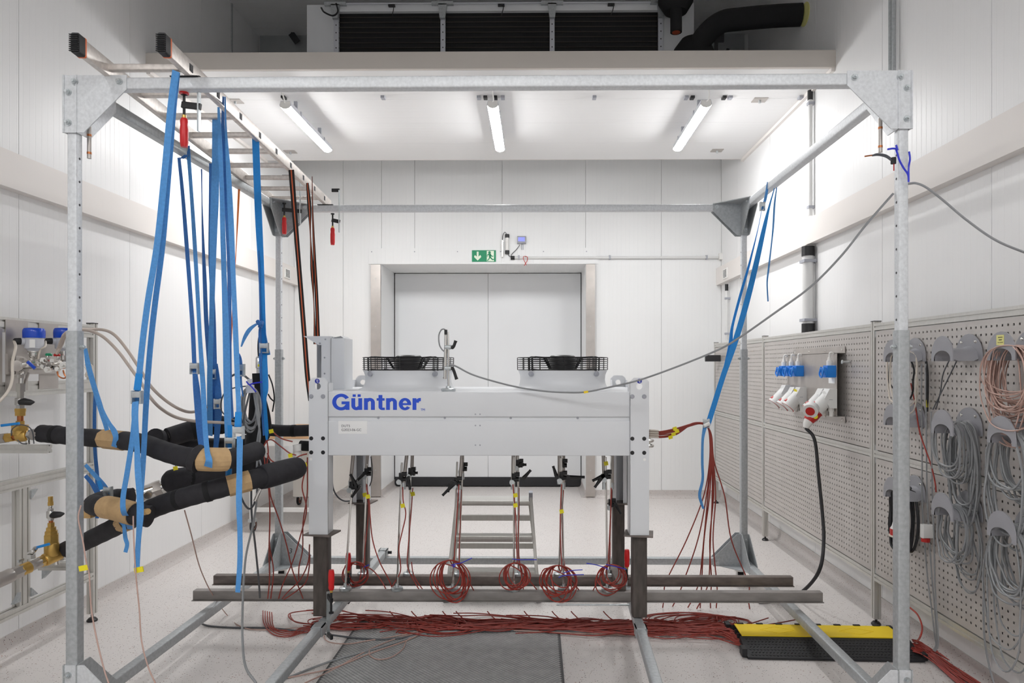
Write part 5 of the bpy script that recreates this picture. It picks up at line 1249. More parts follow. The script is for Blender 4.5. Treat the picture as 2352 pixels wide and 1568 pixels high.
stack(t, (W(46, 1000, 3.7), W(48, 880, 3.7)), [(0, .13, .034, 'brass', 'brass_union', 0), (.1, .2, .042, 'brass', 'brass_nut', 1), (.2, .28, .022, 'brass', 'brass_neck', 1), (.26, .48, .015, 'copper', 'copper_tube', 0), (.38, .46, .026, 'brass', 'brass_nut', 1), (.46, .52, .028, 'brass', 'brass_nut', 1), (.52, .6, .022, 'chrome', 'steel_nut', 1), (.58, .72, .026, 'chrome', 'valve_body', 0), (.7, .86, .018, 'chrome', 'steel_nut', 1), (.84, 1, .024, 'chrome', 'steel_union', 1)])
MB().tube([W(45, 924, 3.62), W(56, 922, 3.62), W(70, 924, 3.62), W(79, 923, 3.62)], [.014, .02, .016, .004], 10).build('black_handle', 'black_plastic', t)
MB().bar(W(3, 977, 3.66), W(44, 972, 3.66), .012, .014, r=.004).build('blue_lever', 'strap_bright', t)
MB().tube(spl([W(26, 1000, 3.66), W(28, 985, 3.64), W(44, 976, 3.62), W(62, 978, 3.62), W(74, 990, 3.62), W(78, 1018, 3.66)], 8), .003, 6).tube(spl([W(40, 1010, 3.66), W(50, 1018, 3.66), W(62, 1019, 3.68)], 6), .003, 6).build('capillary', 'dark_cable', t)
MB().cyl(W(64, 1020, 3.7), W(63, 1006, 3.7), .012, 10).build('pipe_clip', 'chrome', t)
t = thing('lower_valve_line', 'brass valve line with blue lever feeding the lower insulated pipe', 'valve line', W(100, 1300, 3.75))
stack(t, (W(-30, 1345, 3.5), W(152, 1264, 3.88)), [(0, .3, .038, 'stainless', 'steel_union', 0), (.28, .42, .034, 'stainless', 'steel_nut', 1), (.4, .52, .032, 'brass', 'brass_nut', 0), (.5, .66, .028, 'stainless', 'valve_body', 0), (.64, .72, .03, 'brass', 'brass_nut', 1), (.7, .92, .036, 'brass', 'brass_tee', 0), (.9, .96, .044, 'chrome', 'clamp_ring', 0), (.95, 1.05, .04, 'chrome', 'steel_union', 0)])
stack(t, (W(119, 1276, 3.8), W(116, 1140, 3.8)), [(0, .22, .036, 'brass', 'brass_body', 0), (.2, .36, .037, 'brass', 'brass_body', 1), (.34, .42, .033, 'brass', 'brass_nut', 1), (.4, .48, .026, 'brass', 'brass_nut', 1), (.46, .56, .018, 'brass', 'brass_nut', 1), (.54, .62, .011, 'copper', 'copper_tube', 0), (.6, .66, .016, 'chrome', 'steel_nut', 1), (.64, .76, .021, 'chrome', 'valve_body', 0), (.74, .8, .016, 'chrome', 'steel_nut', 1), (.78, .87, .01, 'chrome', 'tube', 0), (.85, .91, .015, 'brass', 'brass_nut', 1), (.9, 1, .013, 'brass', 'end_cap', 1)])
MB().tube([W(117, 1185, 3.72), W(124, 1182, 3.72), W(138, 1181, 3.72), W(147, 1179, 3.72)], [.012, .02, .016, .005], 10).build('black_handle', 'black_plastic', t)
MB().bar(W(80, 1258, 3.72), W(113, 1249, 3.72), .012, .014, r=.004).build('blue_lever', 'strap_bright', t)
MB().tube(spl([W(70, 1278, 3.7), W(68, 1270, 3.68), W(76, 1266, 3.68), W(82, 1258, 3.7)], 6), .012, 8).hexnut(W(72, 1282, 3.68), W(72, 1272, 3.68), .022).build('lever_joint', 'chrome', t)
MB().box(*W(40, 1292, 3.68), *(W(56, 1281, 3.72)), .003).build('pipe_clamp', 'zinc', t)
MB().cyl(W(130, 1296, 3.86), W(128, 1280, 3.86), .014, 10).build('pipe_clip', 'chrome', t)
# pale strips of wall lining seen through the rack
# ================================================================== INSULATED PIPES
def wp(L): return [W(*q) for q in L]
def pipe(name, L, r, lb, mat='foam', rings=(), ends=None, n=8):
    t = thing(name, lb, 'insulated pipe', W(*L[len(L) // 2]) - V((0, 0, .05)))
    P = spl([tuple(p) for p in wp(L)], n)
    if not isinstance(r, (int, float)):
        R = [x[0] for x in spl([(q, 0, 0) for q in r], n)]
    else: R = [r * (1 + .018 * math.sin(i * 1.7)) for i in range(len(P))]
    MB().tube(P, R, 18).build('insulation', mat, t)
    for f in rings:
        i = int(f * (len(P) - 2)); a, b = V(P[i]), V(P[i + 1]); rr = R[i] * 1.045; d = (b - a).normalized() * .012
        MB().tube([a - d, a + d], rr, 18).build('seam_collar', 'foam_dark', t)
    return t, P, R
t, P1, _ = pipe('upper_pipe', [(94, 995, 3.72), (130, 998, 3.7), (180, 1003, 3.66), (260, 1009, 3.55), (325, 1018, 3.4), (380, 1037, 3.25), (430, 1050, 3.18), (490, 1055, 3.18), (535, 1052, 3.25), (590, 1035, 3.45)], .0475, 'black insulated pipe sagging from the upper brass tee to the blue straps', rings=(.12, .22))
a, b = W(441, 1049, 3.17), W(460, 1056, 3.17); MB().tube([a, a.lerp(b, .3), b], [.05, .066, .064], 20).build('insulation_collar', 'foam', t)
a, b = V(P1[0]), V(P1[2]); d = (a - b).normalized(); MB().cyl(a + d * .02, a + d * .0, .029, 16).build('pipe_core', 'stainless', t)
t, P2, _ = pipe('rear_pipe', [(384, 1003, 4.05), (410, 997, 4.1), (450, 985, 4.15), (490, 977, 4.2), (540, 976, 4.22), (600, 985, 4.22), (650, 989, 4.22), (720, 988, 4.22)], (.052, .058, .058, .056, .05, .04, .036, .036), 'black insulated pipe running behind the straps into the unit end', rings=(.28, .5, .93))
a = W(384, 1003, 4.05); d = (a - W(410, 997, 4.1)).normalized()
MB().lathe(a - d * .01, d, [(.03, 0), (.03, .03), (.024, .032), (.024, .05), (.016, .05), (.016, .02)], 18).build('open_pipe_end', 'stainless', t)
t, P2b, _ = pipe('second_rear_pipe', [(355, 1003, 3.95), (385, 1012, 4.1), (430, 1022, 4.2), (480, 1024, 4.25), (540, 1022, 4.25), (570, 1015, 4.25)], .05, 'black insulated pipe curving under the open ended rear pipe')
t, P3, _ = pipe('lower_pipe', [(150, 1263, 3.88), (190, 1246, 3.78), (240, 1222, 3.62), (290, 1197, 3.46), (335, 1174, 3.34), (385, 1154, 3.28), (440, 1138, 3.26), (500, 1122, 3.28), (560, 1106, 3.33), (610, 1094, 3.4), (655, 1083, 3.5), (688, 1074, 3.6)], .048, 'long black insulated pipe rising from the lower brass valve to the unit', rings=(.62, .51))
a, b = W(598, 1097, 3.38), W(694, 1071, 3.62); MB().tube(spl([a, a.lerp(b, .06), a.lerp(b, .5), a.lerp(b, .88), b], 5), [x[0] for x in spl([(.05, 0), (.06, 0), (.06, 0), (.056, 0), (.03, 0)], 5)], 20).build('thick_end_sleeve', 'foam', t)
t, P4, _ = pipe('return_loop_pipe', [(345, 1186, 3.2), (310, 1180, 3.2), (265, 1168, 3.25), (228, 1162, 3.36), (216, 1158, 3.5), (235, 1149, 3.66), (265, 1144, 3.74), (305, 1141, 3.76)], .05, 'black insulated return bend strapped with cardboard below the upper pipe')
a, b = W(316, 1139, 3.74), W(374, 1119, 3.79)
v = thing('sight_valve', 'bare steel valve fitting between two insulated pipe pieces', 'valve', a.lerp(b, .5))
stack(v, (a, b), [(0, .3, .04, 'stainless', 'union_nut', 1), (.25, .7, .045, 'chrome', 'valve_body', 0), (.6, .95, .05, 'stainless', 'union_nut', 1), (.9, 1.3, .038, 'chrome', 'pipe_end', 0)])
MB().cyl(a.lerp(b, .5), a.lerp(b, .5) + V((.02, -.06, -.01)), .02, 14).build('sight_port', 'chrome', v)
t, P5, _ = pipe('rising_pipe', [(382, 1110, 3.8), (392, 1107, 3.8), (406, 1103, 3.8), (425, 1098, 3.82), (445, 1096, 3.85), (490, 1086, 3.88), (540, 1079, 3.9), (590, 1068, 3.95), (615, 1063, 4.0)], (.05, .066, .068, .062, .052, .052, .052, .05, .03), 'black insulated pipe with taped bulge leading from the bare valve to the unit', rings=(.45,))
t, P6, _ = pipe('accumulator_pipe', [(590, 857, 4.0), (591, 885, 4.0), (592, 915, 4.0), (596, 960, 4.0), (594, 995, 3.98), (580, 1030, 3.92), (568, 1065, 3.86), (560, 1095, 3.82)], (.026, .028, .045, .062, .066, .045, .038, .04), 'tall tapering black insulated vessel standing between the straps', 'foam_dark')
t = thing('pressure_sensor', 'slim silver pressure sensor with yellow dot on top of the tapering vessel', 'sensor', W(594, 857, 4.0))
MB().tube([W(594, 857, 4.0), W(594, 846, 4.0), W(594, 845, 4.0), W(594, 822, 4.0), W(594, 818, 4.0)], [.012, .012, .017, .017, .01], 14).build('body', 'chrome', t)
MB().cyl(W(595, 839, 3.98), W(595, 839, 3.965), .008, 10).build('sticker', 'tag_yellow', t)
MB().tube(spl([W(594, 818, 4.0), W(593, 800, 4.0), W(594, 780, 4.02), W(598, 762, 4.05)], 6), .005, 6).build('lead', 'rubber', t)
t = thing('pipe_valve', 'white unit connection with copper stub above the thick pipe end', 'pipe fitting', W(690, 1060, 3.9))
MB().cyl(W(685, 1035, 3.95), W(683, 1020, 3.95), .026, 16).tube(spl([W(682, 1022, 3.95), W(684, 1040, 3.95), W(686, 1054, 3.95)], 5), .02, 14).build('valve_cap', 'white_plastic', t)
MB().cyl(W(686, 1054, 3.95), W(687, 1064, 3.95), .014, 12).build('copper_stub', 'copper', t)
MB().tube(spl([W(690, 1023, 3.95), W(708, 1024, 3.98), W(730, 1024, 4.0)], 5), .03, 14).build('black_insulation', 'foam_dark', t)

# cardboard sleeves under the straps
def sleeve(P, f0, f1, r, lb, mat='cardboard', n=9, full=False):
    i0, i1 = int(f0 * (len(P) - 1)), int(f1 * (len(P) - 1)); pts = [V(p) for p in P[i0:i1 + 1]]
    pts = pts if full else [pts[0], pts[len(pts) // 2], pts[-1]]
    return tag(MB().tube(pts, r, n).build('cardboard_sleeve', mat, None, angle=20), lb, 'cardboard')
def idx(P, px, Zref=None):
    best, bi = 1e9, 0
    for i, p in enumerate(P):
        q = V(p) - O; X = q.x * _c + q.y * _s; Y = -q.x * _s + q.y * _c; d_ = abs(CX + F * X / Y - px)
        if d_ < best: best, bi = d_, i
    return bi / (len(P) - 1)
sleeve(P1, idx(P1, 241), idx(P1, 288), .0515, 'brown cardboard sleeve on the upper pipe just past the post')
sleeve(P1, idx(P1, 463), idx(P1, 520), .056, 'brown cardboard sleeve on the upper pipe at the sagging end', n=16, full=True)
sleeve(P4, idx(P4[:35], 312) * 34 / (len(P4) - 1), idx(P4[:35], 242) * 34 / (len(P4) - 1), .0545, 'brown cardboard sleeve on the return bend', n=18, full=True)
sleeve(P3, idx(P3, 524), idx(P3, 573), .0525, 'brown cardboard sleeve on the long lower pipe near the unit')
sleeve(P3, idx(P3, 285), idx(P3, 296), .0515, 'narrow cardboard sleeve on the lower pipe under the strap end')
tag(MB().tube([W(186, 1157, 3.4), W(200, 1157, 3.42)], .009, 8).tube([W(330, 1176, 3.12), W(340, 1174, 3.1)], .014, 8).build('wood_stick', 'bare_wood', None), 'thin wooden dowel poking out of the return bend insulation', 'wood')
tag(MB().obox(W(200, 1178, 3.45), (.03, 0, 0), (0, .02, 0), (0, 0, .022)).build('wood_block', 'bare_wood', None), 'small pale wood block under the return bend beside the post', 'wood')

# ================================================================== LASHING STRAPS
NS = [0]
def strap(lb, L, mat='strap_blue', buckle=None, group='blue lashing straps hanging from the rig', pad=None, stripe=False, smp=6):
    t = thing('lashing_strap', lb, 'strap', W(*L[len(L) // 2][:3]), group)
    pts = []
    for q in L:
        p = W(*q[:3]); pts.append((p.x, p.y, p.z, q[3] * q[2] / F, q[4] if len(q) > 4 else 0))
    S = spl(pts, smp)
    MB().ribbon(S, (1, 0, 0)).build('webbing', mat, t)
    if stripe:
        m = MB()
        for o in (-.0018, .0018): m.ribbon([(p[0], p[1] + o, p[2], p[3] * .22, p[4]) for p in S], (1, 0, 0), .0008)
        m.build('orange_stripe', 'strap_line', t)
    for bk in (buckle or []):
        px, py, Z, wpx = bk; c = W(px, py, Z - .015); hw = wpx * Z / F / 2 + .006
        m = MB()
        for s in (-1, 1): m.box(c.x + s * hw - .003, c.y - .012, c.z - .03, c.x + s * hw + .003, c.y + .012, c.z + .03, .002)
        m.cyl((c.x - hw, c.y, c.z - .026), (c.x + hw, c.y, c.z - .026), .004, 8)
        m.box(c.x - hw, c.y - .014, c.z - .002, c.x + hw, c.y - .006, c.z + .027, .003)
        b_ = m.build('cam_buckle', 'zinc', t)
    for pd in (pad or []):
        a, b = W(pd[0], pd[1], pd[4] - .008), W(pd[2], pd[3], pd[4] - .008)
        MB().ribbon([(*a, pd[5] * pd[4] / F), (*b, pd[5] * pd[4] / F)], (1, 0, 0), .004).build('buckle_pad', 'strap_bright', t)
    return t
strap('wide pale blue strap from the ladder front end, its run down to the buckle', [(404, 163, 2.78, 16), (392, 250, 2.84, 15), (378, 400, 2.92, 15), (361, 560, 3.0, 14), (340, 690, 3.06, 14), (327, 790, 3.1, 14), (318, 880, 3.12, 14), (312, 930, 3.12, 13), (305, 1000, 3.12, 12), (293, 1080, 3.12, 12), (283, 1140, 3.12, 12), (284, 1175, 3.12, 13), (295, 1192, 3.2, 14), (300, 1215, 3.3, 14)], buckle=[(315, 912, 3.12, 14)], pad=[(320, 858, 315, 896, 3.12, 16)])
strap('pale blue strap from the ladder front end, the back run without buckle', [(409, 166, 2.8, 9), (400, 250, 2.87, 10), (388, 400, 2.95, 11), (374, 560, 3.03, 12), (357, 690, 3.1, 13), (345, 800, 3.14, 13), (336, 920, 3.18, 13), (329, 1060, 3.2, 12), (322, 1150, 3.2, 11), (314, 1200, 3.3, 11)])
strap('blue strap tail hanging from the buckle in front of the return bend', [(311, 922, 3.1, 16, 5), (310, 960, 3.08, 15, 0), (314, 1010, 3.07, 15, 18), (317, 1080, 3.06, 15, 0), (321, 1130, 3.05, 17, 10), (322, 1180, 3.05, 16, 0), (318, 1240, 3.05, 14, 15), (314, 1306, 3.05, 13, 0)])
strap('short curled blue strap end under the cardboard of the return bend', [(280, 1191, 3.2, 9), (285, 1210, 3.2, 9, 10), (288, 1235, 3.22, 9, -10), (292, 1250, 3.22, 9, 0), (288, 1268, 3.22, 9)])
strap('narrow blue strap hung on the side beam, the run with the buckle', [(411, 362, 3.88, 7), (419, 440, 3.84, 8), (427, 540, 3.8, 9), (436, 660, 3.72, 9), (443, 760, 3.66, 10), (447, 845, 3.6, 10), (452, 900, 3.5, 15), (459, 980, 3.4, 16), (466, 1030, 3.3, 16)], 'strap_dark', buckle=[(447, 846, 3.6, 11)], pad=None)
strap('narrow blue strap hung on the side beam, ending round the cardboard sleeve', [(432, 342, 3.88, 9), (438, 420, 3.84, 8), (446, 540, 3.8, 9), (453, 660, 3.7, 9), (459, 770, 3.6, 9), (466, 880, 3.45, 11), (471, 980, 3.3, 11), (476, 1036, 3.13, 11), (480, 1056, 3.1, 15), (478, 1072, 3.12, 18)])
strap('short blue loop hooked over the side beam at the narrow strap', [(411, 364, 3.86, 7, 0), (420, 362, 3.85, 7, 40), (430, 352, 3.85, 8, 60), (432, 335, 3.87, 8, 0)], 'strap_dark')
strap('thin twisted blue strap hung on the side beam', [(463, 388, 4.08, 3), (464, 460, 4.08, 2), (466, 540, 4.06, 5), (470, 640, 4.05, 9), (474, 740, 4.05, 10), (482, 840, 4.05, 12), (488, 960, 4.08, 12)], 'strap_dark')
strap('wide blue strap hung on a ladder rung, the front run', [(494, 268, 3.5, 13), (495, 360, 3.52, 16), (494, 440, 3.55, 18), (490, 540, 3.62, 17), (488, 640, 3.7, 13), (486, 740, 3.8, 11), (482, 850, 3.9, 12), (482, 960, 4.05, 13), (481, 1000, 4.1, 14)])
strap('dark blue strap hung behind the wide rung strap', [(484, 375, 3.9, 7), (484, 480, 3.9, 9), (484, 600, 3.92, 10), (490, 720, 3.95, 10), (492, 830, 3.98, 12), (493, 900, 4.0, 13), (497, 980, 4.1, 14)], 'strap_dark', buckle=[(491, 859, 3.98, 6)])
strap('dark blue doubled strap below the small buckle', [(496, 835, 3.95, 8), (500, 880, 3.97, 13), (502, 930, 4.0, 16), (500, 975, 4.08, 14), (494, 1050, 4.15, 10)], 'strap_dark', buckle=[(500, 927, 3.98, 8)])
strap('long blue strap over a ladder rung reaching the lower pipe, front run', [(502, 246, 3.2, 5), (505, 320, 3.24, 9), (509, 420, 3.3, 10), (512, 540, 3.36, 12), (515, 640, 3.38, 12), (519, 760, 3.38, 15), (521, 860, 3.38, 16), (523, 960, 3.38, 16), (526, 1050, 3.36, 15), (524, 1120, 3.4, 14)])
strap('dark blue strap crossing behind the long rung strap', [(513, 222, 3.2, 4, 30), (512, 300, 3.5, 8), (518, 400, 3.6, 10), (524, 520, 3.62, 12), (527, 640, 3.6, 9), (527, 760, 3.56, 9), (530, 880, 3.55, 6), (534, 960, 3.55, 6)], 'strap_dark')
strap('blue strap from the ladder rail tapering down to the hanging buckle', [(517, 222, 3.22, 3, 20), (519, 300, 3.24, 5, 10), (525, 400, 3.26, 11), (531, 520, 3.28, 13), (536, 640, 3.28, 11), (541, 760, 3.26, 12), (545, 860, 3.24, 12), (548, 930, 3.22, 11), (549, 985, 3.2, 14)], buckle=[(548, 993, 3.2, 15)], pad=[(548, 946, 546, 983, 3.2, 15)])
strap('long blue strap tail reaching down in front of the steel bars', [(551, 1002, 3.18, 14), (550, 1080, 3.17, 14, 8), (549, 1150, 3.16, 13, -8), (551, 1220, 3.16, 12, 5), (551, 1290, 3.16, 12), (546, 1360, 3.16, 11)])
strap('short blue strap beside the round black knob with its own buckle', [(528, 976, 3.3, 11), (529, 1010, 3.3, 11), (530, 1040, 3.3, 13), (528, 1070, 3.32, 10), (524, 1098, 3.34, 5)], 'strap_bright', buckle=[(528, 1017, 3.3, 12)])
tag(MB().ball(W(528, 1052, 3.24), .016, 14).cyl(W(528, 1052, 3.24), W(540, 1052, 3.26), .006, 8).build('ball_knob', 'rubber', None), 'round black knob in front of the short blue strap', 'knob')
strap('bright blue strap from the ladder rail, upper run to its buckle', [(587, 316, 3.78, 16), (590, 400, 3.8, 16), (594, 500, 3.84, 16), (599, 600, 3.88, 14), (603, 700, 3.9, 12), (605, 750, 3.92, 11), (607, 795, 3.94, 12), (608, 830, 3.9, 12), (610, 890, 3.88, 13), (608, 920, 3.88, 8), (612, 985, 3.88, 9), (613, 1012, 3.88, 4)], 'strap_bright', buckle=[(607, 799, 3.92, 12)])
strap('thin blue strap strand beside the bright strap', [(593, 480, 3.86, 2), (596, 640, 3.88, 3), (598, 735, 3.9, 4), (597, 770, 3.9, 7), (600, 850, 3.9, 7), (603, 950, 3.9, 5), (606, 1000, 3.88, 4)], 'strap_dark')
strap('curled blue strap end sticking out of the knot', [(597, 742, 3.88, 8), (588, 745, 3.87, 9, 20), (573, 757, 3.86, 10, 10), (562, 775, 3.86, 8, 0), (554, 796, 3.86, 3, 0)])
strap('blue strap end hanging beside the bright strap buckle', [(609, 760, 3.92, 8, 60), (613, 790, 3.92, 9, 40), (617, 815, 3.92, 8, 0)], 'strap_bright')
tag(MB().tube(spl([W(592, 738, 3.87), W(598, 745, 3.85), W(602, 740, 3.87), W(597, 752, 3.86)], 5), .012, 8).build('strap_knot', 'strap_dark', None), 'blue knot tying the curled strap end', 'knot')
strap('short dark blue strap with a white edge beside the tapering strap', [(548, 812, 3.3, 5), (552, 825, 3.3, 8, 20), (553, 843, 3.3, 8), (553, 870, 3.3, 5), (558, 910, 3.32, 3)], 'strap_dark', buckle=[(553, 850, 3.3, 8)])
# orange straps
strap('wide orange strap hanging behind the blue ones', [(532, 422, 4.5, 3, 30), (531, 480, 4.5, 2, 30), (531, 520, 4.5, 3), (528, 600, 4.5, 8), (526, 680, 4.45, 8), (524, 760, 4.4, 4)], 'strap_orange', group='orange straps on the side beam')
strap('thin orange strap hung on the side beam', [(551, 408, 4.6, 5), (550, 415, 4.6, 5), (546, 500, 4.58, 4), (542, 580, 4.55, 2, 30), (536, 680, 4.5, 3), (531, 780, 4.45, 3), (528, 840, 4.4, 2)], 'strap_orange', group='orange straps on the side beam')
# black and orange straps
strap('black strap with orange stripe reaching the front corner of the unit', [(669, 390, 4.32, 13), (676, 480, 4.32, 12), (684, 580, 4.32, 11), (692, 680, 4.32, 11), (699, 770, 4.32, 11), (706, 862, 4.32, 11), (713, 920, 4.32, 10)], 'strap_black', stripe=True, group='black and orange straps at the ladder end')
strap('twisted black strap with orange stripe behind the end cover', [(706, 420, 4.65, 6), (711, 480, 4.65, 9), (713, 540, 4.65, 3, 30), (717, 620, 4.65, 8), (721, 700, 4.65, 3, 40), (724, 790, 4.65, 8)], 'strap_black', stripe=True, group='black and orange straps at the ladder end')
strap('narrow black strap with orange stripe, last of the three', [(717, 405, 4.7, 1.5), (718, 480, 4.7, 3), (722, 580, 4.7, 6), (727, 680, 4.7, 8), (731, 790, 4.7, 9)], 'strap_black', stripe=True, group='black and orange straps at the ladder end')
# straps beside the left post
strap('blue strap running behind the post down to the cardboard of the upper pipe', [(196, 800, 3.55, 8), (203, 840, 3.55, 12), (214, 880, 3.55, 12), (226, 920, 3.55, 12), (238, 960, 3.5, 11), (246, 988, 3.5, 10)])
strap('blue strap wrapped over the cardboard sleeve past the post', [(222, 900, 3.5, 5), (236, 940, 3.48, 5), (250, 970, 3.46, 8), (262, 990, 3.45, 12), (266, 1005, 3.44, 12), (262, 1026, 3.46, 12)])
strap('straight dark blue strap hanging behind the upper pipe beside the post', [(219, 890, 3.85, 7), (217, 960, 3.85, 8), (218, 1030, 3.85, 8), (223, 1090, 3.85, 9), (225, 1140, 3.85, 9), (223, 1190, 3.85, 8)], 'strap_dark')
strap('blue strap slanting from the post to the return bend with its buckle', [(196, 1067, 3.6, 8), (215, 1088, 3.6, 10), (232, 1106, 3.6, 10), (245, 1122, 3.6, 10), (256, 1136, 3.62, 8)], buckle=[(248, 1130, 3.6, 10)], pad=[(227, 1104, 233, 1124, 3.58, 9)])
strap('dark blue strap slanting behind the buckled one at the post', [(196, 1092, 3.7, 9), (210, 1108, 3.7, 10), (224, 1130, 3.7, 13), (238, 1150, 3.7, 9)], 'strap_dark')
strap('blue strap end under the return bend', [(262, 1190, 3.35, 8), (275, 1196, 3.35, 8, 20), (290, 1205, 3.34, 12, 10), (305, 1200, 3.34, 13), (312, 1190, 3.34, 10)], 'strap_blue')
# straps on the right side beam
strap('wide bright blue strap slung from the side beam down to the red cables', [(1779, 432, 4.55, 2), (1768, 470, 4.55, 4), (1756, 520, 4.55, 9), (1738, 600, 4.53, 12), (1716, 690, 4.5, 13), (1690, 780, 4.48, 13), (1662, 860, 4.46, 12), (1640, 930, 4.45, 12), (1626, 975, 4.44, 12)], 'strap_bright', buckle=[(1622, 972, 4.44, 8)])
strap('narrow blue strap slung beside the wide one from the small buckle', [(1749, 485, 4.6, 1), (1740, 530, 4.6, 1.5), (1720, 610, 4.6, 5), (1700, 680, 4.58, 6), (1682, 750, 4.56, 6), (1676, 800, 4.54, 9), (1655, 880, 4.5, 4), (1633, 965, 4.46, 3)], 'strap_bright')
strap('blue strap loop over the side beam with small buckle', [(1764, 418, 4.6, 5), (1761, 440, 4.6, 6), (1757, 460, 4.6, 6), (1752, 475, 4.6, 5), (1748, 484, 4.6, 4)], 'strap_blue', buckle=[(1751, 474, 4.6, 5)])
strap('thin blue strap tail hanging from the side beam', [(1784, 430, 4.55, 2), (1779, 470, 4.55, 4, 30), (1776, 520, 4.55, 4), (1772, 560, 4.55, 3, 30), (1765, 620, 4.55, 4), (1762, 650, 4.55, 3), (1764, 692, 4.55, 3)], 'strap_blue')
strap('blue strap tail hanging below the red cable bundle', [(1619, 980, 4.42, 9), (1614, 1010, 4.42, 6, 20), (1613, 1060, 4.42, 6, 0), (1614, 1100, 4.42, 6, 20), (1607, 1134, 4.42, 7), (1611, 1155, 4.42, 6), (1616, 1168, 4.42, 5)], 'strap_blue')
# black clips in the rack post slot beside the post
# ================================================================== RED MEASURING CABLES
def rc(pxs, lb, r=.0042, mat='red_cable', name='red_cable', cat='cable', group=None, n=6): return cable(name, [W(*q) for q in pxs], r, mat, lb, cat, group, n=n, smp=6)
# bundle from the unit's cable end over the blue strap
R3 = random.Random(11)
ends = [(1530, 1335, 1522, 1395), (1570, 1335, 1545, 1392), (1607, 1328, 1580, 1395), (1612, 1330, 1608, 1396), (1628, 1330, 1600, 1398), (1634, 1332, 1632, 1396), (1646, 1334, 1645, 1396), (1719, 1338, 1722, 1398)]
for k, (ex, ey, fx, fy) in enumerate(ends):
    o = (k - 3.5) * 2.2; j = R3.uniform(-6, 6)
    L = [(1488, 990 + (k % 4) * 3, 4.15), (1515, 991 + (k % 4) * 2.5 + (6 if k > 5 else 0), 4.2), (1552, 984 + (k % 4) * 3 + (5 if k > 5 else 0), 4.28), (1585, 974 + (k % 3) * 2, 4.36), (1606, 970 + (k % 3) * 1.5, 4.42), (1622, 976 + (k % 3) * 1, 4.44), (1632 + o * .3, 1000, 4.46), (1635 + o * .7, 1060, 4.48), (1633 + o * 2.2 + j * .3 + (14 if k == 7 else 0), 1140, 4.52), (1630 + (ex - 1630) * .45 + o + j, 1240, 4.58), (ex, ey, 4.66), ((ex + fx) / 2 + R3.uniform(-3, 3), 1368, 4.64)]
    e = PZ(fx, fy, .006); pts = [tuple(W(*q)) for q in L] + [tuple(e)]
    cable('red_cable', pts, .0042, 'red_cable_deep', 'first second third fourth fifth sixth seventh outermost'.split()[k] + ' of the red cables fanning down from the blue strap, counted from the unit', 'cable', 'red cables fanning down from the strap', n=6, smp=6)
for k, (px, py) in enumerate(((1550, 984), (1555, 990), (1547, 997), (1540, 1004))):
    c = W(px, py, 4.24); tag(MB().obox(c, (.012, 0, .004), (0, .003, 0), (-.003, 0, .01)).build('cable_tag', 'tag_yellow', None), ('upper', 'second', 'third', 'lowest')[k] + ' small yellow cable tag on the red cables leaving the unit', 'tag', 'yellow tags on the red cables leaving the unit')
for k in range(4):
    a, b = W(1492, 988 + k * 5, 4.14), W(1512, 989 + k * 5, 4.18); tag(MB().cyl(a, b, .006, 8).build('sensor_sleeve', 'pale_cable', None), ('upper', 'second', 'third', 'lowest')[k] + ' cream sensor sleeve at the cable end of the unit', 'sensor', 'sensor sleeves at the cable end')
tag(MB().cyl(W(1617, 978, 4.4), W(1630, 972, 4.4), .012, 10).build('tie_wrap', 'paper_white', None), 'white tie wrap where the strap holds the red cables', 'cable tie')
# coils hung on the measuring stands
def hcoil(px, py, Z, rx, turns, lb, seed, top, tails, tie=None):
    R = random.Random(seed); pts = []
    s = Z / F
    for k in range(turns):
        a, b = rx * R.uniform(.5, 1.08), rx * R.uniform(.65, 1.12) * .95; ox = R.uniform(-.4, .4) * rx
        for i in range(10):
            t_ = 2 * math.pi * i / 10; up_ = (1 + math.cos(t_)) / 2
            pts.append(tuple(W(px + ox * (1 - up_) + math.sin(t_) * a, py - rx + b - b * math.cos(t_), Z + R.uniform(-.02, .02))))
    pts = [tuple(W(*q)) for q in top] + pts + [tuple(W(*q)) for q in tails]
    cable('red_cable_coil', pts, .0036, 'red_cable', lb, 'cable coil', 'red cable coils tied to the measuring stands', n=6, smp=4)
    if tie:
        for k, seg in enumerate(tie): cable('cable_tie', [W(q[0], q[1], Z - .04) for q in seg], .0028, 'tie_blue', ('one end of the ' if k == 0 else 'other end of the ') + 'blue cable tie on ' + lb.split('coil tied to ')[-1].split('coil at ')[-1], 'cable tie', 'blue ties: ' + lb[:34], n=5, smp=4)
hcoil(1034, 1332, 4.08, 46, 9, 'big red cable coil tied to the third stand on the front bar', 1, [(1054, 1112, 4.14), (1050, 1180, 4.13), (1045, 1250, 4.12), (1042, 1296, 4.1)], [(1060, 1310, 4.08), (1085, 1350, 4.14), (1098, 1378, 4.2)], [[(1036, 1298), (1044, 1295), (1060, 1292), (1084, 1281)], [(1044, 1296), (1040, 1302), (1046, 1299)]])
hcoil(1184, 1322, 4.1, 30, 7, 'red cable coil tied to the fourth stand on the front bar', 2, [(1178, 1112, 4.14), (1184, 1180, 4.14), (1186, 1240, 4.14), (1188, 1290, 4.12)], [(1200, 1315, 4.1), (1230, 1350, 4.16), (1250, 1376, 4.2)], [[(1176, 1283), (1190, 1285), (1210, 1285), (1233, 1285)]])
hcoil(1282, 1338, 4.08, 40, 9, 'big red cable coil tied to the fifth stand on the front bar', 3, [(1290, 1112, 4.14), (1287, 1180, 4.14), (1288, 1250, 4.13), (1290, 1310, 4.12)], [(1305, 1325, 4.1), (1330, 1355, 4.16), (1350, 1376, 4.2)], [[(1283, 1326), (1292, 1322), (1310, 1320), (1341, 1319)], [(1294, 1316), (1312, 1310), (1338, 1308)]])
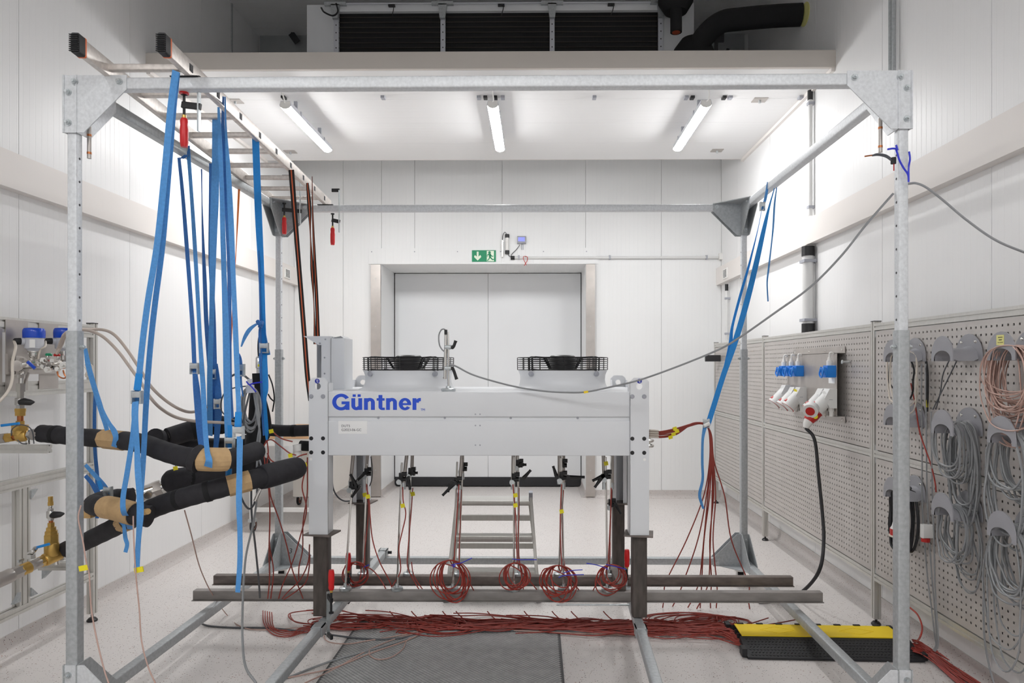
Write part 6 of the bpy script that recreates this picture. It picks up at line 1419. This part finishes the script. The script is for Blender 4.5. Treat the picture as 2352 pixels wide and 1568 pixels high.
hcoil(1406, 1330, 4.1, 34, 7, 'red cable coil tied to the last stand on the front bar', 4, [(1404, 1120, 4.16), (1402, 1200, 4.16), (1398, 1290, 4.14)], [(1385, 1310, 4.1), (1365, 1350, 4.14), (1350, 1378, 4.2)], [[(1347, 1293), (1370, 1297), (1392, 1304), (1396, 1308)], [(1392, 1296), (1415, 1301), (1440, 1307)]])
hcoil(818, 1318, 4.38, 28, 5, 'small red cable coil at the rear leg foot', 5, [(843, 1112, 4.45), (846, 1180, 4.45), (838, 1260, 4.42), (836, 1296, 4.4)], [(850, 1305, 4.35), (880, 1340, 4.3), (895, 1378, 4.25)], [[(836, 1302), (848, 1296)]])
for k, (L, lb) in enumerate((
    ([(842, 1118, 4.16), (848, 1150, 4.15), (850, 1185, 4.15), (856, 1240, 4.16), (872, 1290, 4.18), (895, 1335, 4.2), (908, 1376, 4.22)], 'red cable sliding down beside the first front stand past the rear leg'),
    ([(925, 1118, 4.16), (926, 1150, 4.15), (932, 1180, 4.15), (924, 1220, 4.14), (916, 1260, 4.13), (920, 1310, 4.14), (902, 1345, 4.18), (890, 1376, 4.22)], 'red cable bowing out beside the second front stand'),
    ([(948, 1120, 4.46), (944, 1180, 4.45), (938, 1250, 4.42), (936, 1300, 4.38), (952, 1335, 4.3), (975, 1374, 4.24)], 'red cable on the second rear stand ending between the bars'),
    ([(945, 1290, 4.36), (950, 1320, 4.34), (965, 1345, 4.3), (985, 1372, 4.25)], 'short red cable loop below the second rear stand'),
    ([(1060, 1115, 4.46), (1058, 1180, 4.45), (1055, 1250, 4.4), (1056, 1300, 4.3), (1068, 1345, 4.2), (1072, 1376, 4.2)], 'red cable on the third rear stand behind the big coil'),
    ([(1192, 1120, 4.46), (1192, 1180, 4.45), (1190, 1250, 4.42), (1196, 1310, 4.3), (1202, 1350, 4.22), (1200, 1376, 4.2)], 'red cable on the fourth rear stand behind the small coil'),
    ([(1294, 1125, 4.46), (1291, 1200, 4.45), (1294, 1270, 4.4), (1298, 1310, 4.3)], 'red cable on the fifth rear stand'),
    ([(1405, 1120, 4.46), (1404, 1160, 4.45), (1400, 1230, 4.42), (1397, 1290, 4.36)], 'red cable on the last rear stand'))):
    rc(L, lb, .0036)
# red cables hanging at the pipe end of the unit
for L, lb in (
    ([(612, 1012, 3.86), (605, 1030, 3.86), (608, 1060, 3.85), (612, 1100, 3.84), (618, 1130, 3.84), (620, 1190, 3.86), (618, 1260, 3.92), (619, 1330, 4.0), (615, 1374, 4.06)], 'red cable hanging from the bright strap end straight to the front bar'),
    ([(613, 1010, 3.86), (616, 1040, 3.86), (612, 1080, 3.85), (617, 1120, 3.84), (620, 1180, 3.86), (619, 1250, 3.92), (628, 1310, 4.0), (622, 1374, 4.06)], 'second red cable hanging from the bright strap end, bending out low'),
    ([(618, 1100, 3.84), (622, 1140, 3.84), (640, 1190, 3.88), (658, 1250, 3.94), (672, 1310, 4.0), (696, 1374, 4.1)], 'red cable slanting from the thick pipe towards the front leg'),
    ([(705, 1060, 3.86), (700, 1085, 3.86), (694, 1120, 3.86), (704, 1170, 3.86), (690, 1230, 3.92), (672, 1290, 4.0), (650, 1340, 4.08), (640, 1374, 4.12)], 'red cable hanging close to the white front column, crossing outwards'),
    ([(706, 1050, 3.9), (706, 1090, 3.9), (705, 1140, 3.9), (696, 1200, 3.92), (695, 1260, 3.98), (687, 1300, 4.04), (686, 1330, 4.08)], 'red cable hanging close to the white front column, straight'),
    ([(711, 1250, 4.0), (708, 1290, 4.04), (690, 1330, 4.08), (660, 1360, 4.1), (648, 1374, 4.12)], 'red cable swinging out low behind the front leg'),
    ([(712, 1275, 4.0), (709, 1310, 4.04), (700, 1340, 4.08), (668, 1366, 4.1), (652, 1376, 4.12)], 'second red cable swinging out low behind the front leg'),
    ([(612, 1012, 3.86), (625, 1010, 3.86), (645, 1025, 3.86), (665, 1040, 3.86), (680, 1045, 3.86)], 'red cable from the bright strap end across to a yellow tag'),
    ([(626, 990, 3.8), (636, 1000, 3.8), (650, 1008, 3.82), (672, 1014, 3.84)], 'red cable with cream sleeve on the rear pipe'),
    ([(614, 1040, 3.86), (622, 1056, 3.86), (640, 1065, 3.84), (655, 1066, 3.82), (672, 1056, 3.84), (690, 1046, 3.86), (705, 1042, 3.86)], 'red cable drooping over the thick pipe end to the column')):
    rc(L, lb, .0038, 'red_cable_deep')
for px, py, Z, lb in ((623, 990, 3.78, 'yellow tag on the rear insulated pipe'), (667, 1046, 3.84, 'yellow tag above the thick pipe end'), (700, 1067, 3.84, 'yellow tag at the white front column'), (845, 1140, 4.13, 'yellow tag on the first front stand cable'), (925, 1161, 4.12, 'yellow tag on the bowed red cable'), (948, 1134, 4.42, 'yellow tag on the second rear stand'), (1184, 1137, 4.1, 'upper yellow tag on the fourth stand'), (1184, 1160, 4.1, 'lower yellow tag on the fourth stand'), (1290, 1174, 4.1, 'yellow tag on the fifth front stand'), (838, 1136, 4.42, 'yellow tag on the rear stand beside the leg'), (1392, 1064, 4.1, 'yellow tape on the last front stand tube'), (192, 1304, 2.86, 'yellow tag on the thin pink cable at the galvanised post'), (319, 1308, 2.98, 'yellow tag on the thin pink cable under the strap tail'), (403, 1075, 3.7, 'small yellow tag hanging above the taped bulge')):
    c = W(px, py, Z); s = Z / F
    big = py > 1300
    tag(MB().obox(c, (s * (10 if big else 4.6), 0, s * (2 if big else 1)), (0, .003, 0), (-s, 0, s * (6 if big else 4.4))).build('cable_tag', 'tag_yellow', None), lb, 'tag')
# floor tangle: nobody could count it
m = MB(); R4 = random.Random(5)
def floor_pts(L, z=.006): return [tuple(PZ(px, py, z + zz)) for px, py, zz in L]
def run_cable(m, L, r=.0038, smp=5): m.tube(spl(floor_pts(L), smp), r, 5)
for k in range(44):
    x0 = R4.choice([700, 760, 800, 860, 920, 980, 1040, 1100, 1180, 1260, 1340]) + R4.uniform(-30, 30)
    yb = R4.uniform(1404, 1444); ye = R4.uniform(1440, 1484); ph = R4.uniform(0, 6); am = R4.uniform(3, 13); f2 = R4.uniform(30, 70); L = []
    x = x0
    while x < 1690:
        t_ = (x - 700) / 1000
        mid_ = 1420 + 12 * math.sin(t_ * 3.1 + .3)
        y = yb + (mid_ - yb) * min(1, (x - x0) / 250) + (ye - 1425) * max(0, (t_ - .45) / .55) ** 1.3 * .8 + am * math.sin(x / 90 + ph) + am * .4 * math.sin(x / f2 + ph * 2) + R4.uniform(-3, 3)
        L.append((x, y, R4.random() * .03)); x += R4.uniform(45, 75)
    L.append((1700, ye, .02)); L.append((1725, ye + 2, .02))
    run_cable(m, L)
for k in range(22):   # loops left of the front leg and along the back
    cx_, cy_ = R4.choice([(800, 1430), (900, 1428), (1000, 1430), (1020, 1445), (720, 1416), (1600, 1425), (1570, 1420), (1640, 1428)]); a = R4.uniform(40, 110); b = R4.uniform(8, 18)
    a = min(a, 60) if cx_ < 760 else a
    L = [(cx_ + a * math.cos(q * .7 + k) * R4.uniform(.85, 1.1), cy_ + b * math.sin(q * .7 + k) * R4.uniform(.85, 1.1), R4.random() * .025) for q in range(16)]
    run_cable(m, L)
for k in range(5):
    L = [(604 + k * 5, 1402 + k, .02), (606 + k * 6, 1430 + k * 3, .01), (625 + k * 9, 1455 - k * 2, .0), (660 + k * 5, 1462 - k * 4, .004), (700, 1452 - k * 3, .008), (780, 1440 - k * 2, .01), (880, 1434 - k, .01), (960, 1426, .015)]
    run_cable(m, L)
for k in range(9):   # strays that swing out over the tread plate
    x0 = 820 + k * 80; d_ = R4.uniform(18, 40)
    L = [(x0 + q * 55, 1420 + d_ * math.sin(math.pi * q / 7) + R4.uniform(-3, 3), .004 + R4.random() * .02) for q in range(8)]
    run_cable(m, L)
for k in range(10):  # ends rising to the steel bars
    x0 = 880 + k * 62 + R4.uniform(-20, 20)
    L = [(x0, 1403, .05), (x0 + 8, 1412, .03), (x0 + 26, 1424, .012), (x0 + 80, 1434, .01), (x0 + 160, 1430 + R4.uniform(-6, 12), .01)]
    run_cable(m, L)
o = m.build('red_cable_tangle', 'red_cable_deep'); tag(o, 'tangle of red cables lying across the floor under the unit up to the ramp', 'cables', kind='stuff')
m = MB()
for k in range(26):
    y0 = R4.uniform(1468, 1496); dy_ = R4.uniform(-26, 26); L = [(2098, y0, .04), (2118, y0 + 6 + dy_ * .1, .03), (2150, 1508 + dy_ * .6, .012), (2190, 1538 + dy_ * .9, .008), (2230, 1566 + dy_ * 1.1, .008), (2290, 1606 + dy_ * 1.3, .006), (2380, 1660 + dy_ * 1.6, .006)]
    run_cable(m, [(a + R4.uniform(-5, 5), b, c) for a, b, c in L])
o = m.build('red_cable_spread', 'red_cable'); tag(o, 'spread of red cables leaving the ramp towards the wall corner', 'cables', kind='stuff')
cable('red_cable', [PX(2090, 1395, 2.0), PX(2108, 1412, 2.0), PX(2118, 1440, 1.98), PX(2112, 1465, 1.95), PZ(2100, 1476, .03)], .0045, 'red_cable', 'single red cable arching out behind the post to the ramp end')
# single cables on the floor plate and around
def fc(L, r, mat, lb): return cable('floor_cable', [PZ(a, b, c) for a, b, c in L], r, mat, lb)
fc([(455, 1428, .02), (480, 1437, .006), (540, 1441, .006), (620, 1442, .006), (740, 1455, .012), (830, 1466, .012), (900, 1467, .012), (960, 1458, .012), (1010, 1447, .012), (1100, 1450, .012), (1300, 1446, .012), (1440, 1450, .01)], .006, 'dark_cable', 'grey cable running from the side rail across the tread plate')
fc([(630, 1568, .006), (700, 1540, .006), (760, 1518, .012), (830, 1498, .012), (900, 1478, .012), (970, 1456, .012), (1030, 1450, .012), (1130, 1449, .012), (1250, 1448, .012), (1420, 1452, .008)], .0055, 'grey_cable', 'grey cable slanting over the tread plate corner')
fc([(640, 1560, .006), (700, 1548, .006), (770, 1532, .012), (850, 1500, .012), (930, 1472, .012), (985, 1450, .014), (1060, 1444, .014), (1200, 1448, .014), (1350, 1455, .01), (1440, 1456, .008)], .0036, 'pink_cable', 'thin pink cable slanting over the tread plate')
fc([(745, 1458, .01), (746, 1466, .01), (760, 1475, .01), (800, 1478, .012), (850, 1470, .012), (900, 1462, .012), (960, 1450, .012)], .0034, 'pink_cable', 'thin pink cable looped beside the front leg')
fc([(848, 1492, .012), (850, 1505, .012), (870, 1514, .012), (900, 1508, .012), (925, 1490, .012), (935, 1470, .012), (960, 1455, .012)], .0034, 'pink_cable', 'thin pink cable loop lying on the tread plate')
fc([(910, 1452, .012), (925, 1440, .012), (960, 1428, .014), (990, 1425, .014), (994, 1436, .014), (980, 1450, .014), (950, 1455, .014), (915, 1452, .012)], .004, 'red_cable', 'red cable loop lying on the tread plate')
fc([(700, 1568, .006), (770, 1535, .008), (850, 1490, .012), (930, 1460, .012), (1010, 1448, .014), (1120, 1446, .014), (1280, 1452, .014), (1440, 1458, .01)], .0034, 'pink_cable', 'second thin pink cable running along the tread plate')
# thin hanging cables on the left
rc([(186, 1160, 2.88), (180, 1190, 2.87), (190, 1240, 2.87), (198, 1290, 2.86), (205, 1320, 2.86), (210, 1400, 2.84), (225, 1480, 2.8), (240, 1540, 2.76), (252, 1575, 2.74)], 'thin pink cable hanging down in front of the galvanised post', .003, 'pink_cable', 'pink_cable')
rc([(306, 1185, 3.05), (307, 1230, 3.0), (310, 1290, 2.98), (313, 1330, 2.96), (320, 1400, 2.94), (325, 1470, 2.9), (340, 1530, 2.86), (360, 1575, 2.84)], 'thin pink cable hanging below the strap tail to the floor', .003, 'pink_cable', 'pink_cable')
cable('pink_cable', [W(424, 1172, 3.3), W(440, 1230, 3.5), W(455, 1290, 3.7), W(470, 1330, 3.9), W(490, 1368, 4.15), PZ(520, 1410, .01), PZ(550, 1437, .006), PZ(600, 1446, .006), PZ(700, 1440, .006)], .0032, 'pink_cable', 'thin pink cable falling from the long lower pipe to the floor')
rc([(404, 1030, 4.0), (403, 1060, 3.9), (403, 1085, 3.8)], 'very short thin cable between the upper pipe and the taped bulge', .002, 'dark_cable', 'thin_cable')
# grey cable loops beside the tapering vessel
def gl(L, r, mat, lb): return cable('hanging_cable', [W(*q) for q in L], r, mat, lb, n=6)
pts = []
R5 = random.Random(21)
for k in range(5):
    a, b = R5.uniform(16, 24), R5.uniform(38, 52); ox = R5.uniform(-4, 4)
    for i in range(12):
        t_ = 2 * math.pi * i / 12; pts.append(W(575 + ox + a * math.sin(t_), 890 + b - b * math.cos(t_), 3.74 + R5.uniform(-.02, .02)))
cable('grey_cable_coil', pts, .006, 'grey_cable', 'grey cable coil hanging beside the tapering black vessel', 'cable coil', n=6, smp=4)
gl([(583, 900, 3.72), (592, 960, 3.7), (597, 1000, 3.68), (592, 1040, 3.66), (590, 1080, 3.64), (590, 1140, 3.62), (582, 1200, 3.6), (566, 1270, 3.56), (560, 1330, 3.5), (557, 1400, 3.4), (557, 1470, 3.3), (564, 1530, 3.2), (588, 1568, 3.15)], .006, 'grey_cable', 'grey cable falling from the coil in a long curve to the floor')
gl([(588, 905, 3.72), (596, 970, 3.7), (590, 1030, 3.67), (600, 1070, 3.65), (602, 1100, 3.64), (598, 1125, 3.63), (588, 1140, 3.62)], .0055, 'grey_cable', 'grey cable from the coil ending at a white connector')
gl([(577, 1100, 3.66), (578, 1180, 3.7), (586, 1250, 3.8), (594, 1330, 3.95), (597, 1372, 4.05)], .0055, 'dark_cable', 'dark grey cable hanging straight behind the strap tail')
gl([(574, 900, 3.7), (562, 950, 3.66), (556, 1010, 3.64), (550, 1080, 3.6), (552, 1130, 3.58), (560, 1155, 3.58), (572, 1168, 3.6), (582, 1160, 3.62), (588, 1142, 3.62)], .0055, 'dark_cable', 'dark cable looping up under the lower pipe to the connector')
gl([(573, 872, 3.75), (560, 862, 3.75), (545, 858, 3.75), (530, 865, 3.76), (520, 876, 3.77)], .006, 'dark_cable', 'dark cable arching from the coil top behind the blue strap')
gl([(572, 886, 3.75), (540, 890, 3.77), (518, 900, 3.8), (508, 922, 3.82), (510, 945, 3.84), (528, 960, 3.8), (550, 968, 3.76)], .004, 'dark_cable', 'thin dark cable crossing behind the blue strap to the coil')
gl([(617, 860, 3.95), (626, 885, 3.97), (630, 915, 4.0), (626, 945, 4.02)], .004, 'rubber', 'thin black cable bowing between vessel and frame post')
gl([(616, 905, 3.95), (622, 915, 3.97), (630, 922, 4.0)], .004, 'rubber', 'short thin black cable touching the frame post')
tag(MB().tube([W(586, 1150, 3.6), W(594, 1132, 3.6), W(599, 1122, 3.6)], [.01, .011, .008], 10).build('cable_connector', 'chrome', None), 'silver cable connector hanging below the coil', 'connector')
tag(MB().cyl(W(574, 884, 3.7), W(575, 902, 3.7), .022, 14).cyl(W(574, 870, 3.7), W(574, 884, 3.7), .013, 12).build('cable_plug', 'housing_grey', None), 'grey round plug at the top of the hanging coil', 'plug')
cable('cable_tie', [W(566, 876, 3.66), W(573, 883, 3.65), W(582, 880, 3.64), W(602, 877, 3.64)], .004, 'tie_blue', 'blue cable tie wrapped round the hanging grey coil', 'cable tie')
cable('cable_tie', [W(573, 883, 3.65), W(580, 890, 3.65), W(588, 900, 3.66)], .004, 'tie_blue', 'second blue cable tie end on the hanging grey coil', 'cable tie')
gl([(762, 1048, 4.5), (763, 1090, 4.5), (765, 1120, 4.5), (775, 1140, 4.5), (790, 1150, 4.5), (806, 1150, 4.5)], .005, 'dark_cable', 'dark cable loop hanging below the lettered end of the unit')
gl([(852, 1048, 4.7), (855, 1075, 4.7), (854, 1100, 4.7), (849, 1116, 4.7)], .004, 'dark_cable', 'thin dark cable bowing beside the rear leg under the unit')
# long grey cable from the top stand to the corner post
gl([(1040, 838, 3.95), (1050, 842, 3.94), (1085, 860, 3.9), (1140, 877, 3.85), (1195, 890, 3.8), (1250, 898, 3.78), (1300, 901, 3.76), (1345, 900, 3.72), (1400, 889, 3.65), (1470, 872, 3.56), (1560, 840, 3.44), (1650, 803, 3.34), (1700, 774, 3.28), (1780, 718, 3.18), (1860, 660, 3.1), (1930, 590, 3.02), (1990, 515, 2.98), (2052, 444, 2.93)], .0052, 'grey_cable', 'long grey cable slung from the top stand to the corner post')
c = W(1346, 900, 3.715); tag(MB().obox(c, (.012, 0, .002), (0, .006, 0), (0, 0, .006)).build('cable_tag', 'ramp_yellow', None), 'small yellow tag on the long slung grey cable', 'tag')
gl([(2086, 422, 2.88), (2105, 421, 2.86), (2130, 432, 2.84), (2170, 463, 2.8), (2220, 505, 2.76), (2290, 553, 2.7), (2380, 590, 2.72), (2500, 640, 2.8), (2560, 700, 2.78)], .0052, 'grey_cable', 'grey cable leading from the corner post out of the picture')
for L, lb in (([(2057, 340, 2.86), (2061, 352, 2.85), (2066, 368, 2.85), (2075, 385, 2.85), (2085, 400, 2.85), (2087, 415, 2.85)], 'blue cable tie slanting across the corner post'), ([(2088, 348, 2.86), (2090, 365, 2.86), (2087, 385, 2.85), (2087, 418, 2.85)], 'blue cable tie end standing up at the corner post'), ([(2038, 343, 2.87), (2050, 341, 2.86), (2060, 341, 2.85), (2058, 333, 2.85), (2062, 345, 2.85)], 'blue cable tie end pointing away from the corner post')):
    cable('cable_tie', [W(*q) for q in L], .004, 'tie_blue', lb, 'cable tie', n=6)
t = thing('air_sensor', 'small black sensor with bare wire tip clamped at the corner post', 'sensor', W(2050, 372, 2.88))
MB().cyl(W(2052, 376, 2.88), W(2052, 362, 2.88), .011, 10).build('body', 'rubber', t)
MB().tube(spl([W(2050, 370, 2.88), W(2035, 360, 2.88), W(2018, 356, 2.88), W(2003, 357, 2.88)], 6), .004, 6).tube(spl([W(2050, 366, 2.88), W(2035, 356, 2.88), W(2015, 353, 2.88), W(2003, 357, 2.88)], 6), .0025, 6).build('lead', 'dark_cable', t)
MB().tube([W(2003, 356.5, 2.88), W(1986, 359, 2.88)], .003, 6).build('wire_tip', 'copper', t)
MB().tube([W(2053, 376, 2.88), W(2053, 392, 2.88)], .0025, 6).build('red_wire', 'plug_red', t)
for px, y0, y1, Z, lb in ((2022, 272, 350, 2.96, 'slim metal air probe hanging below the corner gusset plate'), (205, 290, 364, 3.0, 'slim metal air probe hanging behind the gusset at the ladder corner')):
    t = thing('hanging_probe', lb, 'sensor', W(px, y1, Z))
    MB().tube([W(px, y0, Z), W(px, y1, Z)], .0085, 10).build('rod', 'stainless', t)
    for f in (.25, .8): q = y0 + (y1 - y0) * f; MB().cyl(W(px, q, Z), W(px, q + 5, Z), .0095, 10).build('ring', 'copper', t)
    MB().tube([W(px, y0, Z), W(px - 1, y0 - 22, Z + .02)], .003, 6).build('lead', 'dark_cable', t)
